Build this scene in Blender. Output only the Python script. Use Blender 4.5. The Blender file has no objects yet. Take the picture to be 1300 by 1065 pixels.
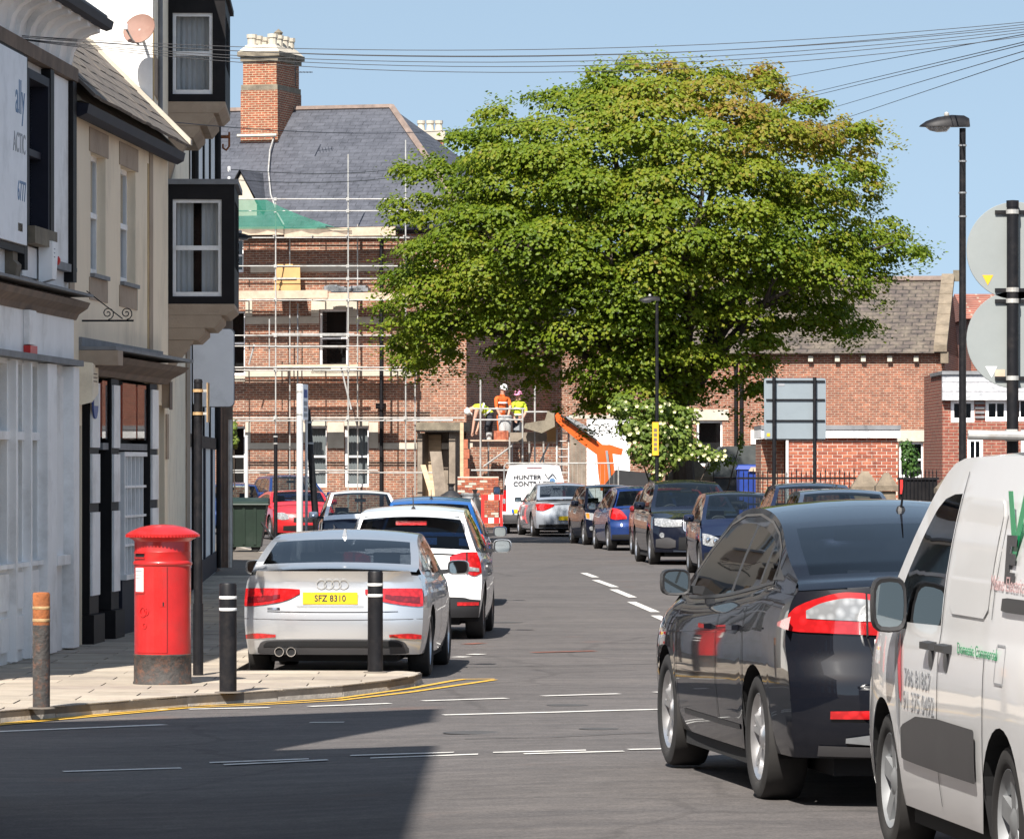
import bpy, bmesh, math, random
from mathutils import Vector, Matrix, noise
R_ = math.radians
scene = bpy.context.scene
COL = scene.collection
rng = random.Random(7)

# ---------------------------------------------------------------- camera
FPX, CH, U0, V0 = 6000.0, 2.05, 650.0, 588.0      # focal length in photo pixels, eye height, horizon
cam = bpy.data.objects.new('camera', bpy.data.cameras.new('camera'))
COL.objects.link(cam)
cam.location = (0, 0, CH)
cam.rotation_euler = (R_(90), 0, 0)
cam.data.sensor_width = 36
cam.data.lens = FPX / 1300 * 36
cam.data.shift_y = (V0 - 532.5) / 1300
cam.data.clip_start = 0.5
cam.data.clip_end = 3000
scene.camera = cam

# ---------------------------------------------------------------- sky, sun, exposure
SUN_EL, SUN_AZ = 48.0, 197.0
world = bpy.data.worlds.new('World'); scene.world = world; world.use_nodes = True
nt = world.node_tree
sky = nt.nodes.new('ShaderNodeTexSky'); sky.sky_type = 'NISHITA'; sky.sun_disc = False
sky.sun_elevation = R_(SUN_EL); sky.sun_rotation = R_(SUN_AZ)
sky.altitude = 0; sky.air_density = 1.0; sky.dust_density = 0.3; sky.ozone_density = 2.5
bgn = nt.nodes['Background']
tcw = nt.nodes.new('ShaderNodeTexCoord'); mpw = nt.nodes.new('ShaderNodeMapping')
mpw.inputs['Location'].default_value = (0, 0, 0.30); mpw.inputs['Scale'].default_value = (1, 1, 0.8)   # the blue of the upper sky reaches down to the horizon
nt.links.new(tcw.outputs['Generated'], mpw.inputs[0]); nt.links.new(mpw.outputs[0], sky.inputs[0])
tnt = nt.nodes.new('ShaderNodeMix'); tnt.data_type = 'RGBA'; tnt.blend_type = 'MULTIPLY'; tnt.inputs[0].default_value = 1.0
tnt.inputs[7].default_value = (1.12, 0.93, 0.70, 1)          # a slightly milky summer sky
nt.links.new(sky.outputs[0], tnt.inputs[6]); nt.links.new(tnt.outputs[2], bgn.inputs[0]); bgn.inputs[1].default_value = 0.138
sun = bpy.data.objects.new('sun', bpy.data.lights.new('sun', 'SUN')); COL.objects.link(sun)
ce = math.cos(R_(SUN_EL))
SUNV = Vector((math.sin(R_(SUN_AZ)) * ce, math.cos(R_(SUN_AZ)) * ce, math.sin(R_(SUN_EL))))
sun.rotation_euler = (-SUNV).to_track_quat('-Z', 'Y').to_euler()
sun.data.energy = 4.7; sun.data.angle = R_(0.53); sun.data.color = (1.0, 0.945, 0.87)
vs = scene.view_settings
vs.view_transform = 'Standard'; vs.look = 'None'; vs.gamma = 1; vs.use_curve_mapping = False; vs.exposure = 1.03
scene.cycles.max_bounces = 8; scene.cycles.transparent_max_bounces = 16
scene.cycles.caustics_reflective = False; scene.cycles.caustics_refractive = False

# ---------------------------------------------------------------- helpers
def P(u, v, Y):
    """photo pixel at distance Y -> world point"""
    return Vector(((u - U0) / FPX * Y, Y, CH - (v - V0) / FPX * Y))
def ss(t):
    t = max(0.0, min(1.0, t)); return t * t * (3 - 2 * t)
def gz(x, y):
    """height of the road: it climbs a little towards the near right"""
    return 0.14 * ss((44 - y) / 18) * ss((x + 3.0) / 4.0)
def G(u, v, z=None, dz=0.0):
    """photo pixel -> point on the ground"""
    zz = 0.0 if z is None else z
    for _ in range(40):
        Y = (CH - zz - dz) * FPX / (v - V0)
        X = (u - U0) / FPX * Y
        if z is not None: break
        zz = 0.5 * zz + 0.5 * gz(X, Y)
    return Vector((X, Y, zz + dz))
def lerp(a, b, t): return a + (b - a) * t
def pw(tab, x):
    """smooth piecewise interpolation of a table [(x, y), ...]"""
    if x <= tab[0][0]: return tab[0][1]
    for i in range(len(tab) - 1):
        x0, y0 = tab[i]; x1, y1 = tab[i + 1]
        if x <= x1:
            t = (x - x0) / (x1 - x0) if x1 > x0 else 0
            m0 = (y1 - tab[i - 1][1]) / (x1 - tab[i - 1][0]) if i > 0 and x1 > tab[i - 1][0] else (y1 - y0) / (x1 - x0)
            m1 = (tab[i + 2][1] - y0) / (tab[i + 2][0] - x0) if i + 2 < len(tab) else (y1 - y0) / (x1 - x0)
            h = x1 - x0; t2, t3 = t * t, t * t * t
            # clamp the slopes so that the curve does not overshoot
            s = (y1 - y0) / h
            def cl(m):
                if s == 0: return 0
                r = m / s
                return s * max(0, min(3, r))
            m0, m1 = cl(m0), cl(m1)
            return (2*t3-3*t2+1)*y0 + (t3-2*t2+t)*h*m0 + (-2*t3+3*t2)*y1 + (t3-t2)*h*m1
    return tab[-1][1]

class MB:
    def __init__(s, M=None):
        s.v = []; s.f = []; s.M = M
    def P(s, p):
        p = Vector(p)
        s.v.append(s.M @ p if s.M is not None else p); return len(s.v) - 1
    def poly(s, pts):
        s.f.append([s.P(p) for p in pts]); return s
    def bx(s, x0, x1, y0, y1, z0, z1):
        i = [s.P((x, y, z)) for z in (z0, z1) for y in (y0, y1) for x in (x0, x1)]
        for q in ((0,2,3,1),(4,5,7,6),(0,1,5,4),(2,6,7,3),(0,4,6,2),(1,3,7,5)): s.f.append([i[k] for k in q])
        return s
    def hexa(s, p):
        """eight corners: bottom four then top four, both counter-clockwise"""
        i = [s.P(q) for q in p]
        for q in ((3,2,1,0),(4,5,6,7),(0,1,5,4),(1,2,6,5),(2,3,7,6),(3,0,4,7)): s.f.append([i[k] for k in q])
        return s
    def prism(s, poly, axis, a0, a1):
        """extrude a 2-D polygon along an axis: 'x' (poly in y,z), 'y' (x,z), 'z' (x,y)"""
        def q(p, a): return {'x': (a, p[0], p[1]), 'y': (p[0], a, p[1]), 'z': (p[0], p[1], a)}[axis]
        n = len(poly); A = [s.P(q(p, a0)) for p in poly]; B = [s.P(q(p, a1)) for p in poly]
        s.f.append(A[::-1]); s.f.append(B)
        for k in range(n): s.f.append([A[k], A[(k+1) % n], B[(k+1) % n], B[k]])
        return s
    def tube(s, a, b, r, r2=None, n=8, cap=True):
        a, b = Vector(a), Vector(b); r2 = r if r2 is None else r2
        d = (b - a).normalized(); u = d.orthogonal().normalized(); w = d.cross(u)
        A = [s.P(a + (u*math.cos(2*math.pi*k/n) + w*math.sin(2*math.pi*k/n))*r) for k in range(n)]
        B = [s.P(b + (u*math.cos(2*math.pi*k/n) + w*math.sin(2*math.pi*k/n))*r2) for k in range(n)]
        for k in range(n): s.f.append([A[k], A[(k+1) % n], B[(k+1) % n], B[k]])
        if cap: s.f.append(A[::-1]); s.f.append(B)
        return s
    def path(s, pts, r, n=6):
        pts = [Vector(p) for p in pts]; rings = []
        rr = r if isinstance(r, (list, tuple)) else [r] * len(pts)
        u = None
        for i, p in enumerate(pts):
            d = (pts[min(i+1, len(pts)-1)] - pts[max(i-1, 0)]).normalized()
            u = d.orthogonal().normalized() if u is None else (u - d * u.dot(d)).normalized()
            w = d.cross(u)
            rings.append([s.P(p + (u*math.cos(2*math.pi*k/n) + w*math.sin(2*math.pi*k/n))*rr[i]) for k in range(n)])
        for A, B in zip(rings, rings[1:]):
            for k in range(n): s.f.append([A[k], A[(k+1) % n], B[(k+1) % n], B[k]])
        s.f.append(rings[0][::-1]); s.f.append(rings[-1])
        return s
    def lathe(s, prof, n=24, c=(0,0,0), axis='z', a0=0.0, a1=None, cap=True):
        c = Vector(c); full = a1 is None; a1 = 2*math.pi if full else a1
        m = n if full else n + 1
        rings = []
        for r, h in prof:
            ring = []
            for k in range(m):
                a = a0 + (a1 - a0) * k / n
                x, y = r*math.cos(a), r*math.sin(a)
                ring.append(s.P(c + Vector({'z': (x, y, h), 'y': (x, h, y), 'x': (h, x, y)}[axis])))
            rings.append(ring)
        for A, B in zip(rings, rings[1:]):
            for k in range(n): s.f.append([A[k], A[(k+1) % m], B[(k+1) % m], B[k]])
        if full and cap:
            if prof[0][0] > 1e-6: s.f.append(rings[0][::-1])
            if prof[-1][0] > 1e-6: s.f.append(rings[-1])
        return s
    def grid(s, rows):
        ids = [[s.P(p) for p in r] for r in rows]
        for A, B in zip(ids, ids[1:]):
            for k in range(len(A) - 1): s.f.append([A[k], A[k+1], B[k+1], B[k]])
        return s
    def strip(s, pts, w, z=None):
        """flat ribbon along ground points"""
        L = []; Rr = []
        pts = [Vector(p) for p in pts]
        for i, p in enumerate(pts):
            d = pts[min(i+1, len(pts)-1)] - pts[max(i-1, 0)]; d.z = 0; d.normalize()
            n = Vector((-d.y, d.x, 0)) * w / 2
            L.append(p + n); Rr.append(p - n)
        return s.grid([Rr, L])
    def build(s, name, mat, parent=None, smooth=False, sharp=38, weld=0, world=True):
        me = bpy.data.meshes.new(name)
        off = Vector((0, 0, 0))
        if parent is not None and world:
            q = parent
            while q is not None: off += Vector(q.location); q = q.parent
        me.from_pydata([tuple(p - off) for p in s.v], [], s.f)
        if weld or smooth:
            bm = bmesh.new(); bm.from_mesh(me)
            bmesh.ops.remove_doubles(bm, verts=bm.verts, dist=weld or 1e-4)
            bmesh.ops.recalc_face_normals(bm, faces=bm.faces)
            bm.to_mesh(me); bm.free()
        if smooth:
            for p in me.polygons: p.use_smooth = True
            me.set_sharp_from_angle(angle=R_(sharp))
        me.materials.append(mat if not isinstance(mat, str) else M[mat])
        o = bpy.data.objects.new(name, me); COL.objects.link(o)
        o.parent = parent
        return o

def tag(o, label=None, cat=None, group=None, kind=None):
    if label: o['label'] = label
    if cat: o['category'] = cat
    if group: o['group'] = group
    if kind: o['kind'] = kind
    return o
def thing(name, label, cat, loc=(0,0,0), group=None, rz=0.0):
    o = bpy.data.objects.new(name, None); COL.objects.link(o)
    o.location = loc; o.rotation_euler = (0, 0, rz)
    o.empty_display_size = 0.2
    return tag(o, label, cat, group)
def sub(name, parent):
    o = bpy.data.objects.new(name, None); COL.objects.link(o); o.parent = parent; return o
def copy_tree(o, parent=None):
    c = o.copy(); COL.objects.link(c); c.parent = parent
    for ch in list(o.children): copy_tree(ch, c)
    return c
def text_mesh(name, body, mat, parent, Mx, size, depth=0.002, align='LEFT', sx=1.0, bold=0.0, shear=0.0):
    """lettering as flat raised mesh; Mx maps (x right, y up, z out)"""
    cu = bpy.data.curves.new('lettering', 'FONT'); cu.body = body; cu.size = size; cu.extrude = depth
    cu.align_x = align; cu.offset = bold; cu.resolution_u = 3; cu.shear = shear
    t = bpy.data.objects.new('tmp', cu); COL.objects.link(t)
    dg = bpy.context.evaluated_depsgraph_get()
    me = bpy.data.meshes.new_from_object(t.evaluated_get(dg))
    bpy.data.objects.remove(t)
    off = Vector((0, 0, 0)); q = parent
    while q is not None: off += Vector(q.location); q = q.parent
    for v in me.vertices: v.co = Mx @ Vector((v.co.x * sx, v.co.y, v.co.z))
    me.materials.clear(); me.materials.append(M[mat] if isinstance(mat, str) else mat)
    o = bpy.data.objects.new(name, me); COL.objects.link(o); o.parent = parent
    if len(body) > 1: o['kind'] = 'stuff'
    return o

# ---------------------------------------------------------------- materials
M = {}
def newmat(name):
    m = bpy.data.materials.new(name); m.use_nodes = True
    M[name] = m
    return m, m.node_tree, m.node_tree.nodes['Principled BSDF']
def N(nt, t, **kw):
    n = nt.nodes.new(t)
    for k, v in kw.items():
        if k.startswith('i_'): n.inputs[k[2:].replace('_', ' ')].default_value = v
        else: setattr(n, k, v)
    return n
def ramp(nt, stops):
    r = nt.nodes.new('ShaderNodeValToRGB'); e = r.color_ramp.elements
    while len(e) > 1: e.remove(e[-1])
    e[0].position = stops[0][0]; e[0].color = (*stops[0][1], 1)
    for p, c in stops[1:]:
        q = e.new(p); q.color = (*c, 1)
    return r
def mix(nt, a, b, fac, mode='MIX'):
    m = nt.nodes.new('ShaderNodeMix'); m.data_type = 'RGBA'; m.blend_type = mode
    for sck, val in ((m.inputs[6], a), (m.inputs[7], b), (m.inputs[0], fac)):
        if hasattr(val, 'is_linked') or hasattr(val, 'links'): nt.links.new(val, sck)
        elif isinstance(val, (int, float)): sck.default_value = val
        else: sck.default_value = (*val, 1)
    return m.outputs[2]
def coords(nt, scale=(1,1,1)):
    g = nt.nodes.new('ShaderNodeNewGeometry'); mp = nt.nodes.new('ShaderNodeMapping')
    mp.inputs['Scale'].default_value = scale
    nt.links.new(g.outputs['Position'], mp.inputs[0]); return mp.outputs[0]
def simple(name, col, rough=0.6, metal=0.0, var=0.18, scale=3.0, bump=0.0, bscale=40.0, dirt=None, dirt_amt=0.35, coat=0.0, spec=0.5, obj=False, stretch=(1,1,1), dscale=1.7):
    """a surface with uneven tone, patchy dirt and fine relief"""
    m, nt, b = newmat(name)
    if obj:
        tc = nt.nodes.new('ShaderNodeTexCoord'); mp = nt.nodes.new('ShaderNodeMapping'); mp.inputs['Scale'].default_value = stretch
        nt.links.new(tc.outputs['Object'], mp.inputs[0]); co = mp.outputs[0]
    else: co = coords(nt, stretch)
    n1 = N(nt, 'ShaderNodeTexNoise', i_Scale=scale, i_Detail=6.0, i_Roughness=0.65); nt.links.new(co, n1.inputs['Vector'])
    lo = tuple(c * (1 - var) for c in col); hi = tuple(min(1, c * (1 + var)) for c in col)
    r = ramp(nt, [(0.3, lo), (0.7, hi)]); nt.links.new(n1.outputs[0], r.inputs[0]); out = r.outputs[0]
    if dirt:
        n2 = N(nt, 'ShaderNodeTexNoise', i_Scale=dscale, i_Detail=8.0, i_Roughness=0.7); nt.links.new(co, n2.inputs['Vector'])
        r2 = ramp(nt, [(0.5, (0,0,0)), (0.72, (1,1,1))]); nt.links.new(n2.outputs[0], r2.inputs[0])
        mm = N(nt, 'ShaderNodeMath', operation='MULTIPLY'); nt.links.new(r2.outputs[0], mm.inputs[0]); mm.inputs[1].default_value = dirt_amt
        out = mix(nt, out, dirt, mm.outputs[0])
    nt.links.new(out, b.inputs['Base Color'])
    b.inputs['Roughness'].default_value = rough; b.inputs['Metallic'].default_value = metal
    b.inputs['Specular IOR Level'].default_value = spec
    if coat: b.inputs['Coat Weight'].default_value = coat; b.inputs['Coat Roughness'].default_value = 0.04
    if bump:
        n3 = N(nt, 'ShaderNodeTexNoise', i_Scale=bscale, i_Detail=4.0); nt.links.new(co, n3.inputs['Vector'])
        bp = N(nt, 'ShaderNodeBump', i_Strength=bump, i_Distance=0.02); nt.links.new(n3.outputs[0], bp.inputs['Height'])
        nt.links.new(bp.outputs[0], b.inputs['Normal'])
    return m
def bricks(name, c1, c2, mortar, w=0.225, h=0.075, msize=0.010, dirt=(0.05,0.035,0.03), dirt_amt=0.5, flat=False, rot=0.0, bias=0.0, rough=0.9, dscale=0.7, bump=0.6):
    """brickwork or slating in world space: courses along z, or in plan when flat"""
    m, nt, b = newmat(name)
    g = nt.nodes.new('ShaderNodeNewGeometry'); sp = nt.nodes.new('ShaderNodeSeparateXYZ')
    nt.links.new(g.outputs['Position'], sp.inputs[0])
    cx, sx = math.cos(rot), math.sin(rot)
    # pick the along-wall direction from the face normal so that both wall directions show bricks
    sn = nt.nodes.new('ShaderNodeSeparateXYZ'); nt.links.new(g.outputs['True Normal'], sn.inputs[0])
    def mth(op, a, bb=0.0):
        q = N(nt, 'ShaderNodeMath', operation=op)
        for i, val in enumerate((a, bb)):
            if hasattr(val, 'links'): nt.links.new(val, q.inputs[i])
            else: q.inputs[i].default_value = val
        return q.outputs[0]
    # tangent = (-ny, nx)
    al = mth('ADD', mth('MULTIPLY', sp.outputs[0], mth('MULTIPLY', sn.outputs[1], -1.0)), mth('MULTIPLY', sp.outputs[1], sn.outputs[0]))
    cb = nt.nodes.new('ShaderNodeCombineXYZ'); nt.links.new(al, cb.inputs[0])
    nt.links.new(sp.outputs[2], cb.inputs[1])
    br = N(nt, 'ShaderNodeTexBrick', i_Scale=1.0, i_Mortar_Size=msize, i_Mortar_Smooth=0.3, i_Bias=bias, i_Brick_Width=w, i_Row_Height=h)
    br.inputs['Color1'].default_value = (*c1, 1); br.inputs['Color2'].default_value = (*c2, 1); br.inputs['Mortar'].default_value = (*mortar, 1)
    nt.links.new(cb.outputs[0], br.inputs['Vector'])
    n1 = N(nt, 'ShaderNodeTexNoise', i_Scale=dscale, i_Detail=9.0, i_Roughness=0.72); nt.links.new(g.outputs['Position'], n1.inputs['Vector'])
    r1 = ramp(nt, [(0.42, (0,0,0)), (0.7, (1,1,1))]); nt.links.new(n1.outputs[0], r1.inputs[0])
    n2 = N(nt, 'ShaderNodeTexNoise', i_Scale=7.0, i_Detail=5.0, i_Roughness=0.7); nt.links.new(cb.outputs[0], n2.inputs['Vector'])
    r2 = ramp(nt, [(0.3, (0.55,0.55,0.55)), (0.75, (1.35,1.3,1.25))]); nt.links.new(n2.outputs[0], r2.inputs[0])
    c = mix(nt, br.outputs[0], r2.outputs[0], 1.0, 'MULTIPLY')
    c = mix(nt, c, dirt, mth('MULTIPLY', r1.outputs[0], dirt_amt))
    nt.links.new(c, b.inputs['Base Color']); b.inputs['Roughness'].default_value = rough
    bp = N(nt, 'ShaderNodeBump', i_Strength=bump, i_Distance=0.01, invert=True); nt.links.new(br.outputs[1], bp.inputs['Height'])
    nt.links.new(bp.outputs[0], b.inputs['Normal'])
    return m

# road surface: dark asphalt with patches, tracks and stains
def road_mat():
    m, nt, b = newmat('asphalt')
    co = coords(nt)
    n1 = N(nt, 'ShaderNodeTexNoise', i_Scale=0.35, i_Detail=8.0, i_Roughness=0.7); nt.links.new(co, n1.inputs[0])
    r1 = ramp(nt, [(0.3, (0.086,0.081,0.080)), (0.6, (0.112,0.105,0.103)), (0.8, (0.140,0.129,0.122))]); nt.links.new(n1.outputs[0], r1.inputs[0])
    co2 = coords(nt, (0.25, 2.4, 1))
    n2 = N(nt, 'ShaderNodeTexNoise', i_Scale=1.0, i_Detail=6.0, i_Roughness=0.75); nt.links.new(co2, n2.inputs[0])
    r2 = ramp(nt, [(0.35, (0.80,0.80,0.82)), (0.7, (1.15,1.12,1.10))]); nt.links.new(n2.outputs[0], r2.inputs[0])
    c = mix(nt, r1.outputs[0], r2.outputs[0], 1.0, 'MULTIPLY')
    n3 = N(nt, 'ShaderNodeTexNoise', i_Scale=55.0, i_Detail=2.0); nt.links.new(co, n3.inputs[0])
    r3 = ramp(nt, [(0.3, (0.78,0.78,0.78)), (0.7, (1.22,1.2,1.18))]); nt.links.new(n3.outputs[0], r3.inputs[0])
    c = mix(nt, c, r3.outputs[0], 1.0, 'MULTIPLY')
    n5 = N(nt, 'ShaderNodeTexNoise', i_Scale=5.0, i_Detail=10.0, i_Roughness=0.8); nt.links.new(co, n5.inputs[0])
    r5 = ramp(nt, [(0.35, (0.80,0.80,0.80)), (0.65, (1.18,1.17,1.15))]); nt.links.new(n5.outputs[0], r5.inputs[0])
    c = mix(nt, c, r5.outputs[0], 1.0, 'MULTIPLY')
    v6 = N(nt, 'ShaderNodeTexVoronoi', feature='DISTANCE_TO_EDGE', i_Scale=0.33); 
    w6 = N(nt, 'ShaderNodeTexNoise', i_Scale=1.5, i_Detail=6.0); nt.links.new(co, w6.inputs[0])
    nt.links.new(mix(nt, co, w6.outputs[1], 0.25), v6.inputs[0])
    r6 = ramp(nt, [(0.0, (0.55,0.55,0.55)), (0.006, (0.6,0.6,0.6)), (0.012, (1,1,1))]); nt.links.new(v6.outputs[0], r6.inputs[0])
    c = mix(nt, c, r6.outputs[0], 0.4, 'MULTIPLY')
    n4 = N(nt, 'ShaderNodeTexNoise', i_Scale=0.8, i_Detail=5.0); nt.links.new(co, n4.inputs[0])
    r4 = ramp(nt, [(0.66, (0,0,0)), (0.74, (0.35,0.35,0.35))]); nt.links.new(n4.outputs[0], r4.inputs[0])
    c = mix(nt, c, (0.14, 0.075, 0.055), r4.outputs[0])
    nt.links.new(c, b.inputs['Base Color']); b.inputs['Roughness'].default_value = 0.9
    b.inputs['Specular IOR Level'].default_value = 0.25
    bp = N(nt, 'ShaderNodeBump', i_Strength=0.5, i_Distance=0.006); nt.links.new(n3.outputs[0], bp.inputs['Height']); nt.links.new(bp.outputs[0], b.inputs['Normal'])
road_mat()
simple('ground', (0.10,0.095,0.085), 0.95, var=0.3)
simple('patch_tar', (0.055,0.053,0.053), 0.85, var=0.25)
simple('patch_red', (0.21,0.075,0.05), 0.9, var=0.4, scale=9, dirt=(0.08,0.07,0.065), dirt_amt=0.9, dscale=5)
simple('slab', (0.35,0.30,0.24), 0.9, var=0.16, scale=2.5, bump=0.25, dirt=(0.20,0.17,0.14), dirt_amt=0.6)
simple('slab_b', (0.41,0.35,0.28), 0.9, var=0.14, scale=2.5, bump=0.25, dirt=(0.22,0.18,0.15), dirt_amt=0.5)
simple('slab_c', (0.30,0.255,0.21), 0.9, var=0.16, scale=2.5, bump=0.25, dirt=(0.16,0.14,0.12), dirt_amt=0.6)
simple('joint', (0.13,0.11,0.09), 0.95, var=0.3)
simple('kerb', (0.36,0.32,0.27), 0.9, var=0.2, scale=6, bump=0.3, dirt=(0.13,0.11,0.09), dirt_amt=0.7)
simple('line_white', (0.62,0.60,0.56), 0.75, var=0.1, scale=8, dirt=(0.16,0.15,0.145), dirt_amt=0.75, dscale=7)
simple('line_yellow', (0.62,0.36,0.04), 0.75, var=0.12, scale=8, dirt=(0.15,0.12,0.08), dirt_amt=0.6, dscale=6)
simple('white_paint', (0.90,0.89,0.88), 0.55, var=0.06, dirt=(0.36,0.33,0.29), dirt_amt=0.5, dscale=1.2)
simple('white_wall', (0.88,0.87,0.85), 0.8, var=0.05, dirt=(0.45,0.42,0.37), dirt_amt=0.5, dscale=0.9, bump=0.15, bscale=60)
simple('cream', (0.90,0.76,0.57), 0.85, var=0.05, scale=1.2, dirt=(0.42,0.34,0.24), dirt_amt=0.5, dscale=0.8, bump=0.15, bscale=60, stretch=(1,1,0.5))
simple('cream_light', (0.90,0.80,0.63), 0.85, var=0.06, scale=1.2, dirt=(0.45,0.36,0.26), dirt_amt=0.5, bump=0.15, bscale=60)
simple('beige_stone', (0.40,0.31,0.23), 0.85, var=0.12, dirt=(0.25,0.17,0.11), dirt_amt=0.5, bump=0.2)
simple('ochre_stain', (0.50,0.36,0.18), 0.85, var=0.2)
simple('stone_pale', (0.50,0.45,0.37), 0.85, var=0.12, dirt=(0.34,0.29,0.22), dirt_amt=0.5, bump=0.2)
simple('stone_dark', (0.20,0.17,0.125), 0.9, var=0.3, dirt=(0.06,0.05,0.04), dirt_amt=0.7, bump=0.4)
simple('stone_brown', (0.20,0.16,0.115), 0.9, var=0.3, dirt=(0.09,0.075,0.06), dirt_amt=0.6, bump=0.4, bscale=20)
simple('black_paint', (0.010,0.009,0.010), 0.6, var=0.3, dirt=(0.03,0.027,0.027), dirt_amt=0.4, spec=0.2)
simple('navy_paint', (0.014,0.015,0.026), 0.6, spec=0.2, var=0.2, dirt=(0.05,0.045,0.045), dirt_amt=0.3)
simple('grey_lead', (0.20,0.205,0.215), 0.7, var=0.2, dirt=(0.09,0.09,0.09), dirt_amt=0.5)
simple('brown_wood', (0.16,0.115,0.085), 0.8, var=0.3, dirt=(0.06,0.045,0.035), dirt_amt=0.6)
simple('pale_wood', (0.55,0.41,0.26), 0.8, var=0.2, scale=4, dirt=(0.28,0.2,0.13), dirt_amt=0.5, stretch=(0.4,0.4,3))
simple('board_wood', (0.50,0.39,0.29), 0.85, var=0.18, scale=5, dirt=(0.35,0.26,0.19), dirt_amt=0.5)
simple('ply_wood', (0.40,0.235,0.09), 0.8, var=0.12, scale=3, dirt=(0.3,0.18,0.08), dirt_amt=0.4)
simple('old_wood', (0.22,0.18,0.14), 0.85, var=0.35, dirt=(0.10,0.08,0.06), dirt_amt=0.6)
simple('galv', (0.50,0.49,0.46), 0.5, metal=0.45, var=0.2, scale=6, dirt=(0.30,0.24,0.17), dirt_amt=0.5, dscale=4)
simple('galv_light', (0.38,0.375,0.36), 0.55, metal=0.2, var=0.25, scale=5, dirt=(0.22,0.16,0.11), dirt_amt=0.6, dscale=4)
simple('post_pale', (0.56,0.56,0.55), 0.55, var=0.12, dirt=(0.3,0.28,0.25), dirt_amt=0.3)
simple('steel_grey', (0.30,0.31,0.32), 0.5, metal=0.5, var=0.2)
simple('post_black', (0.009,0.009,0.011), 0.5, var=0.3, scale=12, dirt=(0.045,0.036,0.03), dirt_amt=0.4, dscale=6, spec=0.25)
simple('rust', (0.30,0.095,0.028), 0.9, var=0.5, scale=14, dirt=(0.03,0.022,0.018), dirt_amt=0.95, dscale=7, bump=0.4)
simple('rust_black', (0.05,0.045,0.042), 0.75, var=0.4, scale=14, dirt=(0.22,0.08,0.035), dirt_amt=0.6, dscale=16, bump=0.4)
simple('reflective', (0.78,0.78,0.76), 0.35, var=0.06)
simple('post_red', (0.46,0.014,0.014), 0.36, var=0.12, scale=5, dirt=(0.30,0.03,0.025), dirt_amt=0.6, dscale=4, coat=0.4, bump=0.05, bscale=90)
simple('paper', (0.75,0.74,0.70), 0.7, var=0.06)
simple('display', (0.27,0.29,0.29), 0.8, var=0.15, scale=4, stretch=(6,6,0.4))
simple('sign_white', (0.90,0.91,0.94), 0.5, var=0.04, dirt=(0.45,0.46,0.48), dirt_amt=0.4)
simple('sign_grey', (0.25,0.27,0.265), 0.55, var=0.05, dirt=(0.28,0.29,0.28), dirt_amt=0.3)
simple('sign_blue', (0.05,0.09,0.30), 0.5, var=0.05)
simple('sign_yellow', (0.75,0.42,0.02), 0.55, var=0.12)
simple('letter_blue', (0.10,0.20,0.36), 0.5, var=0.05)
simple('letter_dark', (0.04,0.04,0.045), 0.5, var=0.05)
simple('letter_grey', (0.30,0.31,0.33), 0.5, var=0.1)
simple('letter_green', (0.01,0.30,0.11), 0.45, var=0.05)
simple('letter_pink', (0.58,0.38,0.38), 0.5, var=0.1)
simple('decal_red', (0.62,0.05,0.07), 0.45, var=0.05)
simple('red_plastic', (0.62,0.03,0.025), 0.45, var=0.1)
simple('red_poster', (0.50,0.085,0.03), 0.6, var=0.35, scale=5, dirt=(0.12,0.05,0.04), dirt_amt=0.8, dscale=3, stretch=(1,2.5,1))
simple('cable', (0.02,0.02,0.024), 0.6, var=0.1)
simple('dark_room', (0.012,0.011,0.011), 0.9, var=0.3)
simple('curtain', (0.80,0.81,0.82), 0.8, var=0.12, scale=4, stretch=(6,6,0.4))
simple('dish', (0.23,0.13,0.10), 0.7, var=0.15, dirt=(0.32,0.24,0.19), dirt_amt=0.6)
simple('bin_green', (0.011,0.024,0.015), 0.5, var=0.15, dirt=(0.06,0.07,0.06), dirt_amt=0.4)
simple('rubber', (0.018,0.017,0.017), 0.8, var=0.2, dirt=(0.06,0.055,0.05), dirt_amt=0.4, obj=True)
simple('black_plastic', (0.022,0.022,0.024), 0.5, var=0.12)
simple('underbody', (0.010,0.010,0.011), 0.9, var=0.1)
simple('grey_plastic', (0.055,0.053,0.055), 0.6, var=0.1)
simple('alloy', (0.62,0.62,0.63), 0.28, metal=0.85, var=0.06)
simple('chrome', (0.75,0.75,0.76), 0.10, metal=1.0, var=0.02)
simple('plate_yellow', (0.80,0.55,0.015), 0.45, var=0.03)
simple('plate_white', (0.75,0.75,0.72), 0.45, var=0.03)
simple('plate_blue', (0.02,0.10,0.45), 0.45, var=0.03)
simple('seat_cloth', (0.05,0.05,0.055), 0.9, var=0.2)
simple('seat_pale', (0.32,0.31,0.29), 0.85, var=0.1)
simple('orange_paint', (0.60,0.10,0.012), 0.42, var=0.1, dirt=(0.35,0.07,0.02), dirt_amt=0.4)
simple('skin', (0.50,0.28,0.20), 0.6, var=0.08)
simple('hivis_yellow', (0.55,0.66,0.03), 0.8, var=0.12)
simple('hivis_orange', (0.62,0.11,0.015), 0.8, var=0.12)
simple('trousers_dark', (0.025,0.027,0.035), 0.9, var=0.2)
simple('helmet_white', (0.80,0.80,0.78), 0.35, var=0.03)
simple('helmet_pink', (0.70,0.25,0.40), 0.4, var=0.03)
simple('concrete_block', (0.42,0.42,0.41), 0.9, var=0.12)
simple('netting_green', (0.015,0.22,0.14), 0.9, var=0.25)
simple('tarp_blue', (0.006,0.035,0.24), 0.6, var=0.25)
simple('tarp_cyan', (0.02,0.30,0.55), 0.5, var=0.2)
simple('skip_grey', (0.055,0.062,0.062), 0.6, var=0.3, dirt=(0.12,0.12,0.11), dirt_amt=0.5)
simple('bark', (0.055,0.042,0.032), 0.95, var=0.4, scale=9, bump=0.6, bscale=14, stretch=(2,2,0.4))
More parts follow.
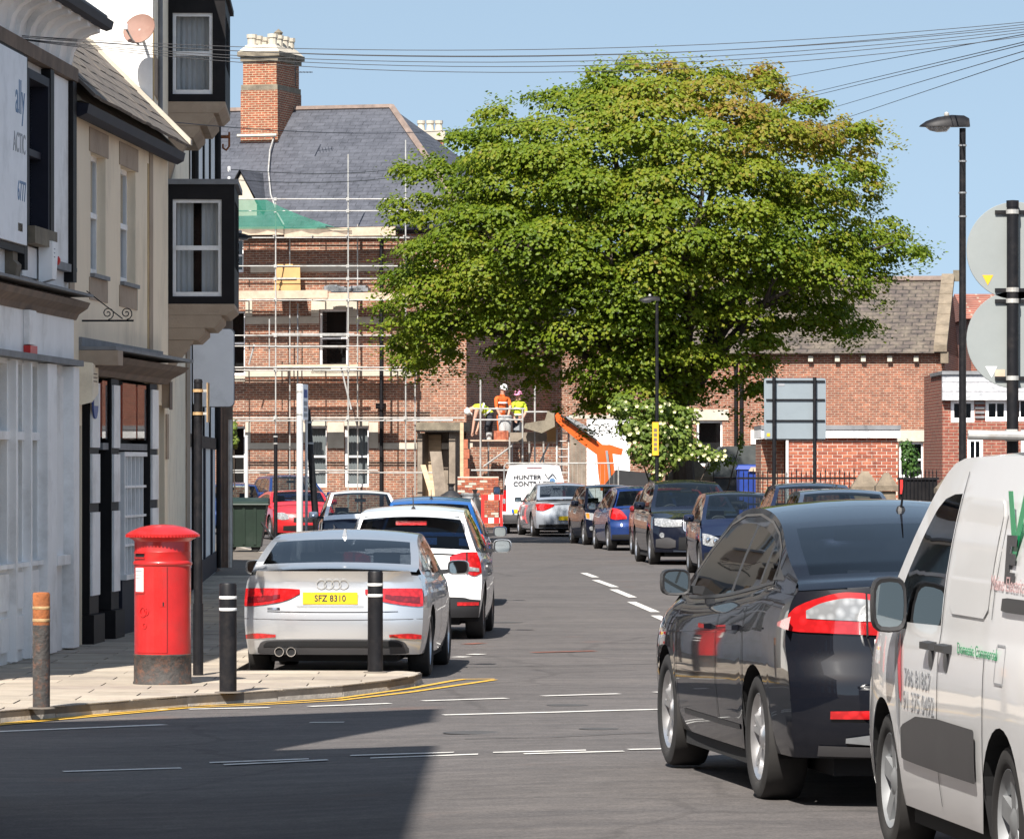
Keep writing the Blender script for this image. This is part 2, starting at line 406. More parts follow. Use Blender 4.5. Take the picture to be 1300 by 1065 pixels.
simple('petal', (0.72,0.70,0.42), 0.7, var=0.12)
simple('ridge_tile', (0.20,0.15,0.125), 0.85, var=0.3)
simple('slate_tile', (0.10,0.085,0.073), 0.8, var=0.3, scale=5, dirt=(0.24,0.20,0.15), dirt_amt=0.5, dscale=3)
simple('slate_tile_b', (0.13,0.108,0.09), 0.8, var=0.3, scale=5, dirt=(0.27,0.22,0.16), dirt_amt=0.5, dscale=3)
simple('brick_new', (0.33,0.092,0.05), 0.9, var=0.25, scale=9, dirt=(0.24,0.075,0.045), dirt_amt=0.6, dscale=3)
simple('brick_new_b', (0.40,0.13,0.07), 0.9, var=0.25, scale=9, dirt=(0.3,0.10,0.06), dirt_amt=0.6, dscale=3)
simple('brick_new_c', (0.27,0.073,0.043), 0.9, var=0.25, scale=9, dirt=(0.2,0.065,0.04), dirt_amt=0.6, dscale=3)
simple('mortar', (0.56,0.50,0.42), 0.95, var=0.12, scale=8)
bricks('brick_old', (0.35,0.130,0.070), (0.20,0.082,0.055), (0.44,0.37,0.29), msize=0.012, dirt_amt=0.5)
bricks('brick_chimney', (0.36,0.085,0.035), (0.26,0.065,0.03), (0.44,0.33,0.22), msize=0.016, dirt_amt=0.35, dscale=1.2)
bricks('brick_right', (0.35,0.125,0.07), (0.23,0.08,0.05), (0.43,0.36,0.28), dirt=(0.09,0.055,0.045), dirt_amt=0.35)
bricks('brick_low', (0.30,0.085,0.055), (0.24,0.07,0.05), (0.36,0.26,0.2), dirt_amt=0.25)
bricks('slate_far', (0.074,0.080,0.100), (0.056,0.061,0.078), (0.034,0.037,0.047), w=0.26, h=0.125, msize=0.010, dirt=(0.11,0.115,0.135), dirt_amt=0.5, rough=0.6, bump=0.4)
bricks('stone_roof', (0.105,0.085,0.075), (0.075,0.062,0.058), (0.03,0.027,0.025), w=0.24, h=0.125, msize=0.014, dirt=(0.30,0.25,0.18), dirt_amt=0.40, dscale=2.4, bump=0.8)
bricks('white_boards', (0.55,0.57,0.60), (0.52,0.54,0.58), (0.3,0.3,0.33), w=30, h=0.22, msize=0.012, dirt=(0.5,0.5,0.5), dirt_amt=0.0)

# glazing: a thin reflective sheet one can see through
def glass(name, tint, refl=1.0, f0=0.05, rough=0.02):
    m, nt, b = newmat(name); nt.nodes.remove(b)
    out = nt.nodes['Material Output']
    tr = nt.nodes.new('ShaderNodeBsdfTransparent'); tr.inputs[0].default_value = (*tint, 1)
    gl = nt.nodes.new('ShaderNodeBsdfGlossy'); gl.inputs['Roughness'].default_value = rough; gl.inputs[0].default_value = (refl, refl, refl, 1)
    lw = nt.nodes.new('ShaderNodeLayerWeight'); lw.inputs['Blend'].default_value = 0.5
    p5 = N(nt, 'ShaderNodeMath', operation='POWER'); nt.links.new(lw.outputs['Facing'], p5.inputs[0]); p5.inputs[1].default_value = 4.0
    ma = N(nt, 'ShaderNodeMath', operation='MULTIPLY_ADD'); nt.links.new(p5.outputs[0], ma.inputs[0]); ma.inputs[1].default_value = 1 - f0; ma.inputs[2].default_value = f0
    mx = nt.nodes.new('ShaderNodeMixShader')
    nt.links.new(ma.outputs[0], mx.inputs[0]); nt.links.new(tr.outputs[0], mx.inputs[1]); nt.links.new(gl.outputs[0], mx.inputs[2])
    nt.links.new(mx.outputs[0], out.inputs[0])
glass('glass_car', (0.55,0.60,0.60), 0.65, 0.04)
glass('glass_tint', (0.10,0.11,0.13), 0.8, 0.045)
def netting():
    m, nt, b = newmat('debris_net')
    b.inputs['Base Color'].default_value = (0.02,0.19,0.125,1); b.inputs['Roughness'].default_value = 0.9; b.inputs['Alpha'].default_value = 0.62
netting()
glass('glass_house', (0.74,0.76,0.77))
glass('glass_shop', (0.70,0.74,0.74), 0.45)
def lamp_mat(name, col, rough=0.12):
    m, nt, b = newmat(name)
    tc = nt.nodes.new('ShaderNodeTexCoord')
    v = N(nt, 'ShaderNodeTexVoronoi', i_Scale=22.0); nt.links.new(tc.outputs['Object'], v.inputs[0])
    r = ramp(nt, [(0.0, tuple(c * 1.25 for c in col)), (0.6, tuple(c * 0.6 for c in col))]); nt.links.new(v.outputs[0], r.inputs[0])
    nt.links.new(r.outputs[0], b.inputs['Base Color']); b.inputs['Roughness'].default_value = rough
    b.inputs['Coat Weight'].default_value = 1.0; b.inputs['Coat Roughness'].default_value = 0.02
lamp_mat('lamp_red', (0.60,0.015,0.018)); lamp_mat('lamp_dark_red', (0.22,0.008,0.012)); lamp_mat('lamp_clear', (0.34,0.35,0.36)); lamp_mat('lamp_amber', (0.75,0.25,0.03))
def paint(name, col, metal=0.0, rough=0.35, coat=1.0, dust=0.12, spec=0.5):
    m, nt, b = newmat(name)
    tc = nt.nodes.new('ShaderNodeTexCoord')
    n = N(nt, 'ShaderNodeTexNoise', i_Scale=2.2, i_Detail=6.0, i_Roughness=0.7); nt.links.new(tc.outputs['Object'], n.inputs['Vector'])
    r = ramp(nt, [(0.45, (0,0,0)), (0.8, (dust,dust,dust))]); nt.links.new(n.outputs[0], r.inputs[0])
    c = mix(nt, col, (0.25,0.23,0.21), r.outputs[0])
    nt.links.new(c, b.inputs['Base Color']); b.inputs['Metallic'].default_value = metal; b.inputs['Roughness'].default_value = rough
    b.inputs['Specular IOR Level'].default_value = spec
    b.inputs['Coat Weight'].default_value = coat; b.inputs['Coat Roughness'].default_value = 0.03
paint('paint_silver', (0.60,0.62,0.65), 0.7, 0.32, dust=0.05)
paint('paint_silver_blue', (0.50,0.54,0.60), 0.55, 0.34)
paint('paint_white', (0.90,0.90,0.90), 0.0, 0.3, dust=0.04)
paint('paint_blue', (0.02,0.13,0.42), 0.3, 0.35)
paint('paint_navy', (0.008,0.013,0.035), 0.0, 0.4, dust=0.03, spec=0.05, coat=0.9)
paint('paint_deep_blue', (0.010,0.030,0.12), 0.1, 0.4, dust=0.03, spec=0.05, coat=0.9)
paint('paint_black_blue', (0.005,0.007,0.016), 0.0, 0.4, dust=0.03, spec=0.05, coat=0.9)
paint('paint_charcoal', (0.005,0.006,0.010), 0.0, 0.4, dust=0.015, spec=0.05, coat=1.0)
paint('paint_red', (0.48,0.012,0.016), 0.0, 0.4, dust=0.03)
paint('paint_dark_red', (0.20,0.012,0.016), 0.0, 0.4, dust=0.03, spec=0.05, coat=0.9)
paint('paint_grey_blue', (0.10,0.125,0.17), 0.6, 0.35)

# ---------------------------------------------------------------- ground, road, pavements
def frame(A, d):
    """wall frame: (t along, o outwards to the right of d, z)"""
    d = Vector((d[0], d[1], 0)).normalized(); n = Vector((d.y, -d.x, 0))
    return Matrix(((d.x, n.x, 0, A[0]), (d.y, n.y, 0, A[1]), (0, 0, 1, 0), (0, 0, 0, 1)))
def W(Fm, u, v, o=0.0):
    """photo pixel -> (t, z) on the wall plane shifted outwards by o"""
    A = Fm.col[3].xyz; d = Fm.col[0].xyz; n = Fm.col[1].xyz
    r = Vector(((u - U0) / FPX, 1.0, 0)); Y = (n.dot(A) + o) / n.dot(r)
    p = r * Y
    return d.dot(p - A), CH - (v - V0) / FPX * Y

g = MB(); g.poly([(-900,-300,-0.05),(900,-300,-0.05),(900,1800,-0.05),(-900,1800,-0.05)])
tag(g.build('ground', 'ground'), kind='structure')
road = MB()
ys = [-20, 0, 10] + [14 + i * 0.4 for i in range(78)] + [50, 60, 80, 100, 120, 140, 160, 200, 300]
xs = [-80, -40, -20, -10, -6, -4, -3] + [-2 + 0.4 * i for i in range(14)] + [4, 6, 10, 20, 40, 80]
road.grid([[(x, y, gz(x, y)) for x in xs] for y in ys])
road = tag(road.build('road', 'asphalt', smooth=True), kind='structure')

def clip_poly(subject, win):
    """part of a polygon inside a convex counter-clockwise window"""
    out = list(subject)
    for i in range(len(win)):
        a, b = win[i], win[(i + 1) % len(win)]
        def ins(p): return (b[0]-a[0])*(p[1]-a[1]) - (b[1]-a[1])*(p[0]-a[0]) >= 0
        src, out = out, []
        for k in range(len(src)):
            p, q = src[k - 1], src[k]
            if ins(p) != ins(q):
                d1 = (b[0]-a[0])*(p[1]-a[1]) - (b[1]-a[1])*(p[0]-a[0]); d2 = (b[0]-a[0])*(q[1]-a[1]) - (b[1]-a[1])*(q[0]-a[0])
                t = d1 / (d1 - d2); out.append((p[0] + (q[0]-p[0])*t, p[1] + (q[1]-p[1])*t))
            if ins(q): out.append(q)
        if not out: return []
    return out
def area(p): return 0.5 * sum(p[i-1][0]*p[i][1] - p[i][0]*p[i-1][1] for i in range(len(p)))
KT = 0.10
def pavement(name, kerbline, inner, slab_box=None, ang=0.0, sl=(0.9, 0.6), kerb_y=(0, 400), maxn=290):
    """raised footway: base, kerb stones along kerbline and flagstones"""
    poly = kerbline + inner
    if area(poly) < 0: poly = poly[::-1]
    b = MB(); b.prism(poly, 'z', -0.03, KT - 0.008)
    base = tag(b.build(name, 'joint'), kind='structure')
    # kerb stones
    for a, c in zip(kerbline, kerbline[1:]):
        a, c = Vector(a), Vector(c)
        if not (kerb_y[0] <= a.y <= kerb_y[1]): continue
        L = (c - a).length; n = max(1, round(L / 0.91)); d = (c - a) / L; nn = Vector((-d.y, d.x))
        if area(kerbline + inner) < 0: nn = -nn
        for k in range(n):
            p0 = a + d * (L*k/n + 0.006); p1 = a + d * (L*(k+1)/n - 0.006)
            q = MB(); h = KT + rng.uniform(-0.004, 0.004); o = rng.uniform(-0.006, 0.006)
            w = 0.14
            bt = [(p0 - nn*(0.012+o)), (p1 - nn*(0.012+o)), (p1 + nn*w), (p0 + nn*w)]
            tp = [(p0 + nn*0.012), (p1 + nn*0.012), (p1 + nn*w), (p0 + nn*w)]
            q.hexa([(x.x, x.y, -0.02) for x in bt] + [(x.x, x.y, h) for x in tp])
            if nn.cross(d) > 0 or True: q.build('kerb_stone', 'kerb', base)
    if slab_box:
        x0, x1, y0, y1 = slab_box; ca, sa = math.cos(ang), math.sin(ang); n = 0
        r = 0; y = y0
        inset = poly
        while y < y1 and n < maxn:
            hh = sl[1]; x = x0 - (0.45 if r % 2 else 0)
            while x < x1:
                g_ = 0.007
                q = [(x+g_, y+g_), (x+sl[0]-g_, y+g_), (x+sl[0]-g_, y+hh-g_), (x+g_, y+hh-g_)]
                wq = [(x0 + (px-x0)*ca - (py-y0)*sa, y0 + (px-x0)*sa + (py-y0)*ca) for px, py in q]
                c = clip_poly(inset, wq)
                if len(c) >= 3 and abs(area(c)) > 0.03:
                    m = MB(); h = KT + rng.uniform(-0.0015, 0.004)
                    m.prism(c, 'z', KT - 0.02, h)
                    m.build('paving_slab', rng.choice(['slab', 'slab', 'slab_b', 'slab_c']), base); n += 1
                x += sl[0]
            y += hh; r += 1
    return base

KL = [(-16,33.6), (-6,35.9), (-4.04,37.3), (-3.3,38.7), (-2.73,39.75), (-2.02,40.75), (-1.49,41.55), (-1.12,42.5), (-0.9,43.4), (-0.84,44.1), (-1.0,44.42), (-2.62,44.5),
      (-2.5,50), (-2.36,58), (-2.36,68), (-2.7,76), (-3.6,88), (-4.6,98), (-6.5,112), (-10,128), (-16,140), (-30,146)]
pavement('pavement_left', KL, [(-30,128), (-14,124), (-9.5,112), (-6.6,100), (-5.36,87), (-5.20,80.6), (-4.40,57.8), (-4.93,45.5), (-5.2,40.9), (-16,40.9)],
         slab_box=(-7.2,-0.5,36.6,82), ang=0.0, kerb_y=(33,110))
KR = [(2,160), (1.2,150), (2.5,132), (3.4,118), (3.85,112), (4.9,96), (5.5,86), (6.05,80), (6.15,72), (5.9,62), (4.8,52), (4.25,46), (4.15,43.6), (4.6,42.2), (6,41.2), (20,39.5)]
pavement('pavement_right', KR, [(20,44), (9,46), (8.0,60), (8.0,88), (7.3,100), (6.0,118), (4.5,135), (3.2,160)], slab_box=None, kerb_y=(43,150))

# painted lines
MZ = 0.004
def mark(name, pts, w, mat='line_white', n=None):
    global MZ
    m = MB(); q = []; MZ += 0.0007 if MZ < 0.0085 else -0.004
    pts = [Vector(p) for p in pts]
    for a, b in zip(pts, pts[1:]):
        k = max(1, int((b - a).length / 0.4))
        q += [a.lerp(b, i / k) for i in range(k)]
    q.append(pts[-1])
    q = [Vector((p.x, p.y, gz(p.x, p.y) + MZ)) for p in q]
    m.strip(q, w)
    return m.build(name, mat, road)
for u0, v0, u1, v1 in ((-40,906,80,903), (130,902.5,215,900.5), (240,900.5,342,898.5), (393,897.2,495,893.3), (537,890.2,643,886.8), (689,884,786,881.2), (831,879.4,930,877)):
    mark('give_way_dash', [G(u0, v0), G(u1, v1)], 0.11)
mark('give_way_line', [G(-30, 930), G(209, 920)], 0.12)
mark('give_way_line', [G(393, 917.5), G(437, 917)], 0.10)
mark('give_way_line', [G(563, 908), G(700, 904.5), G(850, 900.5)], 0.12)
for u0, v0, u1, v1 in ((80,980,230,975.5), (266,968.8,392,964), (284,971.6,416,965.4), (445,960,576,956), (470,962.6,607,957.6), (626,955.6,744,952.6), (665,957.4,792,954), (798,952,850,951)):
    mark('give_way_dash', [G(u0, v0), G(u1, v1)], 0.10)
for a, b in (((756,736.6),(781,745.6)), ((778.8,748.6),(803.5,758.8)), ((801.5,764),(832,777)), ((832,781.5),(868,798)), ((741,727.5),(756,733)), ):
    mark('centre_line_dash', [G(*a), G(*b)], 0.13)
mark('double_yellow_line', [G(-40,925), G(0,920.5), G(240,898.8), G(330,895), G(430,889.5), G(520,879), G(575,871), G(628,863.2)], 0.075, 'line_yellow')
mark('double_yellow_line', [G(0,919), G(240,896.9), G(330,893.2), G(430,887), G(520,874.5), G(575,864.5), G(588,862.8)], 0.07, 'line_yellow')
mark('double_yellow_line', [G(586,862.7), G(628,862.4)], 0.09, 'line_yellow')
for u, v in ((604,831),(612,797),(616,780),(585,834)):
    mark('bay_mark', [G(u-5, v+0.6), G(u+6, v-0.3)], 0.16)
for (u0,v0,u1,v1) in ((592,818,612,816.5), (676,828.6,756,826.6)):
    mark('worn_patch', [G(u0, v0), G(u1, v1)], 0.16, 'patch_red')
mark('tar_seam', [G(560,848), G(700,845), G(835,843)], 0.035, 'patch_tar'); mark('tar_seam', [G(590,938), G(700,936), G(830,930)], 0.04, 'patch_tar')
def round_sheet(name, mat, u, v, r, dz):
    c = G(u, v); m = MB(); m.poly([(c.x+r*math.cos(a), c.y+r*math.sin(a), gz(c.x, c.y)+dz) for a in [2*math.pi*k/24 for k in range(24)]]); return m.build(name, mat, road)
for u, v, r in ((640,790,.5), (720,895,.35), (600,930,.45), (760,925,.3)): round_sheet('oil_stain', 'patch_tar', u, v, r*.5, .0035)
# ---------------------------------------------------------------- wall helper
def wall_open(mb, t0, t1, z0, z1, ops, depth=0.16, o=0.0):
    """front face of a wall with rectangular openings (ta, tb, za, zb) and their reveals"""
    T = sorted({t0, t1, *[x for q in ops for x in q[:2]]}); Z = sorted({z0, z1, *[x for q in ops for x in q[2:]]})
    T = [t for t in T if t0 <= t <= t1]; Z = [z for z in Z if z0 <= z <= z1]
    for a, b in zip(T, T[1:]):
        for c, d in zip(Z, Z[1:]):
            tm, zm = (a+b)/2, (c+d)/2
            if any(q[0] < tm < q[1] and q[2] < zm < q[3] for q in ops): continue
            mb.poly([(a,o,c),(b,o,c),(b,o,d),(a,o,d)])
    for a, b, c, d in ops:
        i = o - depth
        mb.poly([(a,o,c),(a,i,c),(a,i,d),(a,o,d)]); mb.poly([(b,o,c),(b,i,c),(b,i,d),(b,o,d)])
        mb.poly([(a,o,d),(b,o,d),(b,i,d),(a,i,d)]); mb.poly([(a,o,c),(b,o,c),(b,i,c),(a,i,c)])
def sash(Fm, parent, a, b, c, d, o, name='sash_window', fw=0.06, mid=True, bars=0, mat='white_paint', curtain=None, gl='glass_house', room=0.5):
    """a sliding sash: frame, meeting rail, panes and the dark room behind"""
    w = sub(name, parent)
    m = MB(Fm)
    m.bx(a, a+fw, o-0.05, o, c, d); m.bx(b-fw, b, o-0.05, o, c, d)
    m.bx(a+fw, b-fw, o-0.05, o, d-fw, d); m.bx(a+fw, b-fw, o-0.05, o+0.01, c, c+fw*1.3)
    zm = (c+d)/2
    if mid: m.bx(a+fw, b-fw, o-0.05, o+0.015, zm-0.03, zm+0.03)
    for k in range(bars):
        t = a + (b-a)*(k+1)/(bars+1); m.bx(t-0.014, t+0.014, o-0.045, o-0.005, c+fw, d-fw)
    m.build('window_frame', mat, w)
    for z0, z1, oo in (((c+fw*1.3, zm-0.03, o-0.035), (zm+0.03, d-fw, o-0.02)) if mid else ((c+fw*1.3, d-fw, o-0.03),)):
        MB(Fm).poly([(a+fw,oo,z0),(b-fw,oo,z0),(b-fw,oo,z1),(a+fw,oo,z1)]).build('pane', gl, w)
    if curtain:
        m = MB(Fm); rows = [[], []]
        n = 14
        for k in range(n+1):
            t = a+fw + (b-a-2*fw)*k/n; rows[0].append((t, o-0.14-0.03*(k % 2), c)); rows[1].append((t, o-0.14-0.03*(k % 2), d))
        m.grid(rows); m.build('curtain', curtain, w)
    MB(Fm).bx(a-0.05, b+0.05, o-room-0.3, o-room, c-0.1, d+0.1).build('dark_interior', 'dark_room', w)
    return w

# ================================================================ left terrace
F1 = frame((-4.93, 45.5), (0.058, 1.0))
F2 = frame((-4.40, 57.87), (-0.035, 1.0))
T1 = lambda u, o=0.0: W(F1, u, 588, o)[0]
T2 = lambda u, o=0.0: W(F2, u, 588, o)[0]
def part(Fm, parent, name, mat, *boxes):
    m = MB(Fm)
    for b in boxes: m.bx(*b)
    return m.build(name, mat, parent)

# ---- 1: white and black shop at the corner
B = thing('corner_shop', 'white shop with black timber framing and tall white shopfront, nearest on the left', 'shop', (-5.6, 46, 0.1))
t0, t1 = -5.0, T1(86.5)
glz = [(T1(-60), T1(-25), 1.08, 3.02), (T1(-22), T1(9), 1.08, 3.02), (T1(12.5), T1(28), 1.08, 3.02), (T1(31), T1(47), 1.08, 3.02)]
up = (T1(24), T1(52), 4.40, 5.95)
m = MB(F1)
wall_open(m, t0, t1, 0.0, 7.2, glz + [up], 0.2)
m.bx(t0, t1, -7.0, -0.9, 0.0, 7.2); m.poly([(t1,0,0),(t1,-0.9,0),(t1,-0.9,7.2),(t1,0,7.2)])
m.build('wall', 'white_wall', B)
# shopfront: mullions, transoms, panes, stall riser panels
for i, (a, b, c, d) in enumerate(glz):
    part(F1, B, 'shop_window_pane', 'glass_shop', (a, b, -0.10, -0.095, c, d))
    part(F1, B, 'display_backing', 'display', (a, b, -0.34, -0.32, c, d))
    part(F1, B, 'transom', 'white_paint', (a, b, -0.12, 0.03, 2.28, 2.36))
    part(F1, B, 'stall_panel', 'white_paint', (a+0.05, b-0.05, 0.0, 0.03, 0.22, 0.55), (a+0.05, b-0.05, 0.0, 0.03, 0.62, 0.98))
    part(F1, B, 'stall_sill', 'white_paint', (a-0.03, b+0.03, 0.0, 0.07, 1.03, 1.075))
for a, b in ((T1(9.5), T1(12)), (T1(28.5), T1(30.5)), (T1(-25), T1(-22.5))):
    part(F1, B, 'mullion', 'white_paint', (a, b, 0.0, 0.085, 0.12, 3.05))
part(F1, B, 'pilaster', 'white_paint', (T1(48), T1(60), 0.0, 0.10, 0.12, 3.06))
part(F1, B, 'pilaster', 'white_paint', (T1(79), t1-0.01, 0.0, 0.12, 0.12, 3.06))
part(F1, B, 'recessed_panel', 'white_wall', (T1(62), T1(77), 0.002, 0.03, 1.1, 2.95))
part(F1, B, 'panel_sill', 'white_paint', (T1(61), T1(78), 0.0, 0.10, 1.0, 1.1))
part(F1, B, 'lower_ledge', 'grey_lead', (t0, t1+0.05, 0.0, 0.16, 3.07, 3.13))
part(F1, B, 'fascia_board', 'white_paint', (t0, t1, 0.0, 0.06, 3.135, 3.56))
c = MB(F1); c.prism([(0.0,3.56),(0.07,3.56),(0.10,3.62),(0.19,3.68),(0.22,3.74),(0.0,3.80)], 'x', t0, t1+0.12); c.build('shop_cornice', 'brown_wood', B)
part(F1, B, 'cornice_flashing', 'grey_lead', (t0, t1+0.14, 0.0, 0.25, 3.802, 3.83))
# upper storey timbering
for a, b in ((T1(18.5), T1(22.5)), (T1(52), T1(56.5)), (T1(81), T1(85.5))):
    part(F1, B, 'timber_post', 'black_paint', (a, b, 0.0, 0.10, 3.95, 6.05))
part(F1, B, 'eaves_beam', 'brown_wood', (t0, t1, 0.0, 0.11, 6.06, 6.20))
part(F1, B, 'timber_rail', 'grey_lead', (T1(57), T1(80.5), 0.0, 0.085, 4.05, 4.13))
part(F1, B, 'white_infill', 'white_paint', (T1(57), T1(80.5), 0.0, 0.05, 4.135, 6.05))
part(F1, B, 'white_infill', 'white_paint', (T1(23), T1(51.5), 0.0, 0.04, 3.90, 4.20))
w = sub('upper_window', B)
part(F1, w, 'window_sill', 'stone_dark', (T1(22.8), T1(51.8), 0.0, 0.17, 4.22, 4.39))
part(F1, w, 'window_frame', 'navy_paint', (up[0], up[0]+0.09, -0.12, 0.09, up[2], up[3]), (up[1]-0.09, up[1], -0.12, 0.09, up[2], up[3]), (up[0]+0.09, up[1]-0.09, -0.12, 0.09, up[3]-0.09, up[3]), (up[0]+0.09, up[1]-0.09, -0.12, 0.02, 5.12, 5.19))
part(F1, w, 'pane', 'glass_house', (up[0]+0.09, up[1]-0.09, -0.09, -0.085, up[2], up[3]-0.09))
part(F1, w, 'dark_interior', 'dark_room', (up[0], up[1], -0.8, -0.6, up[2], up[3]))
# coved eaves with scalloped brackets and gutter
c = MB(F1); c.prism([(0,6.2),(0.03,6.2),(0.06,6.42),(0.16,6.56),(0.34,6.63),(0.34,6.68),(0,6.68)], 'x', t0, t1); c.build('coved_eaves', 'white_paint', B, smooth=True)
for u in (2, 14, 27, 40, 53, 66, 79):
    a = T1(u); c = MB(F1); c.prism([(0.02,6.21),(0.07,6.22),(0.10,6.36),(0.17,6.47),(0.27,6.53),(0.37,6.56),(0.37,6.67),(0.02,6.67)], 'x', a, a+0.20); c.build('eaves_bracket', 'white_paint', B, smooth=True)
c = MB(F1); c.prism([(0.345,6.62),(0.40,6.60),(0.46,6.62),(0.48,6.70),(0.345,6.70)], 'x', t0, t1+0.05); c.build('gutter', 'navy_paint', B)
c = MB(F1); c.prism([(-3.4,9.4),(0.42,6.70),(0.42,6.76),(-3.4,9.48)], 'x', t0, t1); c.prism([(-7.0,6.70),(-3.4,9.4),(-3.4,9.48),(-7.0,6.78)], 'x', t0, t1); c.prism([(-7,7.2),(-3.4,9.39),(-0.4,7.2)], 'x', t0+0.02, t1-0.02); c.build('roof', 'slate_far', B)
c = MB(F1); c.prism([(0.0,3.84),(0.10,3.84),(0.12,3.98),(0.08,4.02),(0.08,4.26),(0.13,4.30),(0.13,4.38),(0.0,4.40)], 'x', T1(6), T1(12)); c.build('stone_console', 'stone_brown', B)
# big sign board on the corner, alarm box, fascia lamp
S = thing('chiropractic_sign', 'pale blue sign board with blue letters on the corner shop upper wall', 'sign', (-4.8, 45, 4.0))
part(F1, S, 'sign_board', 'sign_white', (-3.2, T1(17.5), 0.06, 0.13, 4.18, 6.02))
part(F1, S, 'sign_frame', 'black_paint', (-3.2, T1(18.3), 0.055, 0.10, 6.03, 6.09), (-3.2, T1(18.3), 0.055, 0.10, 4.10, 4.17))
def on_wall(Fm, t, o, z, flip=True):
    d = Fm.col[0].xyz; n = Fm.col[1].xyz
    return Matrix(((d.x, 0, n.x, 0), (d.y, 0, n.y, 0), (0, 1, 0, 0), (0,0,0,1))), Fm @ Vector((t, o, z))
def wall_text(name, body, mat, parent, Fm, t, o, z, size, **kw):
    R3, p = on_wall(Fm, t, o, z); off = Vector((0,0,0)); q = parent
    while q is not None: off += Vector(q.location); q = q.parent
    return text_mesh(name, body, mat, parent, Matrix.Translation(p - off) @ R3, size, **kw)
wall_text('lettering', 'ally', 'letter_blue', S, F1, T1(14.5), 0.132, 5.44, 0.48, align='RIGHT', sx=0.9)
wall_text('lettering', 'ACTIC', 'letter_grey', S, F1, T1(15.5), 0.132, 5.06, 0.28, align='RIGHT', sx=0.9)
wall_text('lettering', '6777', 'letter_blue', S, F1, T1(16), 0.132, 4.60, 0.28, align='RIGHT', sx=0.9)
S = thing('alarm_box', 'white alarm box with a red lamp above the shop cornice', 'alarm box', F1 @ Vector((T1(60), 0.1, 4.0)))
c = MB(F1); a = T1(49,.06); b = a + 0.4; c.hexa([(a,0.06,3.86),(b-0.15,0.06,3.86),(b-0.15,0.2,3.9),(a,0.2,3.9),(a,0.06,4.30),(b,0.06,4.30),(b,0.2,4.28),(a,0.2,4.28)]); c.build('box', 'white_paint', S)
for k in range(3): part(F1, S, 'vent_slot', 'letter_grey', (a+0.1, b-0.25, 0.2, 0.206, 4.12+0.04*k, 4.13+0.04*k))
MB(F1).lathe([(0.045,0),(0.045,0.07),(0.02,0.085)], 12, (T1(71,.1), 0.06, 4.12), 'y').build('lamp', 'red_plastic', S)
S = thing('strip_alarm', 'narrow white strip alarm with red end on the shop fascia', 'alarm box', F1 @ Vector((T1(27), 0.06, 3.2)))
part(F1, S, 'case', 'white_paint', (T1(22), T1(31), 0.062, 0.12, 3.22, 3.56)); part(F1, S, 'lamp', 'red_plastic', (T1(22), T1(31), 0.062, 0.13, 3.12, 3.21))

# ---- 2: cream house with black shopfront
B = thing('cream_house', 'cream rendered house with slate roof above a black and white shopfront', 'house', (-5.2, 53.5, 0.1))
t0, t1 = T1(86.6), T1(213)
w2 = (T1(115), T1(134), 4.12, 5.44); w3 = (T1(153), T1(172), 4.12, 5.44)
w0 = (T1(86.6)+0.15, T1(91.5), 4.12, 5.44)
sf = (T1(104), T1(201), 0.1, 3.02); dr = (t0+0.02, T1(103.5), 0.1, 2.45); d2 = (T1(202), T1(209), 0.1, 2.75)
m = MB(F1); wall_open(m, t0, t1, 0.0, 5.86, [w0, w2, w3, sf, dr, d2], 0.17)
m.bx(t0+0.001, t1, -7, -1.0, 0.0, 5.86); m.build('wall', 'cream', B)
for q in (w0, w2, w3):
    sash(F1, B, q[0], q[1], q[2], q[3], -0.10, curtain=None, fw=0.055)
    part(F1, B, 'stone_lintel', 'beige_stone', (q[0]-0.12, q[1]+0.16, 0.0, 0.012, 5.44, 5.70))
    part(F1, B, 'stone_sill', 'grey_lead', (q[0]-0.03, q[1]+0.03, -0.1, 0.05, 4.075, 4.118))
    part(F1, B, 'stone_apron', 'beige_stone', (q[0]-0.12, q[1]+0.12, 0.0, 0.010, 3.83, 4.073))
part(F1, B, 'stone_quoin', 'beige_stone', (T1(189), T1(193), 0.0, 0.014, 3.35, 5.8))
part(F1, B, 'quoin_stain', 'ochre_stain', (T1(187), T1(188.7), 0.0, 0.006, 3.35, 5.6))
part(F1, B, 'stone_quoin', 'beige_stone', (T1(210), T1(212.6), 0.0, 0.02, 2.1, 2.65))
# shopfront
s = sub('shopfront', B)
c = MB(F1); c.prism([(0,3.0),(0.10,3.0),(0.14,3.06),(0.22,3.10),(0.30,3.14),(0.36,3.20),(0.0,3.26)], 'x', T1(101), T1(203)); c.build('cornice', 'brown_wood', s)
part(F1, s, 'lead_flashing', 'grey_lead', (T1(100), T1(204), 0.0, 0.40, 3.262, 3.30), (T1(100), T1(204), 0.0, 0.03, 3.30, 3.40))
part(F1, s, 'cornice_end', 'beige_stone', (T1(100), T1(107), 0.0, 0.42, 3.10, 3.258))
part(F1, s, 'dark_backing', 'black_paint', (T1(104)-0.02, T1(201)+0.02, -0.16, -0.155, 0.1, 3.0))
for a, b in ((T1(116,.08), T1(127.5,.08)), (T1(143.5,.08), T1(153,.08)), (T1(192.5,.08), T1(201.5,.08))):
    part(F1, s, 'pilaster', 'black_paint', (a, b, -0.15, 0.06, 0.42, 2.99))
    for z0, z1 in ((0.62, 1.52), (1.62, 2.15), (2.22, 2.92)):
        part(F1, s, 'pilaster_panel', 'white_paint', (a+0.05, b-0.05, 0.06, 0.085, z0, z1))
    part(F1, s, 'plinth', 'black_paint', (a-0.08, b+0.06, -0.15, 0.12, 0.1, 0.415))
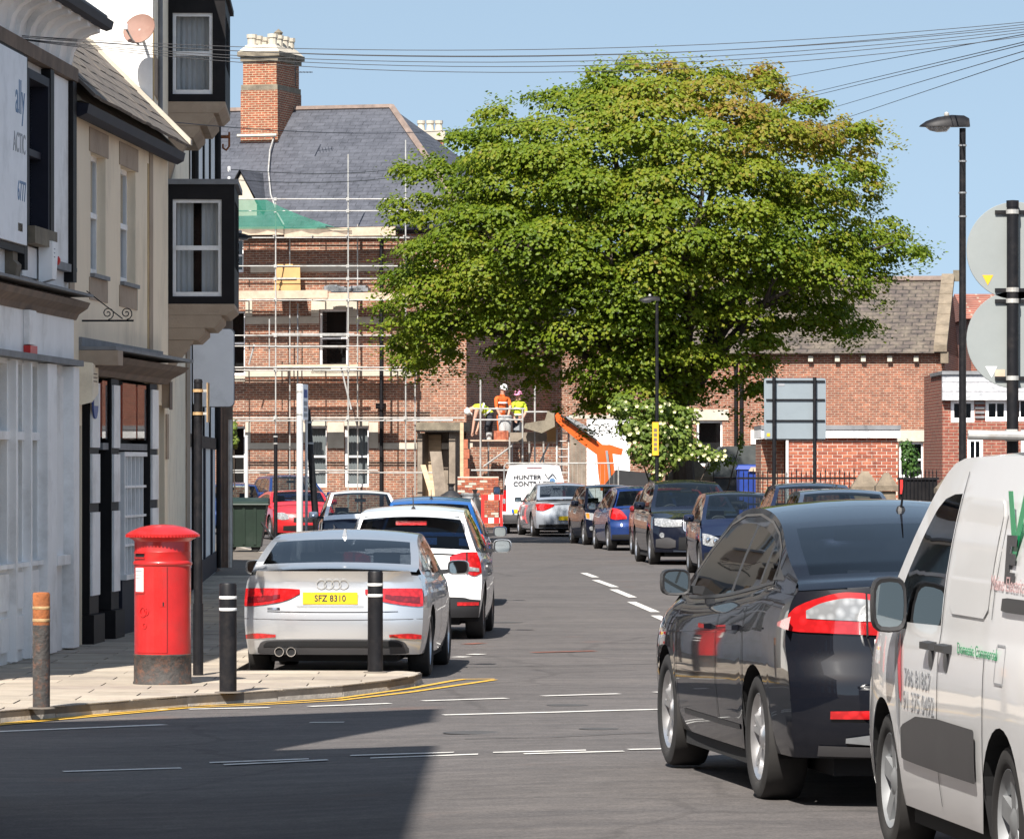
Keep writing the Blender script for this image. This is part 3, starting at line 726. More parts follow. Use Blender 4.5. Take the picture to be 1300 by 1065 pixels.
# lattice window and posters
a, b = T1(155), T1(190)
lw = sub('lattice_window', s)
m = MB(F1)
m.bx(a, a+0.05, -0.06, 0.03, 0.78, 2.18); m.bx(b-0.05, b, -0.06, 0.03, 0.78, 2.18); m.bx(a+0.05, b-0.05, -0.06, 0.03, 2.13, 2.18); m.bx(a-0.05, b+0.05, -0.06, 0.06, 0.72, 0.78)
m.build('window_frame', 'white_paint', lw)
m = MB(F1)
for k in range(1, 7): t = lerp(a, b, k/7); m.bx(t-0.012, t+0.012, -0.05, 0.015, 0.78, 2.13)
m.build('glazing_bars', 'white_paint', lw)
for z in (1.11, 1.44, 1.78): part(F1, lw, 'glazing_rail', 'white_paint', (a+0.05, b-0.05, -0.052, 0.018, z-0.014, z+0.014))
part(F1, lw, 'pane', 'glass_house', (a, b, -0.03, -0.027, 0.78, 2.18)); part(F1, lw, 'blind', 'curtain', (a, b, -0.14, -0.13, 0.78, 2.18))
part(F1, s, 'stall_riser', 'navy_paint', (T1(153), T1(191.5), -0.15, 0.02, 0.1, 0.715))
for a, b in ((155, 172), (174, 191.5), (129, 142.5)):
    part(F1, s, 'poster_panel', 'red_poster', (T1(a,.03), T1(b,.03), 0.012, 0.025, 2.34, 2.94))
    part(F1, s, 'poster_glass', 'glass_shop', (T1(a,.03), T1(b,.03), 0.034, 0.037, 2.32, 2.96))
part(F1, s, 'frame_rail', 'grey_lead', (T1(127), T1(192), -0.15, 0.03, 2.2, 2.275))
d = sub('door', B)
part(F1, d, 'door_leaf', 'navy_paint', (dr[0], dr[1], -0.165, -0.13, 0.1, 2.1)); part(F1, d, 'fanlight', 'glass_house', (dr[0], dr[1], -0.14, -0.135, 2.1, 2.44)); part(F1, d, 'letter_plate', 'paper', (dr[0]+0.3, dr[0]+0.6, -0.13, -0.11, 1.1, 1.5))
wall_text('number', '34', 'paper', d, F1, T1(92), -0.128, 2.18, 0.2, align='CENTER')
d = sub('door', B); part(F1, d, 'door_leaf', 'black_paint', (d2[0], d2[1], -0.165, -0.12, 0.1, 2.75))
# gutter and slated roof
c = MB(F1); c.prism([(0.005,5.74),(0.12,5.70),(0.20,5.74),(0.22,5.84),(0.005,5.86)], 'x', t0, t1-0.02); c.build('gutter', 'navy_paint', B)
rf = MB(F1); rf.prism([(0.15,5.87),(-3.5,9.45),(-7.0,5.87)], 'x', t0+0.01, t1-0.01); rf = rf.build('roof', 'stone_dark', B)
ncs, L = 14, 0.23
for k in range(ncs):
    o0 = 0.27 - k*L*0.70; z0 = 5.90 + k*L*0.715
    n = 20
    for j in range(n):
        if len([1]) and k > 13: break
        a = lerp(t0+0.02, t1-0.04, j/n) + (0.19 if k % 2 else 0); b = min(a + (t1-t0)/n - 0.008, t1-0.03)
        if b - a < 0.05: continue
        jz = rng.uniform(0, 0.012)
        q = MB(F1); q.hexa([(a,o0,z0+jz),(b,o0,z0+jz),(b,o0-L*1.1,z0+L*1.12),(a,o0-L*1.1,z0+L*1.12),(a,o0+0.02,z0+0.026+jz),(b,o0+0.02,z0+0.026+jz),(b,o0-L*1.1+0.02,z0+L*1.12+0.02),(a,o0-L*1.1+0.02,z0+L*1.12+0.02)])
        q.build('slate', rng.choice(['slate_tile', 'slate_tile', 'slate_tile_b']), rf)
c = MB(F1); c.hexa([(t1-0.16,0.30,5.93),(t1-0.005,0.30,5.93),(t1-0.005,-3.3,9.53),(t1-0.16,-3.3,9.53),(t1-0.16,0.30,6.0),(t1-0.005,0.30,6.0),(t1-0.005,-3.3,9.62),(t1-0.16,-3.3,9.62)]); c.build('verge_flashing', 'stone_pale', B)
S = thing('alarm_box', 'pale yellow alarm box beside the black shopfront', 'alarm box', F1 @ Vector((T1(103), 0.1, 2.75)))
c = MB(F1); a = T1(97,.0); b = a + 0.45; c.hexa([(a,0.003,2.66),(b,0.003,2.76),(b,0.17,2.80),(a,0.17,2.70),(a,0.003,3.14),(b,0.003,3.14),(b,0.17,3.08),(a,0.17,3.12)]); c.build('box', 'cream_light', S)
for k in range(3): part(F1, S, 'vent_slot', 'brown_wood', (a+0.1, b-0.1, 0.168, 0.174, 2.92+0.04*k, 2.93+0.04*k))
S = thing('hanging_shop_badge', 'small blue and white oval badge hanging on a black pilaster', 'sign', F1 @ Vector((T1(118), 0.1, 2.6)))
MB(F1).lathe([(0.0,0),(0.19,0),(0.19,0.02),(0.0,0.02)], 20, (T1(121,.1), 0.088, 2.72), 'y').build('disc', 'sign_blue', S); part(F1, S, 'band', 'paper', (T1(121,.1)-0.16, T1(121,.1)+0.16, 0.109, 0.114, 2.67, 2.80))
part(F1, S, 'hook', 'black_paint', (T1(121,.1)-0.02, T1(121,.1)+0.02, 0.086, 0.12, 2.90, 2.94))
S = thing('scroll_bracket', 'thin black wrought iron scroll bracket on the cream wall', 'bracket', F1 @ Vector((T1(100), 0, 3.6)))
zb = 3.58; tb = T1(104)
m = MB(F1); m.tube((tb, 0.0, zb), (tb, 0.56, zb), 0.010); m.build('arm', 'black_paint', S)
m = MB(F1); m.tube((tb, 0.05, zb+0.32), (tb, 0.44, zb+0.02), 0.006); m.build('stay', 'black_paint', S)
for oo, r in ((0.28, 0.07), (0.48, 0.07)):
    m = MB(F1); m.path([(tb, oo + r*(1-k/22)*math.cos(k*0.55-1.5), zb+0.08 + r*(1-k/22)*math.sin(k*0.55-1.5)) for k in range(20)], 0.006, 5); m.build('scroll', 'black_paint', S)
S = thing('meter_box', 'brown meter box on the cream wall past the shopfront', 'box', F1 @ Vector((T1(207), 0, 2.6)))
part(F1, S, 'box', 'beige_stone', (T1(205.5), T1(208.5), 0.0, 0.09, 2.72, 3.02)); part(F1, S, 'lid', 'brown_wood', (T1(205.3), T1(208.7), 0.09, 0.1, 2.70, 3.04))

# ---- 3: taller cream house with black oriel bays
B = thing('oriel_house', 'tall cream house with white gable and two black oriel bay windows', 'house', (-6.0, 63, 0.1))
t1 = T2(240)
nw = (T2(201), T2(206.5), 4.1, 5.45)
m = MB(F2); wall_open(m, 0.0, t1, 0.0, 9.3, [nw], 0.17)
m.bx(0.0, t1, -7.2, -0.6, 0.0, 9.3); m.build('wall', 'cream_light', B)
m = MB(F2); m.poly([(-0.004,-0.0,5.6),(-0.004,-7.2,5.6),(-0.004,-7.2,9.3),(-0.004,-3.6,12.6),(-0.004,0.0,9.3)]); m.build('gable', 'white_wall', B)
c = MB(F2); c.prism([(0.3,9.1),(-3.6,12.62),(-3.6,12.72),(0.32,9.2)], 'x', -0.1, t1); c.prism([(-7.5,9.1),(-3.6,12.62),(-3.6,12.72),(-7.5,9.2)], 'x', -0.1, t1); c.build('roof', 'slate_far', B)
sash(F2, B, *nw, -0.10, fw=0.05)
part(F2, B, 'stone_lintel', 'beige_stone', (nw[0]-0.15, nw[1]+0.2, 0.0, 0.012, 5.45, 5.72)); part(F2, B, 'stone_apron', 'beige_stone', (nw[0]-0.15, nw[1]+0.2, 0.0, 0.012, 3.8, 4.08))
part(F2, B, 'stone_patch', 'beige_stone', (T2(196), T2(200), 0.0, 0.012, 6.6, 7.1))
part(F2, B, 'quoin_band', 'ochre_stain', (0.0, 0.3, 0.0, 0.008, 5.9, 7.5))
m = MB(F2); m.tube((T2(198.5), 0.05, 5.9), (T2(198.5), 0.05, 9.2), 0.03); m.build('downpipe', 'grey_lead', B)
part(F2, B, 'quoin_strip', 'beige_stone', (T2(235.5), t1-0.02, 0.0, 0.02, 0.1, 4.2))
def bay(zb, zt, pr, tw, name, ledge=True):
    ta = T2(213.5); tb_ = ta + 2.6
    b = sub('oriel_bay', B)
    # camera side: window between posts; street side: windows
    wz0, wz1 = zb + 0.10, zt - 0.20
    m = MB(F2)
    m.bx(ta, ta+0.10, 0.0, 0.06, zb, zt); m.bx(ta, ta+0.14, pr-0.17, pr, zb, zt)
    m.bx(ta, ta+0.10, 0.06, pr-0.17, zb, wz0); m.bx(ta, ta+0.10, 0.06, pr-0.17, wz1, zt)
    m.bx(tb_-0.1, tb_, 0.0, pr, zb, zt); m.bx(ta+0.14, tb_-0.1, pr-0.1, pr, zb, zb+0.5); m.bx(ta+0.14, tb_-0.1, pr-0.1, pr, zt-0.2, zt)
    for k in (1, 2): t = lerp(ta, tb_, k/3); m.bx(t-0.06, t+0.06, pr-0.1, pr-0.002, zb+0.5, zt-0.2)
    m.build('bay_frame', 'black_paint', b)
    MB(F2).bx(ta-0.03, tb_+0.03, 0.0, pr+0.05, zt, zt+0.07).build('bay_roof', 'grey_lead' if ledge else 'black_paint', b)
    MB(F2).bx(ta+0.1, tb_-0.1, 0.0, pr-0.1, zb, zb+0.03).build('bay_floor', 'black_paint', b)
    # sash facing the camera (built in a turned frame)
    A = F2 @ Vector((ta+0.03, 0.06, 0)); Fb = frame((A.x, A.y), (F2.col[1].x, F2.col[1].y))
    Fb = Matrix(((F2.col[1].x, -F2.col[0].x, 0, A.x), (F2.col[1].y, -F2.col[0].y, 0, A.y), (0,0,1,0), (0,0,0,1)))
    sash(Fb, b, 0.0, pr-0.23, wz0, wz1, 0.0, fw=0.045, room=1.9)
    for k in range(2):
        mm = MB(Fb); rows = [[], []]
        x0, x1 = ((0.05, 0.27), (pr-0.50, pr-0.28))[k]
        for j in range(7): rows[0].append((lerp(x0, x1, j/6), -0.16-0.03*(j % 2), wz0)); rows[1].append((lerp(x0, x1, j/6), -0.16-0.03*(j % 2), wz1))
        mm.grid(rows); mm.build('curtain', 'curtain', b)
    for k in range(3):
        a_, b_ = lerp(ta, tb_, k/3)+0.07, lerp(ta, tb_, (k+1)/3)-0.07
        MB(F2).poly([(a_,pr-0.05,zb+0.5),(b_,pr-0.05,zb+0.5),(b_,pr-0.05,zt-0.2),(a_,pr-0.05,zt-0.2)]).build('pane', 'glass_house', b)
    # moulded corbel below
    c = sub('corbel', B)
    for z0, z1, k in ((zb-0.15, zb-0.002, 1.0), (zb-0.32, zb-0.152, 0.80), (zb-0.48, zb-0.322, 0.55)):
        mm = MB(F2); mm.prism([(0,z1),(pr*k,z1),(pr*k,z1-0.06),(pr*(k-0.12),z0),(0,z0)], 'x', ta-0.02*k, tb_); mm.build('moulding', 'beige_stone', c)
    mm = MB(F2); mm.prism([(0,zb-0.484),(pr*0.38,zb-0.484),(pr*0.30,zb-0.60),(pr*0.12,zb-0.80),(0.02,zb-1.05),(0,zb-1.05)], 'x', ta, ta+0.35); mm.build('bracket', 'beige_stone', c)
bay(6.86, 8.24, 0.76, 1, 'a', False); bay(4.17, 5.76, 0.88, 1, 'b')
S = thing('satellite_dish', 'round rusty pink satellite dish on the white gable', 'satellite dish', P(178, 60, 57.6))
c0 = P(176.5, 37, 57.35); nrm = Vector((-0.30, -0.80, 0.42)).normalized()
q = nrm.to_track_quat('Z', 'Y').to_matrix().to_4x4(); q.translation = c0
MB(q).lathe([(0.0,-0.03),(0.10,-0.024),(0.18,-0.004),(0.205,0.008),(0.208,0.0),(0.18,-0.014),(0.1,-0.034),(0.0,-0.04)], 28).build('dish', 'dish', S, smooth=True)
MB().path([c0 + Vector((0,0,-0.19)), c0 + nrm*0.10 + Vector((-0.04,0,-0.19)), c0 + nrm*0.22 + Vector((-0.08,0,-0.10))], 0.012).build('feed_arm', 'galv_light', S)
MB().lathe([(0.0,-0.04),(0.03,-0.03),(0.03,0.03),(0.0,0.05)], 10, c0 + nrm*0.22 + Vector((-0.08,0,-0.09))).build('receiver', 'white_paint', S)
MB().path([c0 - nrm*0.03, c0 + Vector((0.02,0.22,-0.05)), c0 + Vector((0.02,0.5,-0.12))], 0.02).build('wall_bracket', 'galv_light', S)

# ---- 4: black and white timbered house beyond
B = thing('timbered_house', 'narrow black and white half timbered house beyond the oriel bays', 'house', (-6.4, 78, 0.1))
ta, tb_ = T2(240), T2(240) + 15.0
m = MB(F2); m.bx(ta+0.01, tb_, -7.0, -0.02, 0.0, 9.0); m.build('wall', 'white_wall', B)
for t in [ta+0.1 + 3.6*k for k in range(4)] + [tb_-0.3]:
    part(F2, B, 'timber_post', 'black_paint', (t, t+0.26, -0.02, 0.012, 2.4, 8.9))
for z in (2.3, 5.2, 8.2): part(F2, B, 'timber_rail', 'black_paint', (ta+0.02, tb_, -0.02, 0.010, z, z+0.2))
for k in range(3): part(F2, B, 'ground_pilaster', 'navy_paint', (ta+3.4+4.2*k, ta+3.9+4.2*k, -0.02, 0.014, 0.1, 2.3))
part(F2, B, 'base_plinth', 'navy_paint', (ta+0.02, tb_, -0.02, 0.016, 0.1, 0.45))
m = MB(F2); m.tube((ta+0.05, 0.09, 0.15), (ta+0.05, 0.09, 8.9), 0.055); m.build('downpipe', 'black_paint', B)
m = MB(F2); m.tube((tb_-0.4, 0.05, 0.15), (tb_-0.4, 0.05, 8.9), 0.045); m.build('downpipe', 'black_paint', B)
for t in (ta+0.6, ta+4.4):
    sash(F2, B, t+3.5, t+4.4, 3.4, 4.6, 0.012, fw=0.06)
c = MB(F2); c.prism([(0.25,8.9),(-3.5,11.8),(-7.2,8.9)], 'x', ta+0.02, tb_); c.build('roof', 'slate_far', B)
S = thing('projecting_box_sign', 'blank white rounded box sign projecting from the timbered house', 'sign', P(250, 517, 69.8))
Y = 69.6; a, b = P(245, 588, Y).x, P(296.5, 588, Y).x; z0, z1 = P(0, 516, Y).z, P(0, 418, Y).z
def rrect(x0, x1, z0, z1, r, n=5):
    pts = []
    for cx, cz, a0 in ((x1-r, z0+r, -90), (x1-r, z1-r, 0), (x0+r, z1-r, 90), (x0+r, z0+r, 180)):
        for k in range(n+1): an = R_(a0 + 90*k/n); pts.append((cx + r*math.cos(an), cz + r*math.sin(an)))
    return pts
MB().prism(rrect(a, b, z0, z1, 0.07), 'y', Y, Y+0.16).build('box', 'sign_white', S, smooth=True)
MB().prism(rrect(a-0.005, b+0.01, z0-0.01, z1+0.012, 0.07), 'y', Y+0.04, Y+0.12).build('rim', 'grey_lead', S)
MB().tube((a-0.25, Y+0.08, z1+0.05), (a+0.2, Y+0.08, z1+0.05), 0.02).build('arm', 'black_paint', S)
S = thing('iron_hook_bracket', 'rusty iron hook bracket on the end of the timbered house', 'bracket', P(277, 175, 86))
MB().path([P(275,174,86), P(291,174,86)], 0.03).build('arm', 'rust', S); MB().path([P(291,168,86), P(291,186,86), P(287,191,86), P(283,188,86), P(283,183,86)], 0.02).build('hook', 'rust', S)

# ---- building on the near corner, outside the frame, whose shadow falls across the junction
B = thing('corner_building', 'tall brick building on the near corner whose shadow crosses the road', 'building', (-9.5, 16, 0))
m = MB(); m.bx(-14, -3.3, 8, 24.3, 0, 10.6); m.build('wall', 'brick_old', B)
m = MB(); m.bx(-14, -3.45, 24.3, 27.0, 0, 7.4); m.build('stair_block', 'brick_old', B)
m = MB(); m.prism([(-3.65,27.0),(-3.65,29.2),(-14,23.4),(-14,21.0)], 'z', 0, 11.6); m.build('end_block', 'brick_old', B)
for k in range(5):
    for z in (1.0, 4.3, 7.4): m = MB(); m.bx(-3.31, -3.27, 9.2+3*k, 10.5+3*k, z, z+1.7); m.build('window', 'glass_tint', B)
m = MB(); m.prism([(-4.2,10.6),(-14.3,10.6),(-11.5,12.2),(-7.0,12.2)], 'y', 7.8, 24.2); m.build('roof', 'slate_far', B)
# ---- sunlit terrace across the street, outside the frame: it throws light back onto the shaded fronts
FO = frame((9.3, 76), (0.0, -1.0))
for k, (y0, y1, h, mt, lab) in enumerate(((58.2, 76, 8.2, 'white_wall', 'white rendered terrace across the street from the shops'), (46, 58, 8.6, 'brick_right', 'red brick terrace across the street from the corner shop'))):
    B = thing('opposite_terrace', lab, 'building', (12, (y0+y1)/2, 0.1))
    t0, t1 = 76-y1, 76-y0; ops = []
    for j in range(int((t1-t0)/2.4)): 
        a = t0 + 0.9 + 2.4*j; ops += [(a, a+1.0, 1.2, 2.8), (a, a+1.0, 4.4, 6.0)]
    m = MB(FO); wall_open(m, t0, t1, 0, h, ops, 0.15); m.bx(t0, t1, -7, -0.5, 0, h); m.build('wall', mt, B)
    for q in ops: sash(FO, B, *q, -0.08)
    c = MB(FO); c.prism([(0.25,h-0.1),(-3.5,h+2.6),(-7.2,h-0.1)], 'x', t0, t1); c.build('roof', 'slate_far', B)
# ================================================================ vehicles
def tyre_mesh(R, w):
    m = MB(); r = R * 0.70
    m.lathe([(r,-w*0.42),(r+0.02,-w*0.48),(R-0.045,-w*0.50),(R-0.012,-w*0.44),(R,-w*0.32),(R,w*0.32),(R-0.012,w*0.44),(R-0.045,w*0.50),(r+0.02,w*0.48),(r,w*0.42),(r-0.015,w*0.3),(r-0.015,-w*0.3),(r,-w*0.42)], 40, (0,0,0), 'y', cap=False)
    return m
def rim_mesh(R, w, n=5, twin=False):
    m = MB(); r = R * 0.72; o = w * 0.40
    m.lathe([(r-0.045,o-0.06),(r-0.03,o-0.02),(r-0.012,o+0.006),(r,o),(r,o-0.09),(r-0.03,o-0.10)], 36, (0,0,0), 'y', cap=False)
    m.lathe([(0.0,o-0.005),(0.035,o-0.004),(0.07,o-0.02),(0.075,o-0.06)], 20, (0,0,0), 'y', cap=False)
    for k in range(n):
        for d in ((-0.10, 0.10) if twin else (0.0,)):
            a = 2*math.pi*k/n + 0.3; q = MB()
            ca, sa = math.cos(a), math.sin(a)
            w0, w1 = (0.022, 0.016) if twin else (0.040, 0.055)
            def pt(rr, s_, y): aa = a + d*rr/r*1.6; return (rr*math.cos(aa) - s_*math.sin(aa), y, rr*math.sin(aa) + s_*math.cos(aa))
            r0, r1 = 0.045, r-0.02
            m.hexa([pt(r0,-w0,o-0.06), pt(r1,-w1,o-0.07), pt(r1,w1,o-0.07), pt(r0,w0,o-0.06), pt(r0,-w0,o-0.018), pt(r1,-w1*0.8,o-0.008), pt(r1,w1*0.8,o-0.008), pt(r0,w0,o-0.018)])
    return m

class Car:
    """A car body as one lofted skin: x from the rear (0) to the front (L), y to the left, z up."""
    def __init__(c, name, label, cat, pos, heading, spec, group=None):
        c.s = spec; s = spec
        c.root = thing(name, label, cat, pos, group)
        # heading: angle of the car's nose from +Y towards +X (degrees); local x -> heading
        h = R_(heading); c.root.rotation_euler = (0, 0, math.pi/2 - h)
        c.L, c.hw = s['L'], s['W'] / 2
        c.R = s['R']; c.ax = s['axles']; c.Ra = c.R + s.get('arch_gap', 0.055)
        c.sill = s.get('sill', 0.20)
    # --- analytic surfaces
    def belt(c, x): return pw(c.s['belt'], x)
    def top(c, x): return max(pw(c.s['top'], x), c.belt(x))
    def half(c, x): return c.hw * pw(c.s['plan'], x / c.L)
    def side(c, x, z):
        s = c.s; b = c.belt(x); h = c.half(x)
        if z <= b:
            q = max(0, min(1, (z - c.sill) / (b - c.sill)))
            return h * pw(s.get('flank', [(0,0.935),(0.12,0.965),(0.35,0.992),(0.55,1.0),(0.72,0.995),(0.82,0.985),(0.94,0.965),(1,0.935)]), q)
        k = h * s.get('flank', [(1,0.935)])[-1][1]
        dz = z - b
        return k - s.get('tumble', 0.34) * dz - s.get('tumble2', 0.12) * dz * dz
    def xr(c, z): return pw(c.s['rear'], z)
    def xf(c, z): return c.L - pw(c.s['front'], z)
    def rear_pt(c, yn, z, off=0.0):
        s = c.s; cr = s.get('rear_round', 0.14); p = s.get('round_pow', 4)
        xe = c.xr(z) + cr
        return Vector((c.xr(z) + cr * abs(yn)**p - off, yn * c.side(xe, z), z))
    def front_pt(c, yn, z, off=0.0):
        s = c.s; cr = s.get('front_round', 0.30); p = s.get('front_pow', 2.6)
        xe = c.xf(z) - cr
        return Vector((c.xf(z) - cr * abs(yn)**p + off, yn * c.side(xe, z), z))
    def rear_y(c, y, z, off=0.0):
        xe = c.xr(z) + c.s.get('rear_round', 0.14); return c.rear_pt(max(-1, min(1, y / c.side(xe, z))), z, off)
    def front_y(c, y, z, off=0.0):
        xe = c.xf(z) - c.s.get('front_round', 0.30); return c.front_pt(max(-1, min(1, y / c.side(xe, z))), z, off)
    def zbot(c, x):
        z = c.sill
        if x < c.ax[0] - c.Ra: z = c.s.get('rear_bot', 0.26)
        if x > c.ax[1] + c.Ra: z = c.s.get('front_bot', 0.20)
        for a in c.ax:
            d = abs(x - a)
            if d < c.Ra: z = max(z, c.R + math.sqrt(max(0, c.Ra**2 - d*d)))
        return z
    # --- the skin
    def body(c, paint, glass='glass_car', rear_glass=None, roof=None):
        s = c.s; L = c.L
        rr, fr = s.get('rear_round', 0.14), s.get('front_round', 0.30)
        xs = set()
        ncol = 26
        for k in range(ncol + 1): xs.add(round(L * k / ncol, 3))
        for a in c.ax:
            xs = {x for x in xs if abs(x - a) > c.Ra + 0.03}
            for k in range(17): xs.add(round(a - c.Ra * math.cos(math.pi * k / 16), 4))
            xs.add(round(a - c.Ra - 0.004, 4)); xs.add(round(a + c.Ra + 0.004, 4))
        for t in (s['top'], s['belt']):
            for q in t: xs.add(q[0])
        ws, bl = s['screen'], s.get('backlight')
        for q in list(ws) + (list(bl) if bl else []): xs.add(q)
        wins = s['windows']
        for a, b in wins: xs.add(a); xs.add(b)
        xs = sorted(x for x in xs if 0.02 <= x <= L - 0.02)
        xs2 = [xs[0]]
        for x in xs[1:]:
            if x - xs2[-1] > 0.012: xs2.append(x)
        xs = xs2
        body = MB(); roofm = MB(); glasses = {}
        # lower flank
        rows = [0, 0.06, 0.14, 0.25, 0.38, 0.52, 0.66, 0.77, 0.86, 0.92, 0.96, 1.0]
        def flank(x, r, sg):
            zb, zt = c.zbot(x), c.belt(x); z = zb + (zt - zb) * r
            xx = max(c.xr(z) + rr, min(c.xf(z) - fr, x))
            return Vector((xx, sg * c.side(xx, z), z))
        for sg in (1, -1):
            body.grid([[flank(x, r, sg) for x in [0.0] + xs + [L]] for r in rows])
        # rear and front fascias
        cols = [-1,-0.96,-0.9,-0.82,-0.7,-0.55,-0.4,-0.2,0,0.2,0.4,0.55,0.7,0.82,0.9,0.96,1]
        def crown(x): return pw(s['crown'], x)
        zr0, zr1 = s.get('rear_bot', 0.26), (c.top(0.0) if c.top(0.0) > c.belt(0.0) + 0.2 else c.belt(0.0))
        body.grid([[c.rear_pt(y, zr0 + (zr1 + crown(0) * (1-y*y) - zr0) * r) for y in cols] for r in [k/14 for k in range(15)]])
        zf0, zf1 = s.get('front_bot', 0.20), c.belt(L)
        body.grid([[c.front_pt(y, zf0 + (zf1 + crown(L) * (1-y*y) - zf0) * r) for y in cols] for r in [k/12 for k in range(13)]])
        # greenhouse sides
        mb_, mt_ = s.get('win_low', 0.03), s.get('win_top', 0.07)
        x0, x1 = s['cabin']
        gx = ([0.0] if c.top(0.0) > c.belt(0.0) + 0.2 else []) + [x for x in xs if x0 <= x <= x1]
        ur = [0, 0.2, 0.4, 0.6, 0.8, 1.0]
        for sg in (1, -1):
            for xa, xb in zip(gx, gx[1:]):
                def lv(x):
                    b, t = c.belt(x), c.top(x); g0 = b + mb_; g1 = t - mt_
                    if g1 < g0: g0 = g1 = max(b, min(t, b + (t - b) * 0.5))
                    return [b] + [lerp(g0, g1, u) for u in ur] + [t]
                za, zb2 = lv(xa), lv(xb); xm = (xa + xb) / 2
                win = next((i for i, (a, b) in enumerate(wins) if a <= xm <= b), None)
                for k in range(len(za) - 1):
                    q = [Vector((max(x, c.xr(z) + rr) if x < 0.5 else x, sg * c.side(max(x, c.xr(z) + rr) if x < 0.5 else x, z), z)) for x, z in ((xa, za[k]), (xb, zb2[k]), (xb, zb2[k+1]), (xa, za[k+1]))]
                    inside = 0 < k < len(za) - 2
                    if inside and max(za[k+1]-za[k], zb2[k+1]-zb2[k]) < 1e-4: continue
                    if inside and win is not None: glasses.setdefault(('side_window', sg, win), MB()).poly(q)
                    elif inside and s.get('pillar_black', True): glasses.setdefault(('pillar_trim', sg, sum(1 for a, b in wins if xm > b)), MB()).poly(q)
                    else: body.poly(q)
        # top: boot, rear window, roof, windscreen, bonnet
        g = s.get('screen_inset', 0.90)
        yc = [-1, -0.97, -g, -g*0.8, -g*0.55, -g*0.28, 0, g*0.28, g*0.55, g*0.8, g, 0.97, 1]
        def toprow(x, y):
            z = c.top(x) + crown(x) * (1 - y*y)
            zb = min(c.belt(x), c.top(x))
            xx = x + pw(s.get('bulge', [(0,0),(L,0)]), x) * (1 - y*y)
            if x < 0.6: xx += (c.xr(c.top(x)) + rr * abs(y)**s.get('round_pow', 4) ) * (1 - x/0.6)
            if x > L - 0.7: xx -= (L - c.xf(c.top(x)) + fr * abs(y)**s.get('front_pow', 2.6)) * (1 - (L - x)/0.7)
            xe = max(rr * 0.0, x)
            yy = y * c.side(max(c.xr(c.top(x)) + rr, min(c.xf(c.top(x)) - fr, x)), c.top(x))
            return Vector((xx, yy, z))
        tx = [0.0] + xs + [L]
        for xa, xb in zip(tx, tx[1:]):
            xm = (xa + xb) / 2
            for ya, yb in zip(yc, yc[1:]):
                q = [toprow(xa, ya), toprow(xa, yb), toprow(xb, yb), toprow(xb, ya)]
                if abs((ya + yb) / 2) < g and ws[0] < xm < ws[1]: glasses.setdefault(('windscreen', 0, 0), MB()).poly(q)
                elif bl and abs((ya + yb) / 2) < g and bl[0] < xm < bl[1]: glasses.setdefault(('rear_window', 0, 0), MB()).poly(q)
                elif roof and c.top(xm) - c.belt(xm) > 0.02: roofm.poly(q)
                else: body.poly(q)
        for (nm, sg, i), mb in glasses.items():
            mt = rear_glass if (rear_glass and (nm == 'rear_window')) else glass
            if nm == 'side_window' and s.get('privacy') and (i < s['privacy']): mt = rear_glass or glass
            if nm == 'pillar_trim': mt = 'black_plastic'
            mb.build(nm, mt, c.root, smooth=True, world=False)
        c.bodyobj = body.build('body', paint, c.root, smooth=True, sharp=32, weld=0.004, world=False)
        if roof: roofm.build('roof', roof, c.root, smooth=True, world=False)
        # underside and wheel housings
        u = MB(); hw = c.hw
        u.bx(0.25, L-0.3, -hw+0.30, hw-0.30, 0.17, 0.52); u.bx(c.ax[0]+c.Ra+0.02, c.ax[1]-c.Ra-0.02, -hw+0.08, hw-0.08, 0.16, c.sill+0.16)
        u.build('underbody', 'underbody', c.root, world=False)
        for a in c.ax:
            for sg in (1, -1):
                q = MB(); n = 14; A = []; Bq = []
                for k in range(n + 1):
                    an = math.pi * k / n; x, z = a - c.Ra*math.cos(an), c.R + c.Ra*math.sin(an)
                    zz = max(z, c.zbot(x)) if 0 < k < n else max(c.R*0.6, c.sill)
                    yy = c.side(x, min(zz, c.belt(x))) - 0.004
                    A.append((x, sg*yy, zz)); Bq.append((x, sg*(hw-0.34), zz))
                q.grid([A, Bq]); q.build('wheel_housing', 'underbody', c.root, world=False)
    # --- pieces laid on the skin
    def on_side(c, name, cols, mat, sg=1, off=0.004, parent=None, n=4):
        """patch on the flank: cols = [(x, zlo, zhi), ...]"""
        m = MB(); rows = []
        for (xa, a0, a1), (xb, b0, b1) in zip(cols, cols[1:]):
            for k in range(4):
                t = k / 4; rows.append((lerp(xa, xb, t), lerp(a0, b0, t), lerp(a1, b1, t)))
        rows.append(cols[-1])
        m.grid([[Vector((x, sg*(c.side(x, lerp(z0, z1, j/n)) + off), lerp(z0, z1, j/n))) for j in range(n+1)] for x, z0, z1 in rows])
        return m.build(name, mat, parent or c.root, smooth=True, world=False)
    def on_end(c, name, cols, mat, end='rear', off=0.006, parent=None, n=4, mirror=False):
        """patch on the front or rear fascia: cols = [(y, zlo, zhi), ...]"""
        f = c.rear_y if end == 'rear' else c.front_y
        out = None
        for sg in ((1, -1) if mirror else (1,)):
            m = MB(); rows = []; nc = len(cols)
            for i in range((nc - 1) * 6 + 1):
                t = i / 6; rows.append(tuple(pw([(k, q[d]) for k, q in enumerate(cols)], t) for d in range(3)))
            m.grid([[f(sg*y, lerp(z0, z1, j/n), off) for j in range(n+1)] for y, z0, z1 in rows])
            out = m.build(name, mat, parent or c.root, smooth=True, world=False)
        return out
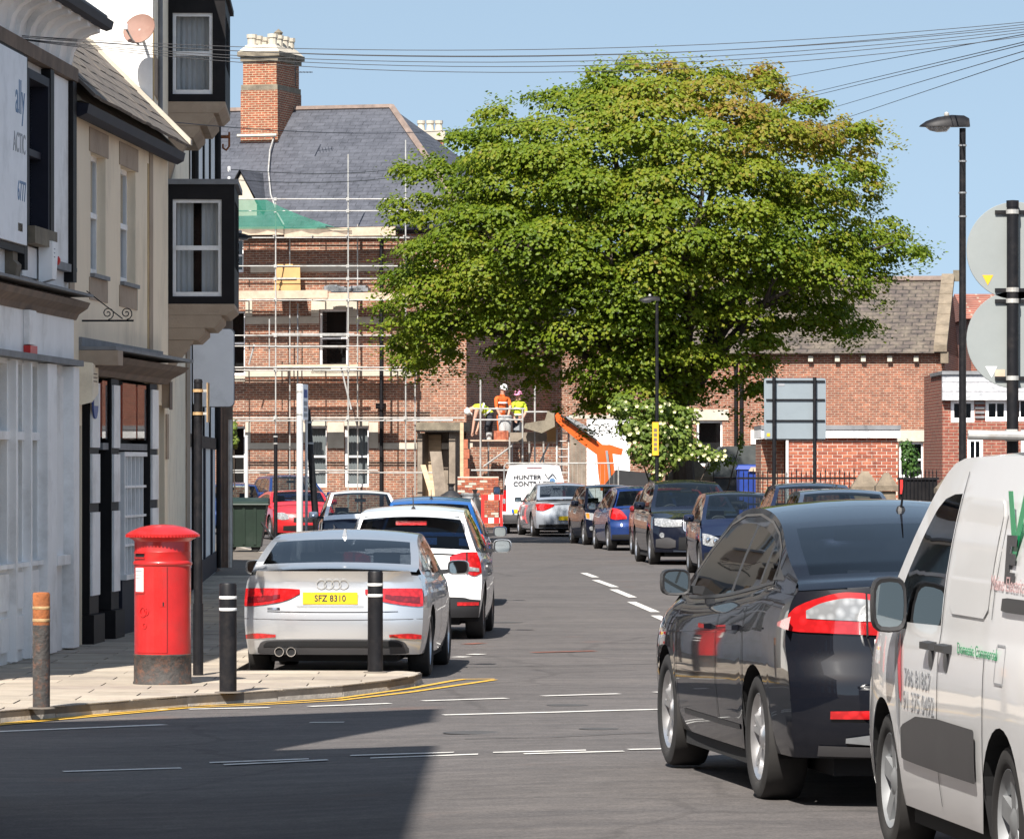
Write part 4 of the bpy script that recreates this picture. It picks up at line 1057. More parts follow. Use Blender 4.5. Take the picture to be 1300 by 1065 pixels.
    def line_side(c, pts, sg=1, w=0.012, mat='underbody', name='panel_gap'):
        m = MB(); rows = [[], []]
        for i, (x, z) in enumerate(pts):
            xa, za = pts[max(i-1, 0)]; xb, zb = pts[min(i+1, len(pts)-1)]
            d = Vector((xb-xa, zb-za)).normalized(); n = Vector((-d.y, d.x)) * w/2
            for r, s_ in ((0, 1), (1, -1)):
                x2, z2 = x + n.x*s_, z + n.y*s_; rows[r].append(Vector((x2, sg*(c.side(x2, z2)+0.0035), z2)))
        m.grid(rows); return m.build(name, mat, c.root, world=False)
    def doors(c, gaps, handles=(), sides=(1,), z0=None):
        for sg in sides:
            for x in gaps:
                a = z0 or c.sill + 0.10
                zt = c.belt(x)
                c.line_side([(x, lerp(a, zt - 0.02, k/8)) for k in range(9)], sg)
            for x, z in handles:
                m = MB(); y = sg * (c.side(x, z))
                m.hexa([(x-0.10,y,z-0.016),(x+0.10,y,z-0.016),(x+0.09,y+sg*0.035,z-0.012),(x-0.09,y+sg*0.035,z-0.012),(x-0.10,y,z+0.016),(x+0.10,y,z+0.016),(x+0.09,y+sg*0.035,z+0.012),(x-0.09,y+sg*0.035,z+0.012)])
                m.build('door_handle', c.s.get('handle_mat', 'black_plastic'), c.root, world=False)
    def wheels(c, n=5, twin=False, rim='alloy', tw=0.215):
        T = tyre_mesh(c.R, tw); Rm = rim_mesh(c.R, tw, n, twin)
        t0 = T.build('tyre', 'rubber', None, smooth=True, world=False); r0 = Rm.build('rim', rim, None, smooth=True, world=False)
        d0 = MB().lathe([(0.0,-0.02),(0.13,-0.02),(0.13,-0.03),(0.0,-0.03)], 24, (0,0,0), 'y').build('brake_disc', 'steel_grey', None, world=False)
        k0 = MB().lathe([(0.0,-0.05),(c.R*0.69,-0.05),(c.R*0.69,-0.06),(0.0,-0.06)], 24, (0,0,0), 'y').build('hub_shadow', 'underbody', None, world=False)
        first = True
        for a in c.ax:
            for sg in (1, -1):
                w = sub('wheel', c.root); w.location = (a, sg*(c.hw - tw/2 - 0.025), c.R)
                if sg < 0: w.rotation_euler = (0, 0, math.pi)
                for o in (t0, r0, d0, k0):
                    q = o if first else o.copy()
                    if not first: COL.objects.link(q)
                    q.parent = w
                first = False
    def mirrors(c, x, z, mat, out=0.21, sides=(1,-1), w=0.20, h=0.15, glass_mat='chrome', arm='black_plastic', gap=0.04):
        for sg in sides:
            r = sub('door_mirror', c.root)
            y0 = c.side(x, z) if z > c.belt(x) else c.side(x, c.belt(x))
            r.location = (x, sg * (y0 + gap), z)
            m = MB(); rows = []
            for xx, k in ((-0.075, 0.94), (-0.045, 1.0), (0.0, 0.98), (0.05, 0.84), (0.085, 0.55), (0.098, 0.2)):
                row = []
                for j in range(17):
                    a = 2*math.pi*j/16; ca, sa = math.cos(a), math.sin(a)
                    e = 0.55
                    row.append((xx, sg*(0.03 + w/2 + w/2*k*math.copysign(abs(ca)**e, ca)), h*0.5 + h/2*k*math.copysign(abs(sa)**e, sa)))
                rows.append(row)
            m.grid(rows); m.build('housing', mat, r, smooth=True, world=False)
            m = MB(); pts = []
            for j in range(16):
                a = 2*math.pi*j/16; ca, sa = math.cos(a), math.sin(a); e = 0.55
                pts.append((-0.068, sg*(0.03 + w/2 + w/2*0.86*math.copysign(abs(ca)**e, ca)), h*0.5 + h/2*0.84*math.copysign(abs(sa)**e, sa)))
            m.poly(pts); m.build('mirror_glass', 'mirror', r, world=False)
            m = MB(); pts2 = [(p[0]-0.004, p[1], p[2]) for p in pts]
            m.lathe([(0,0)], 3)if False else None
            rim = MB(); rows = [[], []]
            for j in range(17):
                a = 2*math.pi*j/16; ca, sa = math.cos(a), math.sin(a); e = 0.55
                for q, k in ((0, 0.94), (1, 0.80)): rows[q].append((-0.0755 + 0.004*q, sg*(0.03 + w/2 + w/2*k*math.copysign(abs(ca)**e, ca)), h*0.5 + h/2*k*math.copysign(abs(sa)**e, sa)))
            rim.grid(rows); rim.build('bezel', 'black_plastic', r, world=False)
            m = MB(); m.hexa([(-0.03,-sg*0.07,0.0),(0.05,-sg*0.07,0.0),(0.04,sg*0.06,0.02),(-0.03,sg*0.06,0.02),(-0.03,-sg*0.07,0.05),(0.05,-sg*0.07,0.05),(0.04,sg*0.06,0.06),(-0.03,sg*0.06,0.06)]); m.build('arm', arm, r, world=False)
    def plate(c, end, z, y0=0.0, mat=None, text=None, w=0.52, h=0.111):
        f = c.rear_y if end == 'rear' else c.front_y
        p = f(y0, z, 0.0); sgn = -1 if end == 'rear' else 1
        x = min(f(y0-w/2, z).x, f(y0, z).x) - 0.012 if end == 'rear' else max(f(y0, z).x, f(y0+w/2, z).x) + 0.012
        m = MB(); m.bx(min(x, x+sgn*0.006), max(x, x+sgn*0.006), y0-w/2, y0+w/2, z-h/2, z+h/2)
        pl = m.build('number_plate', mat or ('plate_yellow' if end == 'rear' else 'plate_white'), c.root, world=False)
        if text:
            # lettering faces backwards (rear) : local right = -y
            sy = -1 if end == 'rear' else 1
            Mx = Matrix(((0,0,sgn,x+sgn*0.008),(sy,0,0,y0 - 0),(0,1,0,z-0.028),(0,0,0,1)))
            text_local('plate_lettering', text, 'letter_dark', pl, Mx, 0.085, align='CENTER', sx=0.92, bold=0.0015)
        return pl
    def interior(c, floor=0.45, rows=((1.45,), (2.35,)), dash=None, pale=False, wheel_y=-0.36):
        s = c.s; it = sub('interior', c.root)
        for r, x in enumerate([q[0] for q in rows]):
            if r == 0 and len(rows) > 1:
                m = MB(); m.hexa([(x-0.16,-0.58,floor),(x,-0.58,floor),(x,0.58,floor),(x-0.16,0.58,floor),(x-0.26,-0.56,floor+0.46),(x-0.12,-0.56,floor+0.46),(x-0.12,0.56,floor+0.46),(x-0.26,0.56,floor+0.46)]); m.build('rear_bench', 'seat_cloth', it, world=False)
                for y in (-0.34, 0.34):
                    m = MB(); m.bx(x-0.24, x-0.14, y-0.12, y+0.12, floor+0.48, floor+0.62); m.build('headrest', 'seat_cloth', it, world=False)
            else:
                for y in (-0.36, 0.36):
                    m = MB(); m.hexa([(x-0.10,y-0.24,floor),(x+0.06,y-0.24,floor),(x+0.06,y+0.24,floor),(x-0.10,y+0.24,floor),(x-0.24,y-0.20,floor+0.52),(x-0.12,y-0.20,floor+0.52),(x-0.12,y+0.20,floor+0.52),(x-0.24,y+0.20,floor+0.52)]); m.build('seat_back', 'seat_cloth', it, world=False)
                    m = MB(); m.bx(x-0.25, x-0.15, y-0.13, y+0.13, floor+0.55, floor+0.72); m.build('headrest', 'seat_cloth', it, world=False)
        if dash:
            zc = c.belt(dash); hw = c.half(dash)*0.86
            m = MB(); m.hexa([(dash-0.45,-hw,zc-0.35),(dash+0.25,-hw,zc-0.3),(dash+0.25,hw,zc-0.3),(dash-0.45,hw,zc-0.35),(dash-0.38,-hw,zc-0.05),(dash+0.2,-hw,zc-0.02),(dash+0.2,hw,zc-0.02),(dash-0.38,hw,zc-0.05)]); m.build('dashboard', 'black_plastic', it, world=False)
            m = MB(); cc = Vector((dash-0.62, wheel_y, zc-0.02)); pts = [cc + Vector((0.07*math.sin(a)*0 - 0.08*math.sin(a), 0.185*math.cos(a), 0.17*math.sin(a))) for a in [2*math.pi*k/18 for k in range(19)]]
            m.path(pts, 0.016, 6); m.build('steering_wheel', 'black_plastic', it, world=False)
            m = MB(); xm = s['screen'][0] - 0.12; zm = c.top(xm) - 0.14; m.bx(xm-0.02, xm+0.02, -0.11, 0.11, zm-0.03, zm+0.035); m.build('rear_view_mirror', 'black_plastic', it, world=False)
        m = MB(); m.bx(0.5, (dash or c.L*0.6)-0.2, -c.hw+0.16, c.hw-0.16, 0.34, floor); m.build('cabin_floor', 'underbody', it, world=False)
    def box(c, name, mat, *b, parent=None):
        m = MB()
        for q in b: m.bx(*q)
        return m.build(name, mat, parent or c.root, world=False)
def text_local(name, body, mat, parent, Mx, size, **kw):
    """lettering in the parent's own space"""
    o = text_mesh(name, body, mat, None, Mx, size, **kw); o.parent = parent; return o
m_, nt_, b_ = newmat('mirror'); b_.inputs['Base Color'].default_value = (0.30,0.32,0.31,1); b_.inputs['Metallic'].default_value = 1.0; b_.inputs['Roughness'].default_value = 0.03

def antenna(c, x, h=0.10, mat='black_plastic', fin=True):
    z = c.top(x) + pw(c.s['crown'], x)
    m = MB()
    if fin: m.hexa([(x-0.09,-0.022,z-0.01),(x+0.09,-0.022,z-0.01),(x+0.09,0.022,z-0.01),(x-0.09,0.022,z-0.01),(x-0.085,-0.006,z+h),(x-0.03,-0.006,z+h*0.9),(x-0.03,0.006,z+h*0.9),(x-0.085,0.006,z+h)])
    else: m.tube((x,0,z-0.01), (x-h*0.6,0,z+h), 0.008, 0.004, 6); m.lathe([(0.03,0),(0.02,0.03),(0.0,0.04)], 8, (x,0,z-0.01))
    m.build('antenna', mat, c.root, world=False)

# ---- shapes of bodywork
def saloon(L=4.46, W=1.80, H=1.42, R=0.32):
    return dict(L=L, W=W, R=R, axles=(0.97, L-0.86), sill=0.21, cabin=(0.42, L-1.30),
        top=[(0,1.02),(0.42,1.06),(1.22,H-0.10),(1.7,H-0.035),(2.15,H-0.02),(2.55,H-0.06),(L-1.18,0.96),(L,0.70)],
        belt=[(0,0.985),(0.35,0.99),(0.9,0.975),(2.0,0.945),(3.0,0.92),(L-1.1,0.915),(L-0.5,0.83),(L,0.70)],
        plan=[(0,0.93),(0.12,0.975),(0.3,0.995),(0.5,1.0),(0.7,0.992),(0.9,0.95),(1,0.86)],
        rear=[(0.2,0.08),(0.35,0.02),(0.55,0.0),(0.75,0.03),(0.95,0.06),(1.02,0.02),(1.1,0.04)], front=[(0.2,0.05),(0.4,0.0),(0.6,0.03),(0.75,0.12),(0.9,0.3)],
        crown=[(0,0.035),(0.5,0.03),(1.2,0.035),(2.0,0.045),(2.6,0.04),(3.2,0.04),(L,0.03)], bulge=[(0,0),(0.45,-0.10),(1.2,-0.03),(1.5,0),(2.3,0),(2.6,0.04),(3.25,0.16),(3.5,0.05),(L,0)],
        screen=(2.50, L-1.24), backlight=(0.50, 1.24), windows=[(0.86,1.52),(1.60,2.9)], rear_bot=0.24, front_bot=0.20, rear_round=0.16, front_round=0.34)
def hatch(L=3.95, W=1.72, H=1.50, R=0.31):
    return dict(L=L, W=W, R=R, axles=(0.66, L-0.80), sill=0.21, cabin=(0.10, L-1.00),
        top=[(0,0.98),(0.10,1.0),(0.42,H-0.09),(0.8,H-0.03),(1.5,H),(2.05,H-0.05),(L-0.92,1.0),(L,0.72)],
        belt=[(0,0.96),(0.2,0.99),(0.8,0.97),(1.6,0.95),(2.5,0.93),(L-0.8,0.92),(L-0.3,0.82),(L,0.70)],
        plan=[(0,0.94),(0.1,0.975),(0.3,0.995),(0.5,1.0),(0.7,0.992),(0.9,0.95),(1,0.85)],
        rear=[(0.2,0.06),(0.35,0.0),(0.58,0.0),(0.64,0.05),(0.85,0.07),(1.0,0.10)], front=[(0.2,0.05),(0.42,0.0),(0.6,0.03),(0.75,0.12),(0.9,0.3)],
        crown=[(0,0.03),(0.4,0.03),(1.2,0.045),(2.0,0.04),(2.6,0.04),(L,0.03)], bulge=[(0,0),(0.1,-0.05),(0.45,-0.04),(0.9,0),(1.9,0),(2.1,0.04),(2.95,0.18),(3.2,0.05),(L,0)],
        screen=(2.02, L-0.96), backlight=(0.13, 0.43), windows=[(0.62,1.28),(1.36,2.6)], rear_bot=0.26, front_bot=0.20, rear_round=0.15, front_round=0.36)
def suv(L=4.65, W=1.88, H=1.66, R=0.365):
    return dict(L=L, W=W, R=R, axles=(0.92, L-0.90), sill=0.27, cabin=(0.10, L-1.25),
        top=[(0,1.08),(0.10,1.1),(0.5,H-0.10),(0.9,H-0.03),(1.8,H),(2.45,H-0.06),(L-1.15,1.13),(L,0.92)],
        belt=[(0,1.05),(0.2,1.10),(1.0,1.09),(2.0,1.07),(2.9,1.05),(L-1.0,1.05),(L-0.4,0.99),(L,0.90)],
        plan=[(0,0.94),(0.1,0.985),(0.25,1.0),(0.75,1.0),(0.92,0.96),(1,0.89)],
        rear=[(0.2,0.1),(0.4,0.0),(0.7,0.0),(0.95,0.07),(1.1,0.12)], front=[(0.2,0.08),(0.45,0.0),(0.75,0.02),(0.95,0.10),(1.1,0.3)],
        crown=[(0,0.03),(0.4,0.03),(1.2,0.045),(2.0,0.04),(2.6,0.04),(L,0.04)], bulge=[(0,0),(0.1,-0.05),(0.45,-0.04),(0.9,0),(2.2,0),(2.5,0.04),(3.4,0.16),(3.7,0.05),(L,0)],
        screen=(2.42, L-1.20), backlight=(0.14, 0.50), windows=[(0.78,1.42),(1.5,2.1),(2.18,3.1)], rear_bot=0.36, front_bot=0.26, rear_round=0.16, front_round=0.30)
# ---------------------------------------------------------------- silver saloon on the left
sp = saloon(4.46, 1.80, 1.375, 0.32)
sp.update(handle_mat='chrome')
c = Car('silver_saloon', 'silver saloon with yellow rear plate parked behind the bollards on the left', 'car', (-1.70, 44.66, 0.0), 3.0, sp)
c.body('paint_silver', 'glass_car', 'glass_tint')
c.wheels(10, True); c.interior(rows=((1.15,), (2.2,)), dash=3.0)
c.mirrors(2.86, 0.93, 'paint_silver', w=0.22, h=0.15)
for sg in (1, -1):
    q = c.on_end('tail_lamp', [(sg*0.86,0.70,0.86),(sg*0.80,0.695,0.865),(sg*0.6,0.72,0.868),(sg*0.44,0.755,0.866),(sg*0.31,0.815,0.858)], 'lamp_red', off=0.012)
    q2 = c.on_side('lamp_wrap', [(0.20,0.70,0.86),(0.28,0.715,0.855),(0.40,0.76,0.835)], 'lamp_red', sg, 0.010)
    c.on_end('lamp_glow_band', [(sg*0.82,0.725,0.785),(sg*0.62,0.745,0.80),(sg*0.50,0.775,0.81)], 'lamp_dark_red', off=0.016)
    c.on_end('reflector', [(sg*0.84,0.385,0.425),(sg*0.72,0.39,0.44),(sg*0.54,0.405,0.43)], 'lamp_red', off=0.010)
c.on_end('diffuser', [(-0.72,0.255,0.30),(-0.62,0.245,0.375),(0,0.24,0.385),(0.62,0.245,0.375),(0.72,0.255,0.30)], 'grey_plastic', off=0.014)
c.on_end('diffuser_grille', [(-0.66,0.31,0.33),(-0.58,0.315,0.365),(0,0.315,0.372),(0.58,0.315,0.365),(0.66,0.31,0.33)], 'underbody', off=0.019)
for y in (0.50, 0.385):
    p = c.rear_y(y, 0.27, 0.0)
    MB().lathe([(0.038,-0.10),(0.046,-0.10),(0.046,0.12),(0.038,0.12),(0.038,-0.10)], 18, (p.x, y, 0.27), 'x', cap=False).build('exhaust_tip', 'chrome', c.root, smooth=True, world=False)
    MB().lathe([(0,-0.085),(0.039,-0.085),(0.039,-0.07),(0,-0.07)], 18, (p.x, y, 0.27), 'x').build('exhaust_bore', 'underbody', c.root, world=False)
c.plate('rear', 0.775, 0.02, text='SFZ 8310')
c.on_end('plate_recess', [(-0.30,0.695,0.70),(0.34,0.695,0.70)], 'grey_plastic', off=0.012)
# boot lip, shut lines and the four rings
ln = [-0.92+0.115*k for k in range(17)]
m = MB(); m.grid([[c.rear_pt(y, 1.0, -0.06)+Vector((0,0,0.018)) for y in ln], [c.rear_pt(y, 1.0, 0.018)+Vector((0,0,0.030)) for y in ln], [c.rear_pt(y, 0.965, 0.005) for y in ln], [c.rear_pt(y, 0.93, 0.002) for y in ln]]); m.build('boot_lip', 'paint_silver', c.root, smooth=True, sharp=60, world=False)
for k in range(4):
    y = 0.105 - 0.07*k; p = c.rear_y(y, 0.915, 0.012)
    MB().lathe([(0.042,-0.004),(0.048,-0.004),(0.048,0.004),(0.042,0.004),(0.042,-0.004)], 20, (p.x, y, 0.905), 'x', cap=False).build('badge_ring', 'galv_light', c.root, world=False)
c.on_end('boot_gap', [(-0.62,0.645,0.652),(0,0.64,0.647),(0.62,0.645,0.652)], 'underbody', off=0.004)
c.on_end('bumper_gap', [(-0.87,0.575,0.581),(0,0.567,0.573),(0.87,0.575,0.581)], 'grey_plastic', off=0.003)
c.on_end('boot_badge', [(0.50,0.665,0.685),(0.62,0.665,0.685)], 'chrome', off=0.006)
c.doors((1.15, 2.05, 3.16), ((1.22,0.82), (2.28,0.81)), (-1,))
for sg in (1, -1): c.line_side([(x, 0.80 + 0.012*math.sin(x)) for x in [0.35+0.25*k for k in range(14)]], sg, 0.012, 'paint_silver', 'shoulder_crease')
antenna(c, 1.45, 0.06, 'paint_silver')

# ---------------------------------------------------------------- white hatchback ahead of it
def g2(u, Y, z=0.0): return ((u - U0)/FPX*Y, Y, z)
sp = hatch(3.94, 1.73, 1.51, 0.31)
c = Car('white_hatchback', 'white hatchback with red tail lamps parked ahead of the silver saloon', 'car', g2(520, 54.8), 2.2, sp)
c.body('paint_white', 'glass_car', 'glass_tint'); c.wheels(5); c.interior(rows=((0.9,), (1.85,)), dash=2.75); c.mirrors(2.55, 0.96, 'paint_white', h=0.17, w=0.22)
for sg in (1, -1):
    c.on_end('tail_lamp', [(sg*0.83,0.78,1.0),(sg*0.74,0.74,1.02),(sg*0.62,0.80,1.02),(sg*0.46,0.87,0.97)], 'lamp_red', off=0.012)
    c.on_end('reverse_lamp', [(sg*0.80,0.79,0.83),(sg*0.68,0.80,0.85)], 'lamp_clear', off=0.017)
    c.on_end('lamp_divider', [(sg*0.665,0.76,1.02),(sg*0.65,0.77,1.02)], 'underbody', off=0.018)
    c.on_side('lamp_wrap', [(0.16,0.76,1.0),(0.26,0.80,0.98),(0.34,0.9,0.95)], 'lamp_red', sg, 0.009)
    c.on_end('reflector', [(sg*0.80,0.40,0.44),(sg*0.55,0.40,0.44)], 'lamp_red', off=0.016)
c.on_end('lower_bumper', [(-0.84,0.26,0.46),(-0.7,0.26,0.475),(-0.5,0.26,0.50),(0.5,0.26,0.50),(0.7,0.26,0.475),(0.84,0.26,0.46)], 'black_plastic', off=0.010)
c.plate('rear', 0.70, 0.0); c.doors((1.3, 2.8), ((1.45,0.86),), (-1,))
q = c.top(0.34)+0.02; c.box('high_brake_lamp', 'lamp_red', (0.30, 0.36, -0.18, 0.18, q-0.03, q+0.02))
m = MB(); m.grid([[(0.38, y, c.top(0.40)+0.05*(1-(y/0.6)**2)+0.005) for y in [-0.6+0.1*k for k in range(13)]], [(0.24, y, c.top(0.40)+0.04*(1-(y/0.6)**2)-0.015) for y in [-0.6+0.1*k for k in range(13)]]]); m.build('roof_spoiler', 'paint_white', c.root, smooth=True, world=False)
antenna(c, 0.75, 0.26, fin=False)
# ---------------------------------------------------------------- blue hatchback
sp = hatch(3.9, 1.70, 1.53, 0.30)
c = Car('blue_hatchback', 'bright blue hatchback parked ahead of the white hatchback', 'car', g2(545, 67.4), 1.2, sp)
c.body('paint_blue', 'glass_car', 'glass_tint'); c.wheels(5); c.interior(rows=((0.9,), (1.85,)), dash=2.75); c.mirrors(2.55, 0.96, 'paint_blue', h=0.16)
for sg in (1, -1):
    c.on_end('tail_lamp', [(sg*0.82,0.72,1.02),(sg*0.70,0.72,1.04),(sg*0.62,0.76,1.0)], 'lamp_red', off=0.012); c.on_side('lamp_wrap', [(0.16,0.72,1.02),(0.28,0.78,1.0)], 'lamp_red', sg, 0.009)
    c.on_end('reverse_lamp', [(sg*0.79,0.80,0.86),(sg*0.70,0.80,0.86)], 'lamp_clear', off=0.017)
c.plate('rear', 0.70); c.doors((1.3, 2.8), ((1.45,0.86),), (-1,))
q = c.top(0.34)+0.02; c.box('high_brake_lamp', 'lamp_red', (0.30, 0.36, -0.22, 0.22, q-0.03, q+0.03))
antenna(c, 0.75, 0.14, fin=False)

# ---------------------------------------------------------------- front end dressing for cars that face us
def front_end(c, lamp, grille=None, lower=None, badge=None, fog=None, plate_z=None, amber=None, chromebar=None):
    for sg in (1, -1):
        c.on_end('headlamp', [(sg*y, a, b) for y, a, b in lamp], 'lamp_clear', 'front', 0.012)
        if amber: c.on_end('indicator', [(sg*y, a, b) for y, a, b in amber], 'lamp_amber', 'front', 0.018)
        if fog:
            p = c.front_y(sg*fog[0], fog[1], 0.012)
            MB().lathe([(0.0,0.01),(0.05,0.008),(0.058,-0.02)], 16, (p.x, p.y, p.z), 'x').build('fog_lamp', 'lamp_clear', c.root, smooth=True, world=False)
    if grille: c.on_end('grille', grille, 'underbody', 'front', 0.010)
    if chromebar: c.on_end('chrome_bar', chromebar, 'chrome', 'front', 0.016)
    if lower: c.on_end('lower_intake', lower, 'underbody', 'front', 0.010)
    if badge:
        p = c.front_y(0, badge, 0.02); MB().lathe([(0.0,0.012),(0.05,0.008),(0.055,-0.01)], 20, (p.x, 0, badge), 'x').build('badge', 'chrome', c.root, world=False)
    if plate_z: c.plate('front', plate_z)
SYM = lambda r: [(-y, a, b) for y, a, b in r[::-1]] + [q for q in r if q[0] > 0] if r[0][0] == 0 else [(-y, a, b) for y, a, b in r[::-1]] + r

def facing(u, Y, Lc, heading=180.0):
    """a car whose nose is at distance Y on pixel column u, nose towards us"""
    h = R_(heading); d = Vector((math.sin(h), math.cos(h), 0)); p = Vector(((u - U0)/FPX*Y, Y, 0)) - d * Lc
    return (p.x, p.y, 0.0)

sp = hatch(3.75, 1.68, 1.47, 0.30)
c = Car('white_roof_hatchback', 'navy hatchback with a white roof facing the camera beyond the blue hatchback', 'car', facing(462, 92, 3.75, 176), 176, sp)
c.body('paint_navy', roof='paint_white'); c.wheels(5); c.interior(rows=((0.9,), (1.8,)), dash=2.6); c.mirrors(2.45, 0.95, 'paint_white')
front_end(c, [(0.78,0.60,0.76),(0.62,0.56,0.76),(0.50,0.58,0.72)], SYM([(0,0.50,0.66),(0.36,0.50,0.66)]), SYM([(0,0.26,0.42),(0.6,0.27,0.40)]), 0.72, (0.6,0.40), 0.45)
sp = saloon(4.1, 1.78, 1.30, 0.32)
c = Car('red_roadster', 'red two door sports car facing the camera by the green bin', 'car', facing(389, 126, 4.1, 168), 168, sp)
c.body('paint_red'); c.wheels(5); c.interior(rows=((1.2,), (2.0,)), dash=2.75); c.mirrors(2.6, 0.93, 'paint_red')
front_end(c, [(0.80,0.58,0.72),(0.62,0.54,0.74),(0.46,0.56,0.68)], SYM([(0,0.48,0.62),(0.34,0.48,0.60)]), SYM([(0,0.24,0.40),(0.6,0.26,0.38)]), 0.56)
sp = suv(4.5, 1.82, 1.68, 0.35)
c = Car('dark_blue_people_carrier', 'dark blue people carrier behind the red sports car', 'car', facing(388, 134, 4.5, 166), 166, sp)
c.body('paint_deep_blue'); c.wheels(5); c.interior(rows=((1.0,), (2.3,)), dash=3.3); c.mirrors(3.1, 1.08, 'paint_deep_blue')
front_end(c, [(0.84,0.78,0.96),(0.66,0.74,0.95),(0.50,0.76,0.90)], SYM([(0,0.66,0.84),(0.40,0.66,0.84)]), SYM([(0,0.34,0.54),(0.6,0.36,0.52)]), 0.78)
sp = hatch(3.9, 1.70, 1.46, 0.30)
c = Car('teal_hatchback', 'dark teal car half hidden behind the green bin at the far left', 'car', g2(300, 136), -8, sp)
c.body('paint_deep_blue'); c.wheels(5); c.interior(rows=((0.9,), (1.85,)), dash=2.75)
for sg in (1, -1): c.on_end('tail_lamp', [(sg*0.82,0.72,1.10),(sg*0.68,0.72,1.10)], 'lamp_red', off=0.012); c.on_side('lamp_wrap', [(0.16,0.72,1.0),(0.28,0.78,1.0)], 'lamp_red', sg, 0.009)
c.plate('rear', 0.7)

# ---------------------------------------------------------------- right hand row
sp = suv(4.45, 1.80, 1.62, 0.33)
c = Car('grey_blue_estate', 'grey blue tall hatchback whose roof shows just behind the dark hatchback', 'car', facing(1084, 70, 4.45, 179), 179, sp)
c.body('paint_grey_blue'); c.wheels(5); c.interior(rows=((1.0,), (2.3,)), dash=3.2); c.mirrors(3.1, 1.07, 'paint_grey_blue'); antenna(c, 0.9, 0.22, fin=False); antenna(c, 1.5, 0.06)
front_end(c, [(0.84,0.76,0.92),(0.66,0.72,0.92),(0.50,0.74,0.88)], SYM([(0,0.62,0.80),(0.40,0.62,0.80)]), None, 0.72)
sp = suv(4.5, 1.82, 1.68, 0.35)
c = Car('navy_people_carrier', 'navy people carrier parked between the grey blue hatchback and the navy hatchback', 'car', facing(1044, 78, 4.5, 179), 179, sp)
c.body('paint_navy'); c.wheels(5); c.interior(rows=((1.0,), (2.3,)), dash=3.3); c.mirrors(3.1, 1.08, 'paint_navy', w=0.24)
front_end(c, [(0.84,0.78,0.96),(0.66,0.74,0.95),(0.50,0.76,0.90)], SYM([(0,0.66,0.84),(0.40,0.66,0.84)]), None, 0.78)
sp = hatch(3.92, 1.70, 1.49, 0.31)
c = Car('navy_hatchback', 'navy hatchback with twin round headlamps facing the camera on the right', 'car', facing(949, 85.3, 3.92, 177.5), 177.5, sp)
c.body('paint_navy'); c.wheels(7); c.interior(rows=((0.9,), (1.85,)), dash=2.75); c.mirrors(2.55, 0.97, 'paint_navy', w=0.20)
front_end(c, [(0.78,0.58,0.78),(0.66,0.55,0.76),(0.52,0.555,0.70),(0.40,0.57,0.63)], SYM([(0,0.40,0.52),(0.40,0.42,0.50)]), SYM([(0,0.22,0.36),(0.40,0.23,0.35)]), 0.62, None, None, [(0.50,0.56,0.65),(0.41,0.57,0.63)])
for sg in (1, -1):
    c.on_end('side_intake', [(sg*0.76,0.26,0.42),(sg*0.62,0.24,0.46),(sg*0.50,0.26,0.40)], 'underbody', 'front', 0.010)
    for y, z in ((0.68, 0.655), (0.555, 0.63)):
        p = c.front_y(sg*y, z, 0.016); MB().lathe([(0.0,0.02),(0.04,0.016),(0.05,0.0),(0.055,-0.01)], 16, (p.x, p.y, z), 'x').build('lamp_lens', 'chrome', c.root, smooth=True, world=False)
sp = suv(4.65, 1.88, 1.66, 0.365)
c = Car('dark_suv', 'dark blue off-roader with upright kidney grille facing the camera', 'car', facing(887, 95.0, 4.65, 176), 176, sp)
c.body('paint_black_blue'); c.wheels(5); c.interior(rows=((1.0,), (2.3,)), dash=3.35); c.mirrors(3.2, 1.10, 'paint_black_blue', w=0.24, h=0.17)
front_end(c, [(0.86,0.80,0.94),(0.70,0.77,0.945),(0.52,0.77,0.92),(0.34,0.78,0.90)], None, SYM([(0,0.30,0.58),(0.40,0.31,0.56)]), None, (0.72,0.60), None)
for sg in (1, -1):
    c.on_end('kidney_surround', [(sg*0.02,0.68,0.93),(sg*0.06,0.665,0.95),(sg*0.26,0.68,0.94),(sg*0.31,0.72,0.90)], 'chrome', 'front', 0.014)
    c.on_end('kidney_grille', [(sg*0.04,0.70,0.915),(sg*0.08,0.69,0.93),(sg*0.25,0.70,0.92),(sg*0.285,0.73,0.89)], 'underbody', 'front', 0.019)
    for k in range(5):
        y = 0.08 + 0.045*k; c.on_end('grille_bar', [(sg*y,0.70,0.92),(sg*(y+0.012),0.70,0.92)], 'chrome', 'front', 0.024)
    c.on_end('side_intake', [(sg*0.84,0.36,0.52),(sg*0.62,0.34,0.56),(sg*0.46,0.36,0.50)], 'grey_plastic', 'front', 0.010)
c.on_end('silver_skid', SYM([(0,0.265,0.29),(0.5,0.27,0.30)]), 'paint_grey_blue', 'front', 0.016)
pl = c.plate('front', 0.62, 0.0); c.box('euro_band', 'plate_blue', (pl.bound_box[4][0]+0.001, pl.bound_box[4][0]+0.004, -0.26, -0.21, 0.565, 0.675))
sp = hatch(3.8, 1.68, 1.46, 0.30)
c = Car('dark_red_hatchback', 'dark red small car mostly hidden behind the off-roader', 'car', facing(868, 103.5, 3.8, 175), 175, sp)
c.body('paint_dark_red'); c.wheels(5); c.interior(rows=((0.9,), (1.8,)), dash=2.65); c.mirrors(2.5, 0.96, 'paint_dark_red')
front_end(c, [(0.78,0.60,0.76),(0.62,0.56,0.76),(0.50,0.58,0.72)], SYM([(0,0.50,0.66),(0.36,0.50,0.66)]), None, 0.72)
sp = hatch(4.03, 1.75, 1.47, 0.315)
c = Car('blue_three_door', 'mid blue hatchback seen from behind with large red tail lamps', 'car', g2(821, 110.5), -6, sp)
c.body('paint_deep_blue', 'glass_car', 'glass_car'); c.wheels(5); c.interior(rows=((0.9,), (1.85,)), dash=2.8); c.mirrors(2.6, 0.95, 'paint_navy')
